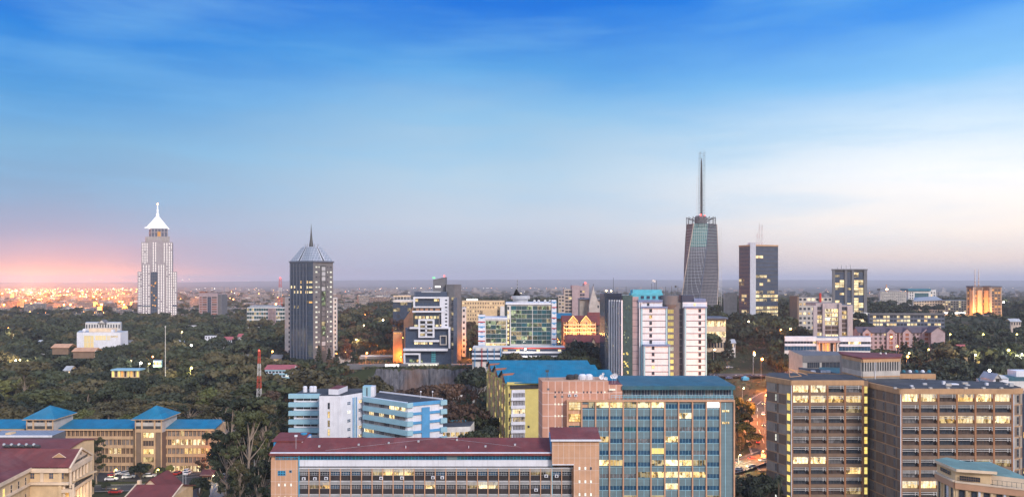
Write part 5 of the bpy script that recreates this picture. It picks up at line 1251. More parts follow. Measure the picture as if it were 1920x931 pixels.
# ---- white and pink flats with a water tower top
Y0 = 800
B = Bld('apartment_tower', 'pale pink apartment tower with white fins left of the concrete church spire', [P2(1058,Y0), P2(1105,Y0), (X(1105,Y0),Y0+20), (X(1058,Y0),Y0+20)])
w = B.p('wall'); bxp(w, 1058, 1074, 542, 640, -18, 0, 'beige'); bxp(w, 1072.5, 1086, 534.5, 640, -20, 2.5, 'pinkish'); bxp(w, 1086, 1097, 536, 640, -18, 0, 'pinkish'); bxp(w, 1096, 1105, 531, 640, -22, -2, 'pinkish')
f0 = F(P2(1058,Y0), P2(1105,Y0)); k0 = Y0/FP
for j in range(7):
    for a, b in ((1060,1065),(1066,1072),(1087.5,1091),(1092,1096)):
        B.win(f0, (a-1058)*k0, (b-1058)*k0, Z(548+6.2*j,Y0), Z(544.5+6.2*j,Y0), .1, 'lit_far' if (j == 2 and a == 1066) or (a > 1090 and j == 0) else 'glass')
q = B.new('warning_lamp'); q.ball((X(1098,Y0),Y0+2,Z(530,Y0)), .7, 'lamp_red')
B.done()
simple('apartment_block', 'low grey apartment wing just left of the pale pink tower', 1047, 1058, 790, 553, 'beige', nx=2, nz=9, wm=ch('glass','glass','lit_far_dim'), depth=18).done()
# church
Y0 = 620
B = Bld('church', 'concrete church with a tall swept triangular spire behind orange gabled flats', [P2(1090,Y0), P2(1134,Y0), (X(1134,Y0),Y0+22), (X(1090,Y0),Y0+22)])
w = B.p('wall'); bxp(w, 1088, 1134, 560, 640, -20, -6, 'concrete'); q = B.new('roof'); q.hexa([(X(1086,Y0),Y0+4,Z(560.5,Y0)),(X(1135,Y0),Y0+4,Z(563,Y0)),(X(1135,Y0),Y0+22,Z(560,Y0)),(X(1086,Y0),Y0+22,Z(560,Y0)),(X(1090,Y0),Y0+10,Z(560,Y0)),(X(1135,Y0),Y0+10,Z(560,Y0)),(X(1135,Y0),Y0+14,Z(559,Y0)),(X(1090,Y0),Y0+14,Z(559,Y0))], 'grey_blue')
q = B.new('spire'); pf = [(1104.5,640),(1104.5,572),(1108,556),(1111.2,543),(1112.5,536),(1114,545),(1119,560),(1126,574),(1133,585),(1133,640)]
n = len(pf)
for d_ in (0, 8): q.poly([(X(a,Y0),Y0-1+d_,Z(b,Y0)) for a, b in pf], 'concrete_light')
for i in range(n-1): q.poly([(X(pf[i][0],Y0),Y0-1,Z(pf[i][1],Y0)),(X(pf[i+1][0],Y0),Y0-1,Z(pf[i+1][1],Y0)),(X(pf[i+1][0],Y0),Y0+7,Z(pf[i+1][1],Y0)),(X(pf[i][0],Y0),Y0+7,Z(pf[i][1],Y0))], 'concrete_light')
q = B.new('cross'); q.bar((X(1112.5,Y0),Y0,Z(545,Y0)),(X(1112.5,Y0),Y0,Z(532,Y0)),.22,'steel_dark'); B.win(F(P2(1088,Y0),P2(1134,Y0)), 13.2, 14.4, Z(577,Y0), Z(572,Y0), 1.1, 'glass')
B.done()
# orange lit gabled flats
Y0 = 570; k0 = Y0/FP
B = Bld('gabled_flats', 'gabled brick flats floodlit orange with two lit peaks and white balconies', [P2(1055,Y0), P2(1118,Y0), (X(1118,Y0),Y0+16), (X(1055,Y0),Y0+16)])
w = B.p('wall'); bxp(w, 1055, 1118, 602, 660, -15, 0, 'brick_red')
q = B.new('roof'); gable_x(q, X(1055,Y0), X(1118,Y0), Y0-.6, Y0+15, Z(602,Y0), Z(591,Y0+7), 'maroon_roof', 'brick_red', .6)
for px in (1074, 1098):
    q = B.new('gable'); xa, xb = X(px-8,Y0), X(px+8,Y0); q.bx(xa, xb, Y0-2, Y0, B.z0, Z(602,Y0), 'peach'); gable_y(q, xa, xb, Y0-2, Y0+7, Z(602,Y0), Z(592,Y0), 'maroon_roof', 'peach', .4)
    s_ = MB('lit_trim', q); s_.bar((xa-.3,Y0-2.6,Z(602,Y0)),(X(px,Y0),Y0-2.6,Z(592,Y0)+.2),.25,'lamp_gable'); s_.bar((xb+.3,Y0-2.6,Z(602,Y0)),(X(px,Y0),Y0-2.6,Z(592,Y0)+.2),.25,'lamp_gable')
f0 = F(P2(1055,Y0), P2(1118,Y0))
for j in range(4):
    q = B.new('balcony'); bxp(q, 1057, 1116, 607+7*j, 608.6+7*j, 0, 2.6, 'cream_trim')
    for i in range(13):
        u = (1.5+4.5*i)*k0; B.win(f0, u, u+2.6*k0, Z(606.6+7*j,Y0), Z(602.8+7*j,Y0), .1 if abs(i*4.5+1057-1074) > 9 and abs(i*4.5+1057-1098) > 9 else 2.1, 'lit_orange' if (i+j*2) % 3 else 'glass_brown')
for i in range(14): q = B.new('column'); xx = X(1057+4.5*i,Y0); q.bar((xx,Y0-2.4,Z(636,Y0)),(xx,Y0-2.4,Z(603,Y0)),.16,'cream_trim')
B.done()
for px in (1064, 1080, 1098, 1112): point('flood_light', (X(px,Y0-9), Y0-9, Z(625,Y0)), 5000, (1,.45,.12), .5, B.o)
B = simple('blue_glass_block', 'low dark glass block with bright blue flat roof left of the orange gabled flats', 1044, 1070, 610, 596, 'glass_teal', 'sky_roof', nx=4, nz=6, wm=ch('glass_teal','lit_green','glass'), wf=.85)
q = B.new('roof'); q.hexa([(X(1043,609),608,Z(597,609)),(X(1071,609),608,Z(597,609)),(X(1073,625),632,Z(588,625)),(X(1043,625),632,Z(588,625)),(X(1043,609),608,Z(596,609)),(X(1071,609),608,Z(596,609)),(X(1073,625),632,Z(587,625)),(X(1043,625),632,Z(587,625))], 'sky_roof'); B.done()
def gabled(name, label, px0, px1, Y, ye, yr, wm_, rm, nx, nz, wn, arches=(), group=None, depth=13):
    B = Bld(name, label, [P2(px0,Y), P2(px1,Y), (X(px1,Y),Y+depth), (X(px0,Y),Y+depth)], group=group)
    B.p('wall').bx(X(px0,Y), X(px1,Y), Y, Y+depth, B.z0, Z(ye,Y), wm_)
    q = B.new('roof'); gable_x(q, X(px0,Y), X(px1,Y), Y, Y+depth, Z(ye,Y), Z(yr,Y+depth/2), rm, wm_, .8)
    f = F(P2(px0,Y), P2(px1,Y)); B.f = f; B.Y = Y
    for r_ in range(nz):
        for c in range(nx): B.win(f, f.L*(c+.25)/nx, f.L*(c+.75)/nx, Z(ye,Y)-2.6-3.1*r_, Z(ye,Y)-1.0-3.1*r_, .05, wn(r_, c))
    for px, yw, yp in arches:
        q = B.new('gable'); a, b = X(px-yw,Y), X(px+yw,Y); q.bx(a, b, Y-1.5, Y, B.z0, Z(ye,Y)-.1, 'pinkish' if wm_ == 'pinkish' else 'cream_trim'); gable_y(q, a, b, Y-1.5, Y+depth/2, Z(ye,Y)-.1, Z(yp,Y), rm, 'pinkish' if wm_ == 'pinkish' else 'cream_trim', .4)
        for r_ in range(nz): B.win(f, a-f.A[0]+(b-a)*.3, a-f.A[0]+(b-a)*.7, Z(ye,Y)-2.9-3.1*r_, Z(ye,Y)-.9-3.1*r_, 1.55, wn(r_, 99))
    return B
gabled('terrace_flats', 'dark brown terrace with white arched bays below the orange gabled flats', 1062, 1133, 520, 640, 627, 'brown_brick', 'maroon_roof', 9, 4, ch('glass_brown','glass'), ((1077,3.2,633),(1112.5,3.2,633))).done()
gabled('terrace_flats', 'small maroon roofed flats with one lit dormer below the church spire', 1105, 1134, 592, 606, 585, 'brown_brick', 'maroon_roof', 3, 3, ch('glass_brown','glass')).done()

# ---- blue and white hospital-like tower
Y0 = 449; k0 = Y0/FP
B = Bld('blue_white_tower', 'broad tower of white panels, navy glass fins and a turquoise rooftop', [P2(1133,Y0+8), P2(1165,Y0-4), P2(1203,Y0-6), P2(1323,Y0-2), (X(1323,Y0),Y0+26), (X(1133,Y0+8),Y0+34)])
zb = B.z0; w = B.p('wall'); w.prism([P2(1165,Y0+1), P2(1322,Y0+1), (X(1322,Y0),Y0+24), (X(1165,Y0),Y0+28)], zb, Z(566,Y0), 'grey_blue', 'navy')
gl = B.new('glass_wing'); pg = [P2(1134,Y0+10), P2(1166,Y0-3), (X(1176,Y0),Y0+26), (X(1134,Y0+8),Y0+34)]; gl.prism(pg, zb, Z(551,Y0), 'glass_navy', 'navy'); fg = F(pg[0], pg[1])
fg.box(gl, 0, fg.L, Z(556,Y0), Z(550,Y0), 0, .3, 'navy')
for i in range(6): q = B.new('white_fin'); u = fg.u_at(1144+4.6*i); fg.box(q, u-.2, u+.2, zb, Z(562,Y0), 0, .9, 'white')
for i in range(26): u = rnd.uniform(.5, fg.L-1); z = Z(rnd.uniform(570,700),Y0); B.win(fg, u, u+.5, z, z+.6, .05, 'lit_green' if i % 3 else 'lit_far')
q = B.new('glass_recess'); bxp(q, 1166, 1185, 553, 760, -12, 2.0, 'glass_green', Y0); f0 = F(P2(1166,Y0-2), P2(1185,Y0-2))
for i in range(26): u = rnd.uniform(.6, f0.L-1); yy = rnd.choice([rnd.uniform(660,700), rnd.uniform(630,645), rnd.uniform(570,700)]); B.win(f0, u, u+rnd.uniform(.4,1), Z(yy,Y0), Z(yy-rnd.uniform(1.5,4),Y0), .05, 'lit_yellow' if yy > 655 else 'lit_green')  # scattered glowing panes imitate yellow reflections in the dark green glass
q = B.new('panel_strip'); bxp(q, 1185, 1196.5, 556, 760, -8, 1.4, 'pinkish', Y0)
for j in range(13): bxp(q, 1185, 1196.5, 563+11.8*j, 563.7+11.8*j, 1.4, 1.5, 'navy', Y0)
for px in (1198, 1201.5): q = B.new('white_fin'); bxp(q, px-.9, px+.9, 566, 760, 0, 3.0, 'white', Y0)
def block(a, b, yt, yb2, d, wx, lits_, side=True):
    q = B.new('white_block'); bxp(q, a, b, yt, yb2, -4, d, 'white', Y0)
    if side: s_ = MB('pilaster', q); bxp(s_, a, a+3.0, yt, yb2, d, d+.4, 'pale_blue', Y0); bxp(s_, b-2.6, b, yt, yb2, d, d+.4, 'pale_blue', Y0)
    c_ = MB('cap', q); bxp(c_, a-.8, b+.8, yt-3, yt, -4, d+.8, 'mid_blue_dull', Y0)
    f_ = F(P2(a,Y0-d), P2(b,Y0-d)); kd = (Y0-d)/FP; n = int((yb2-yt)/11.75)
    for j in range(n+1):
        yy = yt+11.75*j
        if j: l_ = MB('joint', q); bxp(l_, a+3, b-2.6, yy-.6, yy+.6, d, d+.1, 'navy', Y0)
        B.win(f_, (wx-2.6-a)*kd, (wx+2.8-a)*kd, Z(yy+8.2,Y0-d), Z(yy+1.6,Y0-d), .06, lits_.get(j, 'glass'), 1, 1, 'white', .1)
block(1200, 1249, 577, 760, 3.0, 1220, {1:'lit_warm'}); block(1203.5, 1252, 647, 760, 6.2, 1224.5, {3:'lit_warm'}); block(1281.5, 1322.5, 577, 760, 3.0, 1312, {})
q = B.new('top_block'); bxp(q, 1195, 1241, 566, 577, -6, 1.5, 'white', Y0); bxp(q, 1195, 1241, 561.5, 566, -6, 2.4, 'mid_blue_dull', Y0); q = B.new('top_block'); bxp(q, 1279, 1324, 566, 577, -6, 1.8, 'white', Y0); bxp(q, 1278, 1300, 553, 566, -8, 1.2, 'navy', Y0); bxp(q, 1300, 1322, 559.5, 566, -8, 2, 'mid_blue_dull', Y0)
ft = F(P2(1195,Y0-1.5), P2(1324,Y0-1.5)); B.win(ft, (1213-1195)*.299, (1217.5-1195)*.299, Z(573,Y0), Z(567.5,Y0), .06, 'glass'); B.win(ft, (1300-1195)*.299, (1304-1195)*.299, Z(573,Y0), Z(567.5,Y0), .4, 'lit_bright')
fr2 = F(P2(1249,Y0), P2(1281,Y0)); q = B.new('grey_core'); bxp(q, 1248, 1282, 566, 760, -4, .0, 'grey', Y0)
for j in range(12):
    yy = 580+11.7*j; B.win(fr2, (1252-1249)*.299, (1263-1249)*.299, Z(yy+7,Y0), Z(yy,Y0), .05, 'lit_yellow' if j != 6 else 'lit_white', 4, 0, 'grey_blue', .15)
    B.win(fr2, (1274-1249)*.299, (1279-1249)*.299, Z(yy+8,Y0), Z(yy-2,Y0), .05, 'glass')
q = B.new('round_turret'); cx, cy = X(1257,Y0), Y0+3; q.lathe(cx, cy, [(3.6,Z(577,Y0)),(4.9,Z(571,Y0)),(4.9,Z(554,Y0)),(4.6,Z(553.5,Y0))], 'grey', 24)
q = B.new('rooftop_plant'); bxp(q, 1186, 1244, 549, 562, -14, -3, 'turquoise', Y0); bxp(q, 1189, 1244, 543, 549.5, -16, -5, 'turquoise', Y0); 
q.hexa([(X(1185,Y0),Y0+2.8,Z(553,Y0)),(X(1245,Y0),Y0+2.8,Z(553,Y0)),(X(1243,Y0),Y0+12,Z(544,Y0)),(X(1188,Y0),Y0+12,Z(544,Y0)),(X(1185,Y0),Y0+2.8,Z(552,Y0)),(X(1245,Y0),Y0+2.8,Z(552,Y0)),(X(1243,Y0),Y0+12,Z(543,Y0)),(X(1188,Y0),Y0+12,Z(543,Y0))], 'turquoise')
for i in range(5): bxp(q, 1203+11*i, 1209+11*i, 554.5, 560, -3, -2.8, 'navy', Y0)
for px, yt in ((1150,520),(1151.5,545),(1174,537),(1222,531),(1228,524),(1231,525),(1248,537),(1259,536),(1271,535),(1136,545),(1157,540)):
    q = B.new('antenna'); q.bar((X(px,Y0+6),Y0+6,Z(560,Y0)),(X(px,Y0+6),Y0+6,Z(yt,Y0)),.13,'steel_dark')
    if px in (1228,1231,1271): q.bx(X(px,Y0)-.5,X(px,Y0)+.5,Y0+5.7,Y0+6.3,Z(yt+4,Y0),Z(yt,Y0),'off_white' if px < 1250 else 'steel_dark')
for px in (1136, 1145): q = B.new('roof_lamp'); q.ball((X(px,Y0+8),Y0+6,Z(545,Y0)), .4, 'lamp_warm')
B.done()
B = simple('pavilion', 'low cream pavilion with yellow lit clerestory under a wide blue-grey roof', 1322, 1361, 600, 598, 'cream_trim', 'grey_blue', nx=7, nz=3, wm=lambda r, c: 'lit_bright' if r < 2 else 'glass', wf=.75, hf=.5, top=1.3)
q = B.new('roof'); q.bx(X(1319,598), X(1364,598), 596, 620, Z(597.5,598), Z(594.5,598), 'grey_blue'); B.done()

# ---- twisting tower under construction
Y0 = 950; k0 = Y0/FP
B = Bld('twisted_tower', 'unfinished tapering twisted tower wrapped in scaffolding with a tall caged mast', [P2(1286,Y0), P2(1354,Y0), (X(1354,Y0),Y0+42), (X(1286,Y0),Y0+42)])
zb = B.z0; zs_ = Z(418,Y0)
def ring(t): # t 0 base, 1 top: triangular plan with cut corners slowly turning
    cx, cy = X(1319.8+1.2*t,Y0), Y0+21; r0 = 25.8-6.2*t**.9; out = []
    for i in range(6):
        a = R(30+60*i + 48*t - 24); rr = r0*(1.0 if i % 2 else .93-.1*t)
        out.append((cx+rr*math.cos(a)*1.0, cy+rr*math.sin(a)*.95))
    return out
n = 32; w = B.p('wall')
for s_ in range(n):
    t0, t1 = s_/n, (s_+1)/n; A_, C_ = ring(t0), ring(t1); z0_, z1_ = zb+(zs_-zb)*t0, zb+(zs_-zb)*t1
    for i in range(6):
        j = (i+1) % 6
        m_ = ('mesh_grey' if i % 2 else 'mesh_dark') if t0 < .72 else ('glass_teal_mesh' if i % 2 else 'mesh_dark')
        w.poly([(*A_[i],z0_),(*A_[j],z0_),(*C_[j],z1_),(*C_[i],z1_)], m_)
w.poly([(*p, zs_) for p in ring(1)], 'grey')
for s_ in range(0, n):
    if s_ % 1: continue
    q = B.new('floor_edge'); t0 = s_/n; A_ = ring(t0); z0_ = zb+(zs_-zb)*t0
    for i in range(6): a, b = A_[i], A_[(i+1) % 6]; q.bar((*a,z0_), (*b,z0_), .24, 'grey' if t0 < .7 else 'glass_teal_mesh')
for i in range(6):
    q = B.new('corner_rib')
    for s_ in range(8): a, b = ring(s_/8)[i], ring((s_+1)/8)[i]; q.bar((*a,zb+(zs_-zb)*s_/8),(*b,zb+(zs_-zb)*(s_+1)/8), .6, 'beige' if i % 2 else 'grey_blue')
sc_ = B.new('scaffold_tower')
for dx_ in (0, 2.0): sc_.bar((X(1352,Y0)+dx_,Y0+6,zb),(X(1352,Y0)+dx_,Y0+6,Z(425,Y0)),.18,'off_white')
for i in range(40): z = zb+i*2.6; sc_.bar((X(1352,Y0),Y0+6,z),(X(1352,Y0)+2,Y0+6,z+2.6),.1,'off_white')
cr = B.new('crown'); cx, cy = X(1321.5,Y0), Y0+20
cr.lathe(cx, cy, [(7.5,zs_),(7.5,Z(405,Y0)),(6,Z(402,Y0))], 'grey', 12)
for i in range(16):
    a = 6.283*i/16; r1, r2 = 17.5, 9
    cr.bar((cx+r2*math.cos(a),cy+r2*math.sin(a),Z(412,Y0)),(cx+r1*math.cos(a),cy+r1*math.sin(a),Z(405,Y0)),.3,'steel_dark')
    cr.bar((cx+r1*math.cos(a),cy+r1*math.sin(a),Z(425,Y0)),(cx+r1*math.cos(a),cy+r1*math.sin(a),Z(405,Y0)),.3,'steel_dark')
    for zz_ in (408,412,416,420): b = 6.283*(i+1)/16; cr.bar((cx+r1*math.cos(a),cy+r1*math.sin(a),Z(zz_,Y0)),(cx+r1*math.cos(b),cy+r1*math.sin(b),Z(zz_,Y0)),.2,'steel_dark')
q = B.new('warning_lamp'); q.ball((cx-2,cy-8,Z(401,Y0)), .9, 'lamp_red'); q.ball((cx+3,cy-8,Z(402,Y0)), .7, 'lamp_red')
q = B.new('mast'); q.lathe(cx+.8, cy, [(1.5,Z(403,Y0)),(1.4,Z(350,Y0)),(1.1,Z(320,Y0)),(.8,Z(300,Y0)),(.3,Z(292,Y0))], 'steel_dark', 10)
cg = B.new('mast_cage'); ztop = Z(279,Y0)
for sx in (-1, 1):
    for sy in (-1, 1): cg.bar((cx+.8+sx*3.3,cy+sy*3.3,Z(403,Y0)),(cx+1.6+sx*2.9,cy+sy*2.9,ztop),.13,'steel_dark')
z = Z(401,Y0); i = 0
while z < ztop:
    for a, b in (((-1,-1),(1,-1)),((1,-1),(1,1)),((1,1),(-1,1)),((-1,1),(-1,-1))): cg.bar((cx+1+a[0]*3.1,cy+a[1]*3.1,z),(cx+1+b[0]*3.1,cy+b[1]*3.1,z),.09,'steel_dark')
    s_ = 1 if i % 2 else -1; cg.bar((cx+1-s_*3.1,cy-3.1,z),(cx+1+s_*3.1,cy-3.1,z+3),.08,'steel_dark'); z += 3; i += 1
hp = B.new('hoist'); 
for dx_ in (0, 1.6): hp.bar((cx-5.6+dx_,cy-1,Z(403,Y0)),(cx-5.0+dx_,cy-1,Z(325,Y0)),.12,'off_white')
B.done()

# ---- tower with the white slab between dark glass faces
Y0 = 800; k0 = Y0/FP
pX = [P2(1386,Y0+14), P2(1406,Y0), P2(1416.5,Y0-3), P2(1458.5,Y0+6), (X(1458,Y0+34),Y0+34), (X(1387,Y0+38),Y0+38)]
B = Bld('slab_tower', 'dark glass tower split by a tall white slab with a lattice mast on top', pX)
zb = B.z0; zt = Z(459.5,Y0); B.p('wall').prism(pX, zb, zt, 'grey', 'grey')
fl, fr_ = F(pX[0], pX[1]), F(pX[2], pX[3])
q = B.new('white_slab'); q.prism([(pX[1][0],pX[1][1]-1.2), (pX[2][0],pX[2][1]-1.2), (pX[2][0]+.5,Y0+10), (pX[1][0]+.5,Y0+10)], zb, Z(454.5,Y0), 'white')
for f_, nxx in ((fl,4),(fr_,6)):
    q = B.new('glass_face'); f_.box(q, 0, f_.L, zb, zt-.8, 0, .3, 'glass_navy')
    for j in range(18):
        z = zt-2-3.9*j; q = B.new('floor_line'); f_.box(q, 0, f_.L, z-.5, z, .3, .5, 'steel_dark')
        for c in range(nxx):
            if f_ is fl: on = (j in (8,9) and c < 2) or (j in (12,13,14) and 0 < c < 3 and rnd.random() < .8) or (j in (16,17) and rnd.random() < .6)
            else: on = noise.noise(Vector((c*.55, j*3.1, 4)))*.6+.5 < {0:.1,2:.5,7:.55,8:.35,9:.3,10:.35,11:.55,12:.8,13:.8,14:.5,15:.8,16:.9,17:.8}.get(j, .2)
            if j in (0,): pass
            B.win(f_, f_.L*(c+.04)/nxx, f_.L*(c+.96)/nxx, z-3.2, z-.6, .32, ('lit_far' if rnd.random() < .6 else 'lit_far_dim') if on else 'glass_navy')
q = B.new('parapet'); fr_.box(q, 0, fr_.L, zt-1, zt+.4, 0, .8, 'tan'); fl.box(q, 0, fl.L, zt-1, zt+.4, 0, .8, 'tan')
q = B.new('lattice_mast')
for m_x, h_ in ((1424,415),(1429,418),(1420,434)):
    cx = X(m_x,Y0+14); z1 = Z(h_,Y0)
    for dx_, dy_ in ((-.9,0),(.9,0),(0,1.4)): q.bar((cx+dx_,Y0+14+dy_,zt),(cx+dx_*.4,Y0+14+dy_*.4,z1),.14,'off_white')
    for i in range(int((z1-zt)/2)): s_ = 1 if i % 2 else -1; q.bar((cx-s_*.8,Y0+14,zt+2*i),(cx+s_*.8,Y0+14,zt+2*i+2),.1,'red' if i % 4 < 2 else 'off_white')
B.done()
simple('grey_block', 'plain pale grey windowless block between the two tallest right-hand towers', 1358, 1382, 860, 549.5, 'concrete_light', 'grey', depth=15, nx=1, nz=9, wm='concrete_light', wf=.9, hf=.1).done()
# ---- right-hand offices
Y0 = 850
B = Bld('dark_office_tower', 'dark framed office tower with three lit glass bays and a flat overhanging cap', [P2(1560,Y0), P2(1625,Y0), P2(1624,Y0+28), P2(1561,Y0+28)])
zt = Z(506,Y0); B.p('wall').prism(B.pts, B.z0, zt, 'steel_dark'); f = F(P2(1560,Y0), P2(1625,Y0)); kq = Y0/FP
q = B.new('cap'); q.prism([P2(1558.5,Y0-1.5), P2(1627,Y0-1.5), P2(1626,Y0+28), P2(1559,Y0+28)], zt, Z(504,Y0), 'grey')
for a, b in ((1560,1565),(1583,1587.5),(1596,1600.5),(1619,1625)): q = B.new('pier'); f.box(q, (a-1560)*kq, (b-1560)*kq, B.z0, zt, 0, 1.2, 'grey')
for j in range(19):
    y_ = 510.5+4.75*j
    for a, b in ((1565.5,1574),(1574.5,1582.5),(1588,1595.5),(1601,1609.5),(1610,1618.5)):
        p_ = .06 if j < 3 else (.85 if a > 1600 else .55 if a < 1583 else .15)
        B.win(f, (a-1560)*kq, (b-1560)*kq, Z(y_+4.1,Y0), Z(y_,Y0), .1, 'lit_far' if rnd.random() < p_*.8 else ('lit_far_dim' if rnd.random() < .25 else 'glass_navy'))
for px in (1577, 1584, 1593, 1601): q = B.new('antenna'); q.bar((X(px,Y0),Y0+9,zt+1),(X(px,Y0),Y0+9,zt+rnd.uniform(3,6)),.2,'steel_dark')
q = B.new('lobby'); q.bx(X(1598,835), X(1631,835), 835, 849, B.z0, Z(586,835), 'off_white'); fl_ = F(P2(1598,835), P2(1631,835))
for i in range(6):
    for j in range(2): B.win(fl_, .6+3*i, 3.2+3*i, Z(596+9*j,835), Z(588+9*j,835), .1, 'lit_white' if j == 0 else 'lit_far')
B.done()
Y0 = 560; k0 = Y0/FP
B = Bld('arched_office', 'beige concrete office with three tall yellow lit glass bays and chamfered top', [P2(1524,Y0), P2(1590,Y0), P2(1599,Y0+12), P2(1598,Y0+26), P2(1527,Y0+26)])
w = B.p('wall'); w.prism(B.pts, B.z0, Z(572,Y0), 'beige_tower', 'grey'); w.prism([P2(1530,Y0+.2), P2(1577,Y0+.2), (X(1577,Y0),Y0+20), (X(1530,Y0),Y0+20)], Z(573,Y0), Z(567.5,Y0), 'beige_tower', 'grey')
f = F(P2(1524,Y0), P2(1590,Y0))
for a, b in ((1524,1531),(1541,1545.5),(1571.5,1577),(1587.5,1590)): q = B.new('pier'); f.box(q, (a-1524)*k0, (b-1524)*k0, B.z0, Z(568.5 if 1535 < a < 1580 else 574,Y0), 0, 1.4, 'beige_tower')
for (a, b, yt) in ((1531.5,1540.5,574),(1546,1558,573),(1559,1571,573),(1577.5,1587,574)):
    for j in range(7):
        y_ = yt+8.0*j+(5 if 1545 < a < 1572 else 0)
        if j == 0 and (a < 1540 or a > 1575): m_ = 'glass'
        else: m_ = 'lit_bright' if (1545 < a < 1572 and j in (0,1,2,3,6)) or (a < 1545 and j in (2,3,6)) or (a > 1575 and j in (2,)) else ('lit_warm' if rnd.random() < .3 else 'glass_brown')
        B.win(f, (a-1524)*k0, (b-1524)*k0, Z(y_+7,Y0), Z(y_+.6,Y0), .1, m_, 2, 1, 'brown_slab', .12)
fe = F(P2(1590,Y0), P2(1599,Y0+12)); B.done()
B = simple('concrete_office', 'cream concrete office with framed square windows and a small red roof sign', 1497, 1560, 750, 557, 'concrete_light', 'grey', nx=8, nz=7, wm=lambda r, c: 'lit_far' if (r in (1,3) and c < 3) or rnd.random() < .15 else 'glass', wf=.6, hf=.5, depth=22)
q = B.new('roof_sign'); q.bx(X(1536,749), X(1539.5,749), 748, 749, Z(566,749), Z(549,749), 'red'); q = B.new('dark_side'); q.bx(X(1495,749), X(1498,749), 749, 770, B.z0, Z(555,749), 'brown_brick'); B.done()
# low white block in front
Y0 = 500; k0 = Y0/FP
B = Bld('long_white_office', 'long low white office with banded windows and a red-lit central entrance', [P2(1471,Y0), P2(1632,Y0), P2(1631,Y0+18), P2(1473,Y0+18)])
f = F(P2(1471,Y0), P2(1632,Y0)); zt = Z(631,Y0); U = lambda px: (px-1471)*k0
B.p('wall').prism(B.pts, B.z0, Z(633,Y0), 'off_white', 'silver_roof')
for a, b, yt in ((1471,1530,630),(1573,1632,631)):
    q = B.new('band'); f.box(q, U(a), U(b), Z(yt+9,Y0), Z(yt,Y0), 0, .8, 'white'); f.box(q, U(a), U(b), Z(yt+18,Y0), Z(yt+13.5,Y0), 0, .8, 'white')
    for i in range(10): u0 = U(a)+(U(b)-U(a))*i/10; B.win(f, u0+.05, u0+(U(b)-U(a))/10-.05, Z(yt+13.5,Y0), Z(yt+9,Y0), .1, 'lit_bright' if (a > 1500 and 2 < i < 7) or (a < 1500 and i == 9) else 'glass'); B.win(f, u0+.05, u0+(U(b)-U(a))/10-.05, Z(yt+26,Y0), Z(yt+18,Y0), .1, 'glass_blue')
q = B.new('entrance'); f.box(q, U(1530), U(1573), Z(641,Y0), Z(637.5,Y0), 0, 2.6, 'pinkish')
for px in (1534, 1545, 1553, 1563): q2 = B.new('column'); f.box(q2, U(px)-.3, U(px)+.3, B.z0, Z(641,Y0), 1.6, 2.4, 'peach')
for i in range(5): B.win(f, U(1536+7*i), U(1541+7*i), Z(660,Y0), Z(643,Y0), .1, 'lit_orange' if i in (1,2) else 'glass_brown')
B.done()
point('entrance_light', (X(1549,Y0-6), Y0-6, Z(655,Y0)), 1500, (1,.3,.1), .4, B.o)
B = simple('glass_office', 'long dark glass office with scattered lit windows behind the pink gabled flats', 1630, 1771, 720, 588, 'grey_blue', 'grey_blue', nx=22, nz=5, wm=lambda r, c: 'lit_far' if rnd.random() < (.5 if r in (1,2,3) else .25) else 'glass', wf=.8, hf=.6, top=1.6)
q = B.new('roof_rim'); q.bx(X(1629,719), X(1772,719), 718.5, 720, Z(590,719), Z(586.5,719), 'grey'); B.done()
for i, (a, b, lb) in enumerate(((1611,1682,'left pink gabled flats with purple-grey roof and arched bays'), (1686,1748,'right pink gabled flats with purple-grey roof, next to the blank gable'))):
    B = gabled('gabled_flats', lb, a, b, 600, 622, 612, 'pinkish', 'purple_roof', 8, 6, lambda r, c: 'lit_far' if rnd.random() < .12 else ('brick_red' if c == 99 else 'glass_brown'), ((a+13,8,615),(b-13,8,615)), group='pink gabled flats'); B.done()
B = simple('blank_gable_house', 'pale pink house with a blank gable wall at the right end of the gabled flats', 1746, 1772, 590, 622, 'pinkish', 'purple_roof', depth=12); q = B.new('roof'); gable_y(q, X(1746,590), X(1772,590), 590, 602, Z(622,590), Z(612,590), 'purple_roof', 'pinkish', .6); B.done()
B = simple('unfinished_block', 'grey concrete apartment block still under construction beside a crane', 1650, 1702, 1300, 546, 'concrete_light', 'concrete', nx=14, nz=10, wm=ch('dark','glass','concrete'), wf=.55, hf=.5, depth=20); B.done()
Y0 = 1320; cr = Bld('tower_crane', 'slender tower crane with a long jib over the unfinished block', [P2(1661,Y0), P2(1663,Y0), (X(1663,Y0),Y0+2), (X(1661,Y0),Y0+2)], cat='crane', foot=False)
xc, zj = X(1662,Y0), Z(541,Y0); q = cr.new('mast'); q.bar((xc,Y0,cr.z0),(xc,Y0,Z(533,Y0)),.9,'salmon_trim'); q = cr.new('jib'); q.bar((xc,Y0,zj),(X(1733,Y0),Y0,zj-.5),.5,'grey'); q.bar((xc,Y0,Z(534,Y0)),(X(1700,Y0),Y0,zj),.2,'grey'); q = cr.new('counter_jib'); q.bar((xc,Y0,zj),(X(1647,Y0),Y0,zj),.7,'grey'); q.bx(X(1645,Y0),X(1650,Y0),Y0-1,Y0+1,zj-2.5,zj,'dark'); q = cr.new('warning_lamp'); q.ball((xc,Y0-1,Z(542,Y0)),1.3,'lamp_warm'); cr.done()
B = simple('framed_office', 'white framed office with dark glass front and teal cap, among the far right blocks', 1703, 1755, 1200, 543, 'off_white', 'grey', depth=24)
B.win(B.f, 12*.8, 38*.8, Z(583,1200), Z(549,1200), .1, 'glass_teal', 6, 8, 'grey', .3); q = B.new('cap'); q.bx(X(1702,1199), X(1745,1199), 1198, 1222, Z(545,1199), Z(541,1199), 'teal_trim')
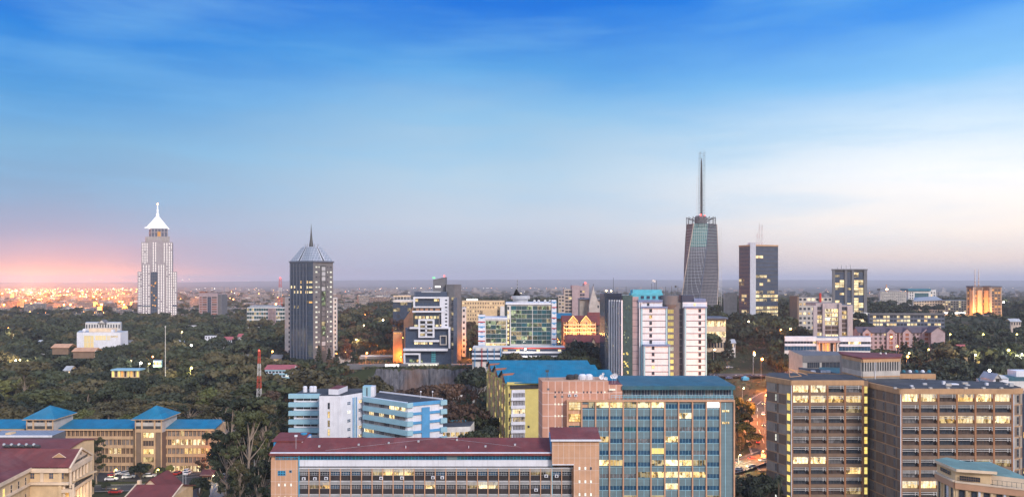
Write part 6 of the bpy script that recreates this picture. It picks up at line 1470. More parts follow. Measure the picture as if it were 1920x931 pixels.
for j in range(8):
    for u in (2.2, 5.6, 34, 38): B.win(B.f, u, u+1.8, Z(550+5*j,1200), Z(547+5*j,1200), .1, 'glass' if rnd.random() < .8 else 'lit_far')
B.done()
B = simple('cream_office', 'cream sawtooth-roofed office left of the orange-lit tower', 1713, 1812, 1050, 563, 'cream_trim', 'silver_roof', nx=20, nz=5, wm=lambda r, c: 'lit_far' if rnd.random() < .28 else 'glass', wf=.55, hf=.5, depth=22)
q = B.new('roof'); q.hexa([(X(1712,1050),1049,Z(565,1050)),(X(1768,1050),1049,Z(563,1050)),(X(1768,1050),1072,Z(558,1050)),(X(1730,1050),1072,Z(558,1050)),(X(1712,1050),1049,Z(564,1050)),(X(1768,1050),1049,Z(562,1050)),(X(1762,1050),1060,Z(555,1050)),(X(1730,1050),1060,Z(557,1050))], 'silver_roof'); B.done()
Y0 = 980; k0 = Y0/FP
hx = [P2(1813,Y0+10), P2(1826,Y0), P2(1842,Y0+7), P2(1857,Y0-1), P2(1877,Y0+8), P2(1874,Y0+40), P2(1815,Y0+40)]
B = Bld('orange_lit_tower', 'many-sided brick tower floodlit orange with two thin masts', hx); zt = Z(536,Y0)
B.p('wall').prism(hx, B.z0, zt, 'brown_slab', 'grey'); q = B.new('cap'); q.prism([((a-B.org[0])*1.07+B.org[0], (b-B.org[1])*1.07+B.org[1]) for a, b in hx], zt-1.3, zt, 'grey_blue')
for fi, (a, b) in enumerate(zip(hx[:4], hx[1:5])):
    f = F(a, b)
    if fi in (1, 2) or fi == 0:
        q = B.new('lit_fin'); f.box(q, f.L*(.55 if fi == 0 else .3), f.L*(1. if fi == 0 else .8), B.z0, zt-5, 0, 1.6, 'peach')
    for u in (0.02, .94): q = B.new('column'); f.box(q, f.L*u, f.L*u+.7, B.z0, zt-1.4, 0, 1.1, 'beige')
    for j in range(13):
        z = zt-4-3.4*j
        for c in range(3): B.win(f, f.L*(.1+.3*c), f.L*(.32+.3*c), z-1.8, z, .1, rnd.choice(['glass','glass_brown','lit_orange','glass_brown']) if not (fi in (1,2) and c == 1) else 'glass')
for px in (1840.5, 1847.5): q = B.new('mast'); q.bar((X(px,Y0),Y0+14,zt),(X(px,Y0),Y0+14,Z(504,Y0)),.6,'salmon_trim',4,.25); [q.bar((X(px,Y0),Y0+13.7,Z(506+6*j,Y0)),(X(px,Y0),Y0+13.7,Z(509+6*j,Y0)),.62,'off_white') for j in range(5)]
B.done()
for px, dy_, e in ((1822,-9,22000),(1835,-10,26000),(1850,-10,34000),(1866,-9,22000)): point('flood_light', (X(px,Y0+dy_), Y0+dy_, B.z0+4), e, (1,.42,.1), .6, B.o)
B = simple('podium', 'low lit podium with bright white roof line in front of the orange-lit tower', 1770, 1812, 940, 586, 'peach', 'grey', nx=9, nz=3, wm=ch('lit_orange','lit_far','lit_orange'), wf=.8, hf=.55, top=2.5)
q = B.new('roof_light'); q.bx(X(1771,939), X(1810,939), 939, 939.8, Z(588,939), Z(585,939), 'neon_white'); B.done()
B = simple('podium', 'low orange lit podium with a pink canopy at the foot of the orange-lit tower', 1812, 1872, 945, 600, 'peach', 'grey', nx=11, nz=2, wm=ch('lit_orange','lit_orange','lit_far','glass_brown'), wf=.7, hf=.55, top=1)
q = B.new('canopy'); q.bx(X(1836,930), X(1858,930), 928, 940, B.z0+2, B.z0+3.2, 'pinkish'); B.done()
# right edge, behind the wide brown tower
B = Bld('gabled_rooftop_house', 'small white lift house with arched dark opening above the right brown tower', [P2(1862,300), P2(1891,300), (X(1891,300),308), (X(1862,300),308)])
B.p('wall').prism(B.pts, B.z0, Z(709,300), 'white'); q = B.new('roof'); gable_y(q, X(1862,300), X(1876,300), 299.5, 308, Z(709,300), Z(699.5,300), 'metal', 'concrete_light', .3)
q.hexa([(X(1876,300),299.5,Z(709,300)),(X(1891,300),299.5,Z(709,300)),(X(1888,300),308,Z(709,300)),(X(1876,300),308,Z(709,300)),(X(1872,300),300.5,Z(702,300)),(X(1886,300),301,Z(704,300)),(X(1884,300),307,Z(704,300)),(X(1872,300),307,Z(702,300))], 'metal')
f = F(P2(1862,300), P2(1891,300)); B.win(f, 1.0, 2.4, Z(721,300), Z(705,300), .05, 'dark'); B.done()
B = simple('white_annex', 'white and teal roofed annex at the far right edge behind the brown tower', 1836, 1960, 306, 714, 'off_white', 'teal_roof', depth=10); q = B.new('roof'); q.bx(X(1888,307), X(1950,307), 307, 314, Z(714.5,307), Z(706,307), 'teal_roof'); q.bx(X(1910,306), X(1950,306), 307.5, 313, Z(706,307), Z(695,307), 'white')
B.done()
B = simple('dark_glass_office', 'dark office slice with a few lit windows at the far right edge of the picture', 1917.5, 1990, 282, 738, 'navy', 'grey', nx=8, nz=10, wm=lambda r, c: 'lit_warm' if r in (3,6) and c < 1 else 'glass_navy', wf=.8, hf=.5, depth=9); B.done()

# ---- left and centre distance
B = simple('striped_office', 'brown and white striped office block in the haze between the two tall left towers', 373, 408, 1150, 549, 'pinkish', 'grey', depth=24)
B.win(B.f, 12.5, 17.5, Z(597,1150), Z(556,1150), .2, 'glass_navy', 2, 8, 'grey', .3)
for j in range(11):
    for u, w_ in ((1.2,3),(5.2,6),(18.6,7)): B.win(B.f, u, u+w_, Z(558.5+4.4*j,1150), Z(556+4.4*j,1150), .1, 'brick_red' if u < 3 or j % 3 else 'glass_brown')
q = B.new('side_wing'); q.bx(X(407,1160), X(418,1160), 1155, 1178, B.z0, Z(552,1160), 'grey'); q = B.new('plant_room'); q.bx(X(374,1155), X(384,1155), 1155, 1165, Z(549,1155), Z(546,1155), 'brick_red'); B.done()
B = simple('glass_office', 'low hazy green glass office with white end wall, behind trees', 463, 534, 950, 576, 'off_white', 'silver_roof', nx=16, nz=6, wm=ch('glass_green','glass_teal','glass_green','lit_far_dim'), wf=.92, hf=.7)
q = B.new('column_bay'); [q.bx(X(503+2.6*i,949), X(504.3+2.6*i,949), 948, 950, B.z0, Z(577,949), 'pinkish') for i in range(6)]; q = B.new('roof'); q.bx(X(470,955), X(523,955), 952, 966, Z(576,955), Z(572,955), 'silver_roof'); B.done()
Y0 = 640
B = Bld('white_hall', 'white box-shaped hall with a huge yellow lit glass wall among the trees on the left', [P2(144,Y0), P2(226,Y0), P2(240,Y0+20), P2(150,Y0+26)]); zt = Z(622.5,Y0)
B.p('wall').prism(B.pts, B.z0, zt, 'white', 'metal'); f = F(P2(144,Y0), P2(226,Y0))
for a, b, y_ in ((157.5,176,654),(178.5,199,637),(201,207,637),(208,221,632)): B.win(f, (a-144)*Y0/FP, (b-144)*Y0/FP, Z(y_,Y0), Z(628.5,Y0), .1, 'lit_bright' if a > 205 else 'lit_hall', 3, 2, 'white', .2)
q = B.new('clerestory'); q.bx(X(163,Y0), X(206,Y0), Y0+3, Y0+12, zt, Z(615,Y0+3), 'cream_trim'); q = B.new('satellite_dish'); q.ball((X(153,Y0),Y0+4,zt+1.2),1.6,'white'); q = B.new('roof_vent'); q.bx(X(206,Y0),X(210,Y0),Y0+2,Y0+5,zt,zt+2,'white')
B.done()
for nm, lb, a, b, Y_, yt, wm_, rm in (('brown_roof_house','brown hip-roofed pavilion in the woods left of the white hall',98,128,560,650,'brown_slab','salmon_trim'),('brown_roof_house','long brown roof stepping down in front of the white hall',137,176,545,657,'brown_slab','salmon_trim')):
    B = simple(nm, lb, a, b, Y_, yt, wm_, depth=9, zb=Z(yt+14,Y_)); q = B.new('roof'); gable_x(q, X(a,Y_), X(b,Y_), Y_, Y_+9, Z(yt,Y_), Z(yt-6,Y_+4), rm, wm_, .8); B.done()
B = simple('arcade_building', 'long pale arcaded building among trees behind the white hall', 160, 226, 800, 604, 'off_white', 'metal', nx=13, nz=1, wm='glass', wf=.45, hf=.5, depth=14, zb=Z(622,800), top=2); q = B.new('gable'); gable_y(q, X(186,800), X(200,800), 798, 806, Z(605,800), Z(599,800), 'grey', 'off_white', .5); B.done()
B = simple('white_pavilion', 'small pale blue-roofed strip pavilion lit from inside, in the dark woods on the left', 209, 261, 455, 694, 'cream', 'pale_blue', nx=9, nz=1, wm=ch('lit_orange','lit_yellow','glass_brown'), wf=.6, hf=.9, top=.4, depth=5, zb=Z(707,455)); q = B.new('roof'); q.bx(X(208,454), X(262,454), 453.5, 461, Z(694,455), Z(691.5,455), 'pale_blue'); B.done()
B = simple('white_house', 'white bungalow with sheds, in the trees below the striped office', 384, 405, 760, 629, 'white', 'grey', nx=4, nz=1, wm='glass', wf=.4, hf=.5, top=.8, depth=10, zb=Z(638,760)); B.done()
B = simple('white_house', 'blue-grey flat roofed villa lit inside, right of the lamp-lit clearing on the left', 287, 303, 560, 676, 'pale_blue', 'metal', nx=3, nz=1, wm='lit_warm', wf=.6, hf=.5, depth=8, zb=Z(688,560)); B.done()
for i, (a, b, yt, Y_) in enumerate(((497,548,684,490),)):
    B = simple('banded_flats', 'small white and blue banded flats with pinkish red roof in the middle of the woods', a, b, Y_, yt+7, 'white', 'red_roof', depth=14)
    q = B.new('roof'); gable_x(q, X(a,Y_), X(b,Y_), Y_, Y_+14, Z(yt+7,Y_), Z(yt-1,Y_+7), 'red_roof', 'white', .6)
    for j in range(5):
        q = B.new('band'); B.f.box(q, 0, B.f.L, Z(yt+11+7*j,Y_), Z(yt+8+7*j,Y_), 0, .4, 'pale_blue')
        for c in range(8): B.win(B.f, B.f.L*(c+.15)/8, B.f.L*(c+.85)/8, Z(yt+14.5+7*j,Y_), Z(yt+11.2+7*j,Y_), .1, 'lit_white' if c > 5 and j in (1,2) else 'glass')
    B.done()
B = simple('retaining_wall', 'long stained concrete wall washed by orange street light left of the rock face', 632, 742, 600, 668, 'concrete_light', depth=1.5, cat='wall', zb=Z(688,600)); q = B.new('coping'); q.bx(X(676,598), X(741,598), 598.5, 600, Z(668,600), Z(665,600), 'off_white'); B.done()
B = simple('terrace_wall', 'grey parapet wall with four white lit openings on top of the rock face', 650, 765, 541, 682, 'grey', depth=2, cat='wall', zb=Z(692,541))
for i in range(4): B.win(B.f, (722-650+6.8*i)*.3607, (727.8-650+6.8*i)*.3607, Z(684.5,541)-1.0, Z(684.5,541)+.9, .05, 'neon_white')
B.done()
B = simple('low_wall', 'pale garden wall at the foot of the rock face', 846, 878, 470, 737, 'off_white', depth=.6, cat='wall', zb=Z(748,470)); B.done()
B = simple('site_shed', 'low grey shed with bright ground floor lamps right of the stepped office', 846, 905, 545, 683, 'grey', 'concrete', nx=8, nz=1, wm=ch('lit_white','glass','glass'), wf=.5, hf=.6, depth=8, zb=Z(694,545)); B.done()

# ---- masts
def lattice(name, label, px, Y, ytop, zb, w0, w1, lamp=True, step=3.0):
    o_ = Bld(name, label, [(X(px,Y)-w0,Y-w0), (X(px,Y)+w0,Y-w0), (X(px,Y)+w0,Y+w0), (X(px,Y)-w0,Y+w0)], cat='mast', z0=zb, foot=False)
    cx, zt = X(px,Y), Z(ytop,Y); L = MB('lattice'); o_.list.append(L); n = int((zt-zb)/step); r_ = max(.06, w0*.045)
    C4 = ((-1,-1),(1,-1),(1,1),(-1,1))
    for i in range(n):
        t0, t1 = i/n, (i+1)/n; wa, wb = w0+(w1-w0)*t0, w0+(w1-w0)*t1; za, zb_ = zb+(zt-zb)*t0, zb+(zt-zb)*t1; m_ = 'mast_red' if (i//2) % 2 else 'off_white'
        for k_ in range(4):
            a, b = C4[k_], C4[(k_+1) % 4]
            L.bar((cx+a[0]*wa,Y+a[1]*wa,za),(cx+a[0]*wb,Y+a[1]*wb,zb_),r_*1.3,m_); L.bar((cx+a[0]*wa,Y+a[1]*wa,za),(cx+b[0]*wb,Y+b[1]*wb,zb_),r_*.8,m_); L.bar((cx+b[0]*wa,Y+b[1]*wa,za),(cx+a[0]*wb,Y+a[1]*wb,zb_),r_*.8,m_)
    if lamp: q = o_.new('warning_lamp'); q.ball((cx,Y,zt+.4), max(.35, w1*.6), 'lamp_red')
    o_.done(); return o_
lattice('radio_mast', 'red and white lattice mast rising from the trees in front of the dark tower', 486, 395, 658, 0, 1.35, .4)
lattice('radio_mast', 'distant red and white lattice mast left of the dark tower', 525.5, 1400, 521, 10, 3.2, 1.6, step=8)
for px, Y_, yt, yb2, lb in ((310,520,612,682,'thin pale flagpole-like mast standing in the woods on the left'),): 
    o_ = Bld('pole', lb, [(X(px,Y_)-.3,Y_-.3),(X(px,Y_)+.3,Y_-.3),(X(px,Y_)+.3,Y_+.3),(X(px,Y_)-.3,Y_+.3)], cat='pole', z0=g(X(px,Y_),Y_), foot=False); q = o_.new('shaft'); q.bar((X(px,Y_),Y_,o_.z0),(X(px,Y_),Y_,Z(yt,Y_)),.28,'off_white',6,.15); q = o_.new('lamp'); q.ball((X(px,Y_),Y_,Z(yt,Y_)),.5,'off_white'); o_.done()

# ================================================================ lamps
def ysolve(px, py, h):
    last = None
    for Y in range(200, 6000, 4):
        d = Z(py, Y) - (g(X(px, Y), Y) + h)
        if last is not None and last > 0 >= d or (last is not None and last < 0 <= d): return Y
        last = d
    return 900
COLS = {'w':('lamp_white',(1,.93,.78)), 'y':('lamp_warm',(1,.72,.35)), 'o':('lamp_orange',(1,.26,.035)), 'l':('lamp_yellow',(1,.8,.2))}
LPROTO = {}
def street_lamp(px, py, kind, label, energy=4000, h=8, Y=None, r_=.32, group=None):
    Y = Y or ysolve(px, py, h); x = X(px, Y); z = Z(py, Y); gz_ = g(x, Y); z = max(gz_+4, min(z, gz_+26)); h = z-gz_
    key = (kind, round(h), r_)
    root = thing('street_lamp', label, 'street lamp', (x, Y, gz_), group)
    if key not in LPROTO:
        p_ = MB('pole'); p_.bar((0,0,0),(0,0,h-.2),.1,'metal',6,.06); p_.bar((0,0,h-.3),(.7,0,h-.05),.05,'metal')
        b = MB('lamp_head'); b.ball((.7,0,h), r_, COLS[kind][0]); LPROTO[key] = (p_.build(root), b.build(root))
    else:
        for q in LPROTO[key]: c = q.copy(); COL.objects.link(c); c.parent = root
    if energy:
        l = bpy.data.lights.new('lamp_light', 'POINT'); l.energy = energy; l.color = COLS[kind][1]; l.shadow_soft_size = .4
        lo = bpy.data.objects.new('lamp_light', l); COL.objects.link(lo); lo.parent = root; lo.location = (.7, -max(.9, r_+.5), h+.1)
    return root
E = 1
for px, py, kd_, en, Y_, rr, lb in (
    (262,680,'w',9000,None,.6,'brightest white lamp over the clearing in the left woods'), (278,681,'l',4000,None,.35,'yellow lamp just right of the brightest lamp in the left woods'),
    (357,647,'w',9000,None,.6,'white lamp between the two tall left towers, low in the trees'), (242,661,'o',5000,None,.4,'orange lamp right of the white hall'),
    (427,605,'o',6000,None,.6,'red-orange lamp in the trees right of the striped office'), (340,622,'y',1500,None,.3,'small warm lamp right of the stepped tower in the trees'),
    (244,676,'y',1500,None,.3,'small warm lamp left of the bright clearing lamp'), (285,668,'o',3000,None,.35,'small orange lamp above the clearing in the left woods'),
    (381,588,'w',0,None,.7,'white lamp at the foot of the striped office'), (193,727,'y',400,None,.25,'lone tiny lamp deep in the woods at far left'),
    (391,852,'o',1400,293,.3,'orange lamp at the right end of the blue-roofed school'), (214,890,'l',700,285,.3,'yellow lamp among parked cars left of the school courtyard'),
    (293,886,'l',700,285,.3,'yellow lamp right of the tree in the school courtyard'), (405,892,'y',500,280,.25,'warm lamp on the corner of the guard house'), (397,901,'y',500,276,.25,'warm lamp on the gate pillar by the guard house'),
    (647,660,'o',22000,None,.55,'left orange lamp on the lit road left of the rock face'), (686,662,'o',22000,None,.55,'middle orange lamp on the lit road left of the rock face'), (708,641,'o',26000,None,.6,'orange lamp glowing in the trees above the lit road'), (629,662,'o',15000,None,.5,'outermost left orange lamp beside the foot of the dark tower'),
    (764,634,'w',5000,None,.55,'bright white lamp on the left edge of the stepped office'), (750,672,'o',12000,573,.4,'orange lamp at the foot of the bare concrete shaft'),
    (880,654,'o',20000,None,.5,'orange lamp in the glowing gap between stepped office and podium'), (888,610,'o',26000,None,.5,'orange lamp in the lit trees below the hotel'), (893,640,'o',20000,None,.5,'lower orange lamp in the lit trees below the hotel'),
    (983,654,'w',4000,494,.5,'white lamp in front of the podium of the green glass office'), (1046,640,'o',9000,None,.4,'orange lamp left of the gabled flats'),
    (1046,668,'y',800,None,.3,'small warm lamp in trees below the podium'), (1102,665,'l',800,None,.3,'small yellow lamp in trees below the brown terrace'),
    (1853,694,'w',9000,None,.5,'bright starry lamp in the trees at right, nearer one'), (1889,656,'l',9000,None,.55,'bright yellow lamp in the right-hand trees, farther one'),
    (1700,668,'o',5000,None,.5,'bright orange lamp below the pink gabled flats'), (1683,671,'o',3000,None,.4,'left small orange lamp below the pink gabled flats'), (1664,672,'o',3000,None,.35,'leftmost small orange lamp below the pink gabled flats'),
    (1881,566,'w',9000,None,1.3,'white floodlight mast right of the orange-lit tower'), (1780,626,'l',1500,None,.35,'small yellow lamp in trees right of the blank gable'), (1842,626,'l',1500,None,.35,'small yellow lamp below the pink canopy'), (1905,626,'l',1500,None,.35,'small yellow lamp near the right edge, over the trees'),
    (1338,655,'y',1500,None,.35,'warm lamp under the trees right of the blue-white tower'), (1434,740,'o',90000,392,.4,'orange street lamp nearest the brown tower on the lit road'), (1392,727,'y',15000,430,.35,'warm street lamp on the left kerb of the lit road'),
    (1440,712,'o',40000,470,.4,'orange street lamp farther up the lit road'), (1404,748,'o',60000,412,.35,'orange street lamp among the trees left of the lit road'), (1412,660,'o',8000,None,.4,'orange lamp above the parked cars on the right'),
    (1385,852,'y',26000,350,.3,'warm lamp left on the crossing road between the office block and brown tower'), (1428,848,'o',30000,358,.3,'orange lamp right on the crossing road beside the brown tower'),
    (869,797,'y',1500,None,.3,'lamp behind the annex of the white banded office'), (902,802,'y',1500,None,.3,'lamp on the lane left of the yellow block'), (477,840,'y',500,None,.25,'small lamp in the dark trees left of the salmon block')):
    wd_ = Y_ is None and 595 < py < 700 and (px < 560 or px > 1300); street_lamp(px, py, kd_, lb, en*E*(2 if wd_ and px < 560 else 1), 14 if wd_ else 8, Y_, rr*(1.5 if wd_ else 1))
r5 = random.Random(4)
for _ in range(26):
    px, py = r5.choice([(r5.uniform(0,540), r5.uniform(612,680)), (r5.uniform(0,540), r5.uniform(606,690)), (r5.uniform(640,760), r5.uniform(585,640)), (r5.uniform(1660,1915), r5.uniform(612,690)), (r5.uniform(1340,1500), r5.uniform(600,680))])
    zn = 'left woods' if px < 600 else 'woods right of the dark tower' if px < 800 else 'park below the slab tower' if px < 1550 else 'park behind the wide brown tower'
    street_lamp(px, py, r5.choice('yyowl'), 'small lamp glinting through the trees of the '+zn, r5.choice([3000,8000,14000,22000]), 14, None, r5.choice([.4,.5,.6,.8]), group='small lamps in the '+zn)
# far floodlights over the orange district at the left
for i, (px, py, Y_, e) in enumerate(((22,537,3400,4.5e+06),(30,537,3400,0),(85,537,3300,4.5e+06),(98,538,3300,0),(58,548,3000,6e+06),(18,545,3000,1.5e+06),(162,586,1900,280000),(191,581,2000,280000),(104,597,1750,315000),(119,596,1750,0),(134,594,1750,280000),(40,608,1650,210000),(220,583,1950,245000),(241,583,1950,105000),(210,557,2700,3e+06),(176,556,2750,2.25e+06),(338,560,2400,5e5),(125,552,2900,2.25e+06),(150,555,2800,1.5e+06),(238,556,2700,2.25e+06),(4,550,2900,2.25e+06),(70,566,2300,8e5))):
    street_lamp(px, py, 'o' if i not in (4,6,7) else 'y', ('tall floodlight mast glowing orange in the hazy left distance' if Y_ > 2300 else 'orange lamp over the glowing road beyond the left woods'), e, 20, Y_, 2.2 if Y_ > 2500 else 1.1, group='floodlights of the far left district' if Y_ > 2300 else 'orange lamps beyond the left woods')

for i in range(64):
    px = r5.uniform(-10, 262) if i < 54 else r5.uniform(335, 535); py = 546+r5.random()**1.6*56; Y_ = min(max(FP*(H-16)/(py-PY0), 1450), 4200)
    street_lamp(px, PY0+(H-g(X(px,Y_),Y_)-15)*FP/Y_, 'o', 'street lamp of the orange glowing district at the far left' if i < 54 else 'street lamp in the hazy town between the two left towers', 8e5 if i < 54 else 1e5, 15, Y_, 1.5, group='street lamps of the orange glowing district' if i < 54 else 'street lamps of the hazy town')
# houses half hidden among the trees
for i, (px, py, w_, dx_, lb) in enumerate(((392,603,9,300,'small white house among trees just left of the red lamp'),(408,612,8,0,'tiny pale house among trees below the striped office'),(418,634,10,0,'white shed right of the bungalow in the left woods'),(446,628,7,0,'small pale house under the low green glass office'),(352,612,8,0,'small house roof between the stepped tower and the striped office'),(330,640,9,0,'small lit house left of the white lamp in the woods'),(70,640,9,0,'lone pale house in the woods at far left'),(305,655,8,0,'small lit house near the pale mast'),(455,668,8,0,'small pale house left of the banded flats'),(508,668,12,0,'grey flat roof above the banded flats'),(470,640,8,0,'small cream house in trees left of the dark tower'),(232,640,8,0,'small house right of the white hall'),(120,690,7,0,'tiny lit house deep in the left woods'),(700,612,8,0,'small house in trees right of the dark tower'),(1366,640,8,0,'small red-roofed house in the park below the slab tower'),(1800,650,9,0,'small pale house in the right-hand park'),(1895,600,12,0,'long pale roof near the right edge over the trees'))):
    Y_ = ysolve(px, py, 12); zb_ = g(X(px,Y_),Y_); B = simple('house', lb, px, px+w_*1.6, Y_, PY0+(H-zb_-11)*FP/Y_, r5.choice(['white','cream','off_white','beige']), nx=4, nz=1, wm=lambda r, c: r5.choice(['glass','glass','lit_warm','glass']), wf=.5, hf=.25, depth=8, zb=zb_, bot=0, top=1)
    q = B.new('roof'); x0_, x1_ = X(px,Y_), X(px+w_*1.6,Y_); gable_x(q, x0_, x1_, Y_, Y_+8, zb_+11, zb_+13.2, r5.choice(['red_roof','metal','salmon_trim','grey','concrete_light']), 'cream', .6); B.done()
# ================================================================ far city: pale blocks and their lights
FARM = []
for i, (c, on) in enumerate((((0.206, 0.173, 0.157),0.2),((0.165, 0.157, 0.157),0.15),((0.247, 0.214, 0.198),0.3),((0.198, 0.143, 0.121),0.2),((0.206, 0.206, 0.214),0.15))):
    m, t, p = newmat('far_wall_%d' % i)
    gpos = wpos(t, 1, 1, 1); s = t.nodes.new('ShaderNodeSeparateXYZ'); t.links.new(gpos, s.inputs[0])
    wx = line_mask(t, mth('ADD', s.outputs[0], s.outputs[1], tree=t), 4.2, 2.2, 40000); wz = line_mask(t, s.outputs[2], 3.4, 1.6, 100)
    wk = mth('MULTIPLY', wx, wz, tree=t); n_ = tnoise(t, wpos(t, .24, .24, .3), 1, 2, .9)
    t.links.new(mixc(wk, (*c, 1), (.05,.05,.06,1), tree=t), p.inputs['Base Color']); p.inputs['Roughness'].default_value = .9
    t.links.new(mth('MULTIPLY', wk, mth('GREATER_THAN', n_, .6, tree=t), tree=t), p.inputs['Emission Strength']); p.inputs['Emission Color'].default_value = (1,.75,.4,1); m.cycles.emission_sampling = 'NONE'
    FARM.append('far_wall_%d' % i)
r3 = random.Random(11); cnt = 0; far_lamps = []
bands = [(0,260,560,604,60,'pale block in the orange-lit district at the far left'), (255,545,548,596,62,'pale block in the hazy city between the two left towers'), (620,745,546,600,45,'pale block in the hazy city right of the dark tower'), (640,1050,541,556,34,'low block in the hazy plain behind the hotel and glass office'), (1480,1900,548,575,24,'low block in the hazy plain behind the right-hand towers')]
for a, b, y0_, y1_, n, lb in bands:
    for _ in range(n):
        px = r3.uniform(a, b); Y_ = FP*(H-4)/(r3.uniform(y0_, y1_)-PY0); Y_ = min(max(Y_, 1250), 5200)
        x = X(px, Y_); w_ = r3.uniform(10, 30)*(1+Y_/6000); d_ = r3.uniform(10, 20); h_ = r3.choice([5,6,8,10,14,18])*(1+Y_/9000)
        if r3.random() < .04: h_ = 26
        z_ = g(x, Y_)-1; mb = MB('building'); m_ = r3.choice(FARM); a_ = r3.uniform(-.5, .5)
        c4 = [(x+u*math.cos(a_)-v*math.sin(a_), Y_+u*math.sin(a_)+v*math.cos(a_)) for u, v in ((-w_/2,-d_/2),(w_/2,-d_/2),(w_/2,d_/2),(-w_/2,d_/2))]
        mb.prism(c4, z_, z_+h_, m_, r3.choice(['concrete_light','brick_red','grey','off_white','peach']))
        if r3.random() < .5: c5 = [(x+(p_[0]-x)*.3, Y_+(p_[1]-Y_)*.4) for p_ in c4]; mb.prism(c5, z_+h_, z_+h_+2.5, 'concrete_light')
        o = mb.build(None, (x, Y_, z_), 'city_block'); o.location = (x, Y_, z_); tag(o, lb, 'building', lb.replace('pale block', 'pale blocks').replace('low block', 'low blocks')); FOOT.append((x, Y_, w_/2))
sub_ = MB('far_suburb')
for _ in range(1900):
    q = r3.random(); a, b = (-20, 262) if q < .36 else (255, 545) if q < .66 else (620, 760) if q < .8 else (640, 1930)
    py = r3.uniform(540 if b < 800 else 538, 604 if b < 800 else 562); Y_ = min(max(1300, FP*(H-6)/(py-PY0)), 7000); px = r3.uniform(a, b); x = X(px, Y_); w_, d_, h_ = r3.uniform(7,20)*(1+Y_/7000), r3.uniform(7,14), r3.choice([3,4,4,6,8,11])*(1+Y_/8000)
    z_ = g(x, Y_)-1; m_ = r3.choice(FARM); sub_.prism([(x,Y_),(x+w_,Y_+r3.uniform(-3,3)),(x+w_+1,Y_+d_),(x,Y_+d_)], z_, z_+h_, m_, r3.choice(['concrete_light','brick_red','grey','peach','beige','off_white']))
tag(sub_.build(), kind='stuff')
lm = MB('city_lights')
def bead(px, Y_, hh, r_, m_):
    x = X(px, Y_); z = g(x, Y_)+hh; i = len(lm.v); k_ = lm.mi(m_)
    lm.v += [(x-r_,Y_,z),(x+r_,Y_,z),(x,Y_-r_,z),(x,Y_+r_,z),(x,Y_,z-r_),(x,Y_,z+r_)]
    for f_ in ((0,2,5),(2,1,5),(1,3,5),(3,0,5),(2,0,4),(1,2,4),(3,1,4),(0,3,4)): lm.f.append(tuple(i+j for j in f_)); lm.m.append(k_)
for a, b, y0_, y1_, n, cs in ((0,262,540,606,520,'ooooyw'), (0,262,541,556,260,'oooy'), (255,545,540,592,330,'oyywwo'), (620,745,540,590,120,'ooyw'), (740,1060,536,550,70,'oywo'), (1460,1920,538,572,90,'oywy')):
    for _ in range(n):
        py = r3.uniform(y0_, y1_) if r3.random() < .5 else y0_+(y1_-y0_)*r3.random()**2; Y_ = max(1250, FP*(H-8)/(py-PY0)); Y_ = min(Y_, 7500); s_ = r3.choice([.35,.45,.6,.9,1.3])*(Y_/2500)**.9
        bead(r3.uniform(a, b), Y_, 7, s_*(.95 if a == 0 else .62), COLS[r3.choice(cs)][0])
tag(lm.build(), kind='stuff')
for i, (px, py) in enumerate(((448,518),(466,526),(171,524),(178,525),(190,525),(224,521),(229,525),(246,525),(342,524),(355,523),(1570,540),(1485,541),(1755,536),(1705,535),(711,532),(750,540),(940,531),(915,532))):
    z_ = Z(py, 15500); bead_ = MB('hill_lamp'); bead_.ball((0,0,0), 4.5, 'lamp_white' if i % 3 else 'lamp_warm', 6); bead_.bar((0,0,-40),(0,0,-4),.6,'metal')
    o = bead_.build(None, (0,0,0), 'hillside_lamp'); o.location = (X(px,15500), 15500, z_); tag(o, 'tiny lamp far off on the horizon hills', 'lamp', 'lamps on the horizon hills')

# ================================================================ cars
def make_car(label, paint, group=None, on=False):
    root = thing('parked_car', label, 'car', (0,0,0), group)
    b = MB('body'); W = .86; prof = [(-2.15,.35),(-2.2,.75),(-2.05,.98),(-1.2,1.02),(1.0,.98),(1.95,.82),(2.15,.6),(2.1,.35)]
    n = len(prof)
    for s_ in (-1, 1): b.poly([(x, s_*W, z) for x, z in prof][::s_], paint)
    for i in range(n): (x0_, z0_), (x1_, z1_) = prof[i], prof[(i+1) % n]; b.poly([(x0_,-W,z0_),(x1_,-W,z1_),(x1_,W,z1_),(x0_,W,z0_)], paint)
    b.build(root)
    c = MB('cabin'); c.hexa([(-1.75,-.8,1.0),(1.0,-.8,.98),(1.0,.8,.98),(-1.75,.8,1.0),(-1.3,-.66,1.42),(.35,-.66,1.42),(.35,.66,1.42),(-1.3,.66,1.42)], 'glass'); c.build(root)
    r_ = MB('roof_panel'); r_.hexa([(-1.3,-.68,1.42),(.35,-.68,1.42),(.35,.68,1.42),(-1.3,.68,1.42),(-1.15,-.6,1.48),(.2,-.6,1.48),(.2,.6,1.48),(-1.15,.6,1.48)], paint); r_.build(root)
    for sx in (-1.35, 1.35):
        for sy in (-1, 1): w_ = MB('wheel'); w_.bar((sx,sy*.68,.32),(sx,sy*.9,.32),.32,'dark',12); w_.build(root)
    for sy in (-.6, .6): h_ = MB('headlight'); h_.bx(2.02,2.16,sy-.16,sy+.16,.62,.76,'lamp_warm' if on else 'white'); h_.build(root)
    for sy in (-.6, .6): h_ = MB('tail_light'); h_.bx(-2.22,-2.1,sy-.16,sy+.16,.72,.86,'lamp_red' if on else 'red'); h_.build(root)
    return root
def copy_tree(o, parent=None):
    c = o.copy(); COL.objects.link(c); c.parent = parent
    for k_ in o.children: copy_tree(k_, c)
    return c
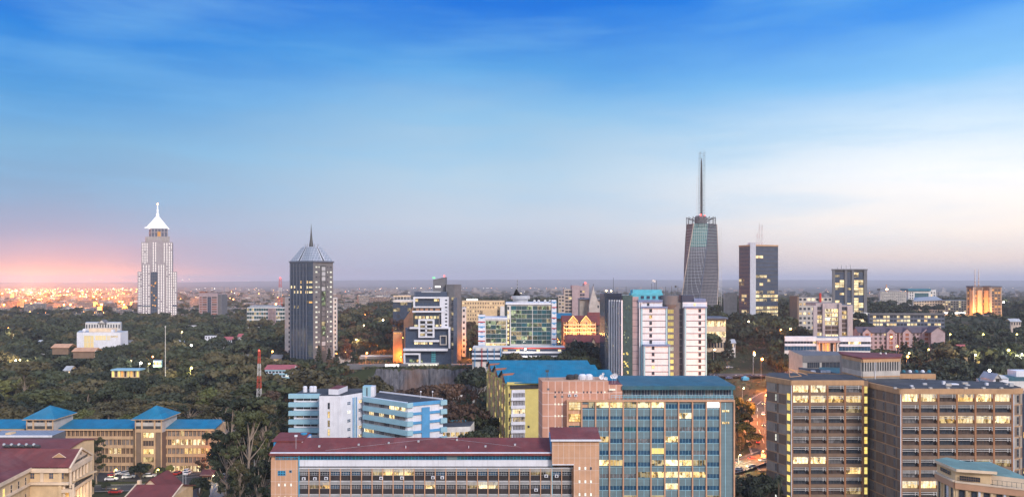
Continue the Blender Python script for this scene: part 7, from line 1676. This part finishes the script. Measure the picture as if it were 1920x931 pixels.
wall('car_white', (.75,.76,.8), rough=.3, spec=.5, streak=0, var=.02); wall('car_silver', (.38,.4,.43), rough=.3, spec=.5, streak=0, var=.02); wall('car_red', (.35,.03,.03), rough=.3, spec=.5, streak=0, var=.02); wall('car_dark', (.04,.045,.06), rough=.3, spec=.5, streak=0, var=.02); wall('car_blue', (.05,.12,.3), rough=.3, spec=.5, streak=0, var=.02)
protos = {}
cars = [(241,893,20,'white','left courtyard, nearest white car beside the school tree'), (222,886,70,'white','white car parked nose-in left of the school courtyard'), (213,888,80,'red','red car parked at the left end of the courtyard row'), (236,886,75,'silver','silver car in the courtyard row below the school'), (209,897,10,'white','white car half behind the yellow lamp in the courtyard'),
 (280,891,15,'white','white car right of the courtyard tree'), (333,886,85,'red','dark red car left of the two white cars by the gate road'), (351,879,88,'white','upper white car of the pair by the gate road'), (352,886,88,'white','lower white car of the pair by the gate road'),
 (404,871,30,'white','top white car in the diagonal row by the dark trees'), (407,875,30,'white','second white car in the diagonal row by the dark trees'), (410,879,30,'silver','silver car in the diagonal row by the dark trees'), (406,884,30,'white','fourth car, white, in the diagonal row by the dark trees'), (411,888,30,'silver','lowest silver car in the diagonal row by the dark trees'),
 (217,921,5,'red','red and white car parked by the kerb below the courtyard'),
 (1340,706,0,'silver','leftmost silver car on the lawn edge at right'), (1352,707,0,'dark','dark car second on the lawn edge at right'), (1367,709,0,'blue','blue car on the lawn edge at right'), (1380,707,80,'silver','silver car left of the blue tent'), (1389,708,80,'dark','dark car beside the blue tent'), (1410,706,60,'silver','silver car right of the blue tent'), (1419,707,60,'dark','dark car before the white one on the lawn'), (1428,706,15,'white','white car at the right end of the lawn row'),
 (1352,690,0,'dark','dark car on the far lane under the trees at right'), (1368,691,0,'silver','silver car on the far lane under the trees at right'),
 (1382,796,10,'white','white car on the slip road left of the lit road')]
for px, py, ang, col, lb in cars:
    Y_ = ysolve(px, py, .6)
    if px < 430: Y_ = min(max(FP*(H-.9)/(py-PY0), 262), 296)
    x = X(px, Y_)
    if col not in protos: root = protos[col] = make_car(lb, 'car_'+col)
    else: root = copy_tree(protos[col])
    root['label'] = lb; root.location = (x, Y_, max(g(x, Y_)+.38, .36 if px < 430 else -99)); root.rotation_euler = (0, 0, R(ang)); FOOT.append((x, Y_, 2.5))
MOV = {}
for i, (px, Y_) in enumerate(((1380,344),(1392,350),(1405,349),(1416,355),(1428,357))):
    x = X(px, Y_); col = ['white','dark','silver','red'][i % 4]; root = copy_tree(MOV[col]) if col in MOV else MOV.setdefault(col, make_car('', 'car_'+col, on=True)); root.name = 'moving_car'
    tag(root, 'car with lights on the crossing road between the office block and brown tower', 'car', 'cars on the crossing road'); root.location = (x, Y_+(3 if i % 2 else -3), g(x, Y_)+.5); root.rotation_euler = (0, 0, R(12 if i % 2 else 192))
for i, t_ in enumerate((.08,.16,.23,.3,.36,.43,.5,.56,.63,.7,.78)):
    pts = [P2(1458,340),P2(1436,372),P2(1420,405),P2(1420,440),P2(1450,462)]; s_ = t_*4; j = min(3, int(s_)); a, b = pts[j], pts[j+1]; u = s_-j; ang = math.atan2(b[1]-a[1], b[0]-a[0]); sd_ = -3 if i % 2 else 3
    x, y = a[0]+(b[0]-a[0])*u+math.sin(ang)*sd_, a[1]+(b[1]-a[1])*u-math.cos(ang)*sd_
    col = ['white','silver','dark','red'][i % 4]; root = copy_tree(MOV[col]) if col in MOV else MOV.setdefault(col, make_car('', 'car_'+col, on=True)); root.name = 'moving_car'
    tag(root, 'car in traffic on the lamp-lit road left of the brown towers', 'car', 'cars on the lamp-lit road'); root.location = (x, y, g(x, y)+.45); root.rotation_euler = (0, 0, ang if i % 2 else ang+math.pi)
B = Bld('tent', 'bright blue market tent between parked cars on the right lawn', [P2(1393,498),P2(1405,498),(X(1405,498),502),(X(1393,498),502)], cat='tent'); q = B.p('canvas'); x0, x1, z_ = X(1393,498), X(1405,498), B.z0+.8
q.bx(x0, x1, 498, 502, z_+.6, z_+2.2, 'blue_frame'); [q.poly([(a,b,z_+2.2),(c,d,z_+2.2),((x0+x1)/2,500,z_+3.3)],'blue_frame') for a,b,c,d in ((x0,498,x1,498),(x1,498,x1,502),(x1,502,x0,502),(x0,502,x0,498))]
q = B.new('leg'); q.bar((x0+.1,498.1,z_-.4),(x0+.1,498.1,z_+.6),.06,'metal'); q = B.new('leg'); q.bar((x1-.1,498.1,z_-.4),(x1-.1,498.1,z_+.6),.06,'metal'); B.done()
# kerb fence by the guard house
B = Bld('fence', 'white post fence along the lane by the guard house', [P2(398,268),P2(402,268),(X(402,280),280),(X(398,280),280)], cat='fence', foot=False)
for i in range(9):
    Y_ = 246+4.5*i; x = X(383+3.3*i, Y_); q = B.new('post'); q.bar((x,Y_,0),(x,Y_,1.8),.14,'off_white')
    if i < 8: q = B.new('rail'); x2 = X(383+3.3*(i+1), Y_+4.5); q.bar((x,Y_,1.5),(x2,Y_+4.5,1.5),.07,'off_white'); q.bar((x,Y_,.8),(x2,Y_+4.5,.8),.05,'off_white')
B.done()
for px, lb in ((343,'left of two tall grey poles by the courtyard'), (348.5,'right of two tall grey poles by the courtyard')):
    Y_ = 262; B = Bld('pole', lb, [(X(px,Y_)-.2,Y_-.2),(X(px,Y_)+.2,Y_-.2),(X(px,Y_)+.2,Y_+.2),(X(px,Y_)-.2,Y_+.2)], cat='pole', z0=0, foot=False); q = B.p('shaft'); q.bar((X(px,Y_),Y_,0),(X(px,Y_),Y_,Z(888,Y_)),.12,'metal',6,.07); q = B.new('finial'); q.ball((X(px,Y_),Y_,Z(888,Y_)),.16,'off_white'); B.done()
# ================================================================ trees
def quads_at(cs, ns, size, rg):
    """numpy: one bent leaf clump (a quad) per centre, facing roughly along its normal"""
    n = len(cs); ns = ns + rg.normal(0, .55, (n, 3)); ns /= np.linalg.norm(ns, axis=1)[:, None]+1e-6
    t = rg.normal(0, 1, (n, 3)); u = np.cross(ns, t); u /= np.linalg.norm(u, axis=1)[:, None]+1e-6; v = np.cross(ns, u)
    s_ = size*rg.uniform(.55, 1.25, (n, 1)); a = u*s_; b = v*s_*rg.uniform(.5, .9, (n, 1))
    V = np.stack([cs-a-b*.6, cs+a*.8-b, cs+a+b*.7, cs-a*.7+b], 1).reshape(-1, 3)
    return V
def crown_points(kind, rg, nq):
    """clump centres on a branching scaffold, unit-ish tree in metres"""
    cl = []
    if kind == 'round':
        for _ in range(26):
            d = rg.normal(0, 1, 3); d /= np.linalg.norm(d); d[2] = abs(d[2])*.9-.25; r_ = rg.uniform(.55, 1)
            cl.append((d*np.array([6.3,6.3,4.6])*r_+np.array([0,0,8.3]), rg.uniform(1.3, 2.5), .7))
    elif kind == 'tall':
        for i in range(24):
            h = rg.uniform(.35, 1); w = 4.6*(1-abs(h-.62)*1.2)+.6; a = rg.uniform(0, 6.28)
            cl.append((np.array([math.cos(a)*w*rg.uniform(.2,1), math.sin(a)*w*rg.uniform(.2,1), 18*h]), rg.uniform(1.0, 2.2), .8))
    elif kind == 'loose':
        for i in range(46):
            h = rg.uniform(.28, 1); w = 5.6*(1-abs(h-.6)*1.25)+.5; a = rg.uniform(0, 6.28); q = rg.uniform(.35, 1)
            cl.append((np.array([math.cos(a)*w*q, math.sin(a)*w*q, 20*h]), rg.uniform(.6, 1.5), .6))
    elif kind == 'umbrella':
        for i in range(26):
            a = rg.uniform(0, 6.28); r_ = 8*math.sqrt(rg.uniform(0, 1)); cl.append((np.array([math.cos(a)*r_, math.sin(a)*r_, 8.6-.035*r_*r_+rg.uniform(-.3,.5)]), rg.uniform(1.3, 2.2), .38))
    elif kind == 'conifer':
        for i in range(34):
            h = (i+.5)/34; a = i*2.4; w = 3.2*(1-h)+.25; cl.append((np.array([math.cos(a)*w*.75, math.sin(a)*w*.75, 2+13*h]), .5+.9*(1-h), .45))
    elif kind == 'bush':
        for _ in range(10):
            a = rg.uniform(0, 6.28); r_ = rg.uniform(0, 1.6); cl.append((np.array([math.cos(a)*r_, math.sin(a)*r_, rg.uniform(.6, 1.9)]), rg.uniform(.6, 1.1), .8))
    V = []; tot = sum(c[1]**2 for c in cl)
    for c, r_, fl in cl:
        k_ = max(4, int(nq*r_*r_/tot)); d = rg.normal(0, 1, (k_, 3)); d /= np.linalg.norm(d, axis=1)[:, None]
        rr = r_*rg.uniform(.45, 1.08, (k_, 1))**.6; p_ = c+d*rr*np.array([1, 1, fl]); V.append((p_, d))
    return np.concatenate([a for a, b in V]), np.concatenate([b for a, b in V]), cl
def mesh_from(V, name, mat):
    n = len(V)//4; me = bpy.data.meshes.new(name); me.vertices.add(len(V)); me.vertices.foreach_set('co', V.astype(np.float32).ravel())
    me.loops.add(n*4); me.loops.foreach_set('vertex_index', np.arange(n*4, dtype=np.int32)); me.polygons.add(n)
    me.polygons.foreach_set('loop_start', np.arange(0, n*4, 4, dtype=np.int32)); me.polygons.foreach_set('loop_total', np.full(n, 4, dtype=np.int32))
    me.update(); me.validate(); 
    for mm in (mat if isinstance(mat, list) else [mat]): me.materials.append(MATS[mm])
    return me
def trunk_mesh(kind, cl, rg, mat):
    b = MB('trunk'); top = {'round':6.5,'tall':16,'loose':18,'umbrella':6.0,'conifer':14.5,'bush':.8}[kind]; r0 = {'round':.42,'tall':.4,'loose':.42,'umbrella':.4,'conifer':.28,'bush':.1}[kind]
    pts = [Vector((0,0,-1))]; k_ = 5
    for i in range(1, k_+1): pts.append(Vector((rg.uniform(-.35,.35)*(kind != 'conifer'), rg.uniform(-.35,.35)*(kind != 'conifer'), top*i/k_)))
    for i in range(k_): b.bar(pts[i], pts[i+1], r0*(1-.75*i/k_), mat, 7, r0*(1-.75*(i+1)/k_))
    if kind != 'conifer':
        for c, r_, fl in cl[::2 if kind != 'umbrella' else 1]:
            a = pts[2 if kind in ('round','umbrella','bush') else min(4, max(1, int(c[2]/18*5)-1))]; e = Vector(c); m_ = a.lerp(e, .5)+Vector((0,0,-.4 if kind != 'umbrella' else .3))
            b.bar(a, m_, r0*.42, mat, 5, r0*.25); b.bar(m_, e, r0*.25, mat, 4, r0*.08)
    me = bpy.data.meshes.new('trunk'); me.from_pydata(b.v, [], b.f); me.materials.append(MATS[mat]); return me
TP = {}; LOW = {}
rg = np.random.default_rng(3)
HT = {'round':13.5,'tall':20,'loose':20,'umbrella':9.5,'conifer':15.5,'bush':2.8}
for kind, lm_, bk_, nq, sz in (('round','leaf','bark',2600,.55),('round','leaf_olive','bark',2400,.55),('round','leaf_dark','bark',2600,.55),('round','leaf_bright','bark',2200,.52),('tall','leaf','bark_pale',2200,.5),('tall','leaf_dark','bark_pale',2300,.5),('tall','leaf_brown','bark_pale',1500,.4),
                               ('loose','leaf_dark','bark_pale',6000,.24),('loose','leaf','bark_pale',5600,.24),('loose','leaf_olive','bark_pale',5000,.24),('umbrella','leaf_brown','bark_pale',1700,.36),('umbrella','leaf_olive','bark_pale',1900,.36),('conifer','leaf_dark','bark',1800,.34),('bush','leaf','bark',420,.3),('bush','leaf_bright','bark',420,.3)):
    for v_ in range(2):
        P_, D_, cl = crown_points(kind, rg, nq)
        me = mesh_from(quads_at(P_, D_, sz, rg), 'crown', lm_); TP.setdefault((kind, lm_), []).append((me, trunk_mesh(kind, cl, rg, bk_)))
        if v_ == 0 and kind in ('round','umbrella','tall'):
            sel = rg.choice(len(P_), 130, replace=False); LOW[(kind, lm_)] = quads_at(P_[sel], D_[sel], 1.25, rg)
NAMES = {'round':'broadleaf_tree','tall':'eucalyptus_tree','loose':'eucalyptus_tree','umbrella':'umbrella_tree','conifer':'conifer_tree','bush':'bush'}
def blocked(x, y, r_):
    for a, b, c in FOOT:
        if (x-a)**2+(y-b)**2 < (c+r_)**2: return True
    for a, b, c in ROADS:
        if (x-a)**2+(y-b)**2 < (c+r_*.55)**2: return True
    return False
rt = random.Random(21)
def tree(x, y, h, key, label, group=None, wide=1.0, z=None, cat='tree'):
    me, tk = rt.choice(TP[key]); s_ = h/HT[key[0]]; z = g(x, y)-.1 if z is None else z
    root = thing(NAMES[key[0]], label, 'bush' if key[0] == 'bush' else cat, (x, y, z), group); root.scale = (s_*wide, s_*wide, s_); root.rotation_euler = (0, 0, rt.uniform(0, 6.28))
    for nm, m_ in (('trunk', tk), ('crown', me)): o = bpy.data.objects.new(nm, m_); COL.objects.link(o); o.parent = root
    return root
R_, O_, D_K, B_ = ('round','leaf'), ('round','leaf_olive'), ('round','leaf_dark'), ('round','leaf_bright')
T_, TD, TB = ('tall','leaf'), ('tall','leaf_dark'), ('tall','leaf_brown'); LD, LG, LO = ('loose','leaf_dark'), ('loose','leaf'), ('loose','leaf_olive'); UB, UO = ('umbrella','leaf_brown'), ('umbrella','leaf_olive'); CF = ('conifer','leaf_dark')
BU, BB = ('bush','leaf'), ('bush','leaf_bright')
# individually placed, from the photograph: (px, py of the top, Y, kind, width, label)
for px, py, Y_, key, wd, lb in (
    (181,822,281,LG,1.0,'tall airy green tree between the court house and the blue-roofed school'), (263,862,284,D_K,.9,'dark rounded tree in the middle of the school courtyard'), (300,872,288,R_,.9,'green tree right of the school courtyard lamp'), (318,868,290,B_,.7,'pale green tree below the stair tower of the school'),
    (378,858,290,('tall','leaf_brown'),1.3,'reddish bushy tree at the right end of the school'), (372,888,258,D_K,.8,'dark small tree left of the gate lane'), (160,893,262,R_,.8,'green shrubby tree by the road below the court house'), (133,921,215,R_,.7,'green tree top at the bottom edge in front of the court columns'), (198,905,270,D_K,.7,'dark bush-like tree by the courtyard kerb'),
    (438,748,262,LD,1.1,'tall dark tree nearest the end of the school, in the dark clump'), (466,770,240,LG,1.0,'large dark tree in the middle of the dark clump left of the salmon block'), (492,782,252,LD,1.0,'tall dark tree right in the dark clump, touching the salmon block'), (425,812,245,LG,.9,'dark tree lower left in the dark clump'), (484,862,215,LD,.8,'dark tree lowest in the dark clump at the bottom edge'), (450,868,225,LO,.9,'dark thin-crowned tree at the bottom of the dark clump'), (500,760,300,LO,1.1,'tall dark tree directly behind the left end of the long maroon roof'), (520,800,270,B_,.8,'small yellow-green tree behind the left end of the maroon roof'),
    (385,800,312,TB,1.5,'orange-brown lit tree right of the school roof end'), (413,742,330,LO,1.6,'tall brown tree behind the school annex'), (45,690,420,LO,1.0,'thin pale-trunked tree standing up in the far left woods'), (20,752,345,O_,1.2,'broad olive tree behind the far left school roof'), (150,775,325,B_,1.0,'mid-green tree behind the school roof between its towers'), (340,780,330,R_,1.2,'broad green tree behind the right school wing'),
    (853,752,345,UB,1.0,'orange-lit bare umbrella tree right of the white banded office'), (878,735,372,CF,1.0,'dark pointed conifer between the banded office and the yellow block'), (893,800,318,R_,.9,'green tree on the lane left of the yellow block'), (905,770,350,D_K,1.0,'dark tree against the left wall of the yellow block'), (870,790,325,D_K,.8,'dark tree above the annex of the banded office'), (891,676,482,D_K,1.0,'dark tree at the left end of the striped podium, upper one'), (905,694,468,R_,1.0,'dark tree at the left end of the striped podium, lower one'), (902,690,505,D_K,1.0,'dark spreading tree at the right end of the rock face'), (888,755,345,R_,.9,'green tree just below the pointed conifer'), (915,790,330,D_K,.7,'small dark tree at the corner of the yellow block'),
    (790,722,398,UB,1.1,'brown flat-topped tree in front of the rock face, left one'), (835,718,405,UB,1.1,'brown flat-topped tree in front of the rock face, right one'), (760,735,380,O_,.9,'olive tree below the grey rock face'), (697,700,420,O_,1.2,'olive round tree left of the rock face'), (655,702,400,O_,1.2,'big round olive tree behind the roof tanks of the banded office'), (578,682,430,O_,1.6,'large round pale olive tree above the left wing of the banded office'), (535,700,420,R_,1.3,'round green tree left of the large pale olive tree'), (620,690,440,R_,1.1,'round green tree right of the large pale olive tree'),
    (178,650,612,R_,.8,'tall tree hiding the lower left of the white hall'), (196,644,618,D_K,.8,'tall dark tree in front of the lit glass of the white hall'), (213,640,622,R_,.8,'tall tree before the right half of the white hall'), (230,638,626,D_K,.8,'tall dark tree before the right end of the white hall'), (158,664,606,O_,.8,'olive tree at the left corner of the white hall'), (244,645,620,TD,1.0,'tall thin tree right of the white hall'), (1466,652,488,D_K,.9,'dark tree at the left end of the long white office'), (1482,656,482,R_,.9,'green tree before the left windows of the long white office'), (1499,660,486,D_K,.9,'dark tree left of the red-lit entrance'), (1520,664,476,R_,.9,'green tree right before the red-lit entrance'), (1590,660,484,D_K,.9,'dark tree before the right wing of the long white office'), (1612,657,486,R_,.9,'green tree at the right end of the long white office'), (222,698,442,R_,.9,'green tree before the left half of the blue-roofed pavilion'), (248,700,438,D_K,.9,'dark tree before the right half of the blue-roofed pavilion'), (552,664,560,D_K,1.0,'dark tree at the left foot of the dark tower'), (570,668,556,R_,1.0,'green tree at the foot of the dark tower'), (585,666,558,D_K,.9,'dark tree below the corner of the dark tower'), (598,645,560,CF,1.0,'dark conifer at the foot of the dark tower, left one'), (617,650,556,CF,1.0,'dark conifer at the foot of the dark tower, middle one'), (632,655,552,CF,1.0,'dark conifer at the foot of the dark tower, right one'), (650,640,560,TB,1.2,'bare brown tree in front of the orange-lit wall'), (665,655,552,('tall','leaf'),1.0,'thin tree before the orange-lit wall'),
    (745,595,640,TB,1.6,'tall brown tree between the dark glass block and the bare shaft'), (760,610,620,TB,1.4,'brown tree left of the stepped office, over the lamp'), (884,600,640,TB,1.3,'tree lit bright orange below the hotel, upper one'), (890,630,600,TB,1.2,'tree lit bright orange below the hotel, lower one'),
    (967,655,488,O_,.9,'olive tree in front of the podium, left one'), (1000,655,486,R_,.9,'green tree in front of the podium, middle one'), (1030,657,484,D_K,.9,'dark tree in front of the podium, right one'), (955,655,487,R_,.8,'small green tree at the left of the podium front'), (1090,628,505,D_K,1.1,'dark tree before the arched brown terrace, left one'), (1115,640,500,D_K,1.0,'dark tree before the arched brown terrace, right one'), (1075,640,498,R_,1.0,'green tree before the arched brown terrace'), (1100,655,480,R_,1.0,'lower green tree before the arched brown terrace'), (1060,655,480,D_K,1.0,'dark tree above the right end of the blue roofs'),
    (1390,738,398,B_,1.0,'bright lamp-lit green tree right of the glass office block'), (1383,752,385,R_,.9,'green tree touching the edge of the glass office block'), (1398,785,378,B_,.9,'palm-like bright green tree below the lit road'), (1414,806,374,R_,1.0,'green tree over the crossing road, right one'), (1388,818,371,LG,1.0,'green tree over the crossing road, left one'), (1404,832,372,D_K,.8,'dark spreading tree beside the brown tower'), (1400,888,285,D_K,1.3,'dark dense tree at the bottom between the two office blocks'), (1428,880,278,D_K,.9,'dark dense tree at the bottom against the brown tower'), (1382,895,280,D_K,.9,'dark dense tree at the bottom against the glass office block'), (1330,663,470,R_,.9,'rounded tree against the right side of the blue-white tower')):
    x = X(px, Y_); h = Z(py, Y_)-g(x, Y_)+.1; h = max(4, min(h, 32)); tree(x, Y_, h, key, lb, None, wd*(1 if h < 16 else .85))
# the palm in front of the brown tower
x, y = X(1459,262), 262; zg = g(x, y); ztop = Z(886,262); root = thing('palm_tree', 'palm tree standing in front of the left brown tower', 'palm', (x, y, zg)); b = MB('trunk'); b.bar((0,0,-.5),(.2,0,ztop-zg-1.5),.28,'bark',8,.2); b.build(root)
b = MB('crown')
for i in range(26):
    a = i*2.4; el_ = rt.uniform(-.5, 1.1); L_ = 2.6; pv = Vector((.2,0,ztop-zg-1.5))
    for s_ in range(5):
        t_ = (s_+1)/5; nv = Vector((.2+math.cos(a)*L_*t_*math.cos(el_*.8), math.sin(a)*L_*t_*math.cos(el_*.8), ztop-zg-1.5+L_*(math.sin(el_)*t_-.75*t_*t_)))
        sd = Vector((-math.sin(a), math.cos(a), 0))*.42*(1-t_*.6); b.poly([pv-sd, pv+sd, nv+sd*.8, nv-sd*.8], 'leaf_dark'); pv = nv
b.build(root)
for i in range(30):
    px = 690+7.2*i+rt.uniform(-3, 3); Y_ = rt.uniform(533, 537); tree(X(px, Y_), Y_, rt.uniform(1.2, 3.2), rt.choice((BU, BB, BU)), 'scrubby bush on the rim of the rock face', 'bushes on the rim of the rock face', rt.uniform(1, 1.6), z=12.2)
# woods: scattered, each tree its own thing up to the limit
zones = [  # px0, px1, Y0, Y1, spacing, kinds, label, height range
 (-45, 415, 316, 470, 12.5, (R_,R_,O_,D_K,UO,LO,LG,TD,B_), 'tree in the near dark woods behind the blue-roofed school', (9,15)),
 (395, 545, 330, 470, 12, (R_,TB,LO,D_K,T_,O_,LG), 'tree in the reddish dark woods around the red and white mast', (10,17)),
 (-45, 545, 470, 640, 13.5, (R_,R_,D_K,T_,D_K,UO,O_), 'tree in the middle of the left woods beyond the school', (10,16)),
 (545, 720, 440, 560, 10.5, (R_,O_,D_K,T_,TB), 'tree on the slope in front of the dark tower and lit road', (7,11)),
 (625, 850, 345, 400, 9.5, (O_,R_,UB), 'low tree in the hollow below the rock face', (5,9)),
 (840, 925, 335, 470, 9.5, (D_K,R_,O_), 'dark tree on the slope left of the yellow block', (6,10)),
 (1322, 1500, 530, 760, 12, (D_K,R_,D_K,T_,CF), 'dark tree in the park below the two tall right-hand towers', (11,16)),
 (1620, 1940, 330, 560, 12, (D_K,R_,D_K,TD,O_,CF), 'dark tree in the park behind the wide brown tower', (10,16)),
 (1440, 1640, 375, 480, 11, (D_K,R_,D_K,O_), 'dark tree in front of the long white office', (8,12)),
 (-45, 545, 640, 1060, 15, (R_,D_K,T_,R_,O_), 'tree at the far edge of the left woods below the stepped tower', (11,17)),
 (545, 770, 615, 1000, 14, (R_,O_,TB,D_K,TB), 'tree in the woods right of the dark tower', (12,18)),
 (1322, 1500, 760, 1150, 16, (D_K,R_,T_), 'distant tree at the foot of the two tall right-hand towers', (10,15)),
 (1600, 1940, 560, 1150, 15, (D_K,R_,D_K,CF), 'distant tree around the orange-lit tower', (8,12)),
 (870, 910, 590, 690, 9, (TB,O_), 'orange-lit tree below the hotel', (9,12)),
 (1040, 1140, 470, 500, 9, (D_K,R_), 'dark tree below the brown arched terrace', (7,10)),
]
cands = []
for zi, (a, b, y0_, y1_, sp, kinds, lb, hr) in enumerate(zones):
    Y_ = y0_
    while Y_ < y1_:
        px = a+rt.uniform(0, sp)/Y_*FP
        while px < b:
            yy = Y_+rt.uniform(-.4, .4)*sp; x = X(px, yy)
            podium_view = 1735 < px < 1885 and 700 < yy < 985
            lawn = (1325 < px < 1445 and yy < 560) or (1395 < px < 1450 and yy < 640)
            sight = 690 < px < 905 and 400 < yy < 540
            if not lawn and not sight and not blocked(x, yy, sp*.30): cands.append((yy, x, rt.choice(kinds), lb, (rt.uniform(*hr) if not podium_view else rt.uniform(4, 6.5))*rt.choice([.65,.8,.95,1.1,1.3]), px))
            px += sp*rt.uniform(.8, 1.25)/Y_*FP
        Y_ += sp*.85
cands.sort(); NI = 300-83; stuffV = {}
def add_low(key, x, y, z, s_):
    V = LOW.get(key) if key in LOW else LOW[R_]; a = rt.uniform(0, 6.28); c, s2 = math.cos(a), math.sin(a); M = np.array([[c,-s2,0],[s2,c,0],[0,0,1]])
    stuffV.setdefault(key[1], []).append(V@M.T*s_+np.array([x, y, z]))
MED = {}
for i, (yy, x, key, lb, h, px) in enumerate(cands):
    if i < NI: tree(x, yy, h, key, lb, lb.replace('tree', 'trees', 1), rt.uniform(.95, 1.6))
    else:
        me, tk = rt.choice(TP[key]); 
        if me.name not in MED: V = np.empty(len(me.vertices)*3, np.float32); me.vertices.foreach_get('co', V); V = V.reshape(-1, 4, 3); c_ = V.mean(1, keepdims=True); V = ((V-c_)*2.0+c_)[::4].reshape(-1, 3); MED[me.name] = V
        V = MED[me.name]; a = rt.uniform(0, 6.28); c, s2 = math.cos(a), math.sin(a); M = np.array([[c,-s2,0],[s2,c,0],[0,0,1]])
        stuffV.setdefault(key[1], []).append(V@M.T*(h/HT[key[0]])+np.array([x, yy, g(x, yy)-.1]))
print('TREES', len(cands))
# the far country: trees among the distant blocks
for _ in range(2600):
    Y_ = 1050*(4.2**rt.random()); px = rt.uniform(-60, 1980); x = X(px, Y_)
    if blocked(x, Y_, 3) or (px < 270 and Y_ > 1600 and rt.random() < .5): continue
    add_low(rt.choice((R_, O_, D_K, R_)), x, Y_, g(x, Y_), rt.uniform(.7, 1.1)*(1+Y_/7000))
wm = ['leaf','leaf_olive','leaf_dark','leaf_brown','leaf_bright']; allV = []; idx = []
for k_, L_ in stuffV.items(): V = np.concatenate(L_); allV.append(V); idx.append(np.full(len(V)//4, wm.index(k_), dtype=np.int32))
me = mesh_from(np.concatenate(allV), 'woodland', wm); me.polygons.foreach_set('material_index', np.concatenate(idx))
o = bpy.data.objects.new('woodland', me); COL.objects.link(o); tag(o, kind='stuff')
# undergrowth: ground-hugging leaf clumps through the woods
n = 60000; rg2 = np.random.default_rng(9); pxs = rg2.uniform(-60, 1980, n); Ys = 255+rg2.random(n)**.8*560; C_ = []
for px, Y_ in zip(pxs, Ys):
    if (Y_ < 312 and px < 420 and not (px > 405)) or 1325 < px < 1445 and 500 < Y_ < 530: continue
    if 1370 < px < 1436 and Y_ < 620 and rt.random() < .6: continue
    x = X(px, Y_)
    if any((x-a)**2+(Y_-b)**2 < (c+1)**2 for a, b, c in ROADS): continue
    C_.append((x, Y_, g(x, Y_)+rt.uniform(.0, .9)))
C_ = np.array(C_); me = mesh_from(quads_at(C_, np.tile(np.array([0,-.3,1.]), (len(C_), 1)), .8, rg2), 'undergrowth', ['leaf','leaf_olive','leaf_brown'])
me.polygons.foreach_set('material_index', rg2.integers(0, 3, len(C_)).astype(np.int32)); o = bpy.data.objects.new('undergrowth', me); COL.objects.link(o); tag(o, kind='stuff')
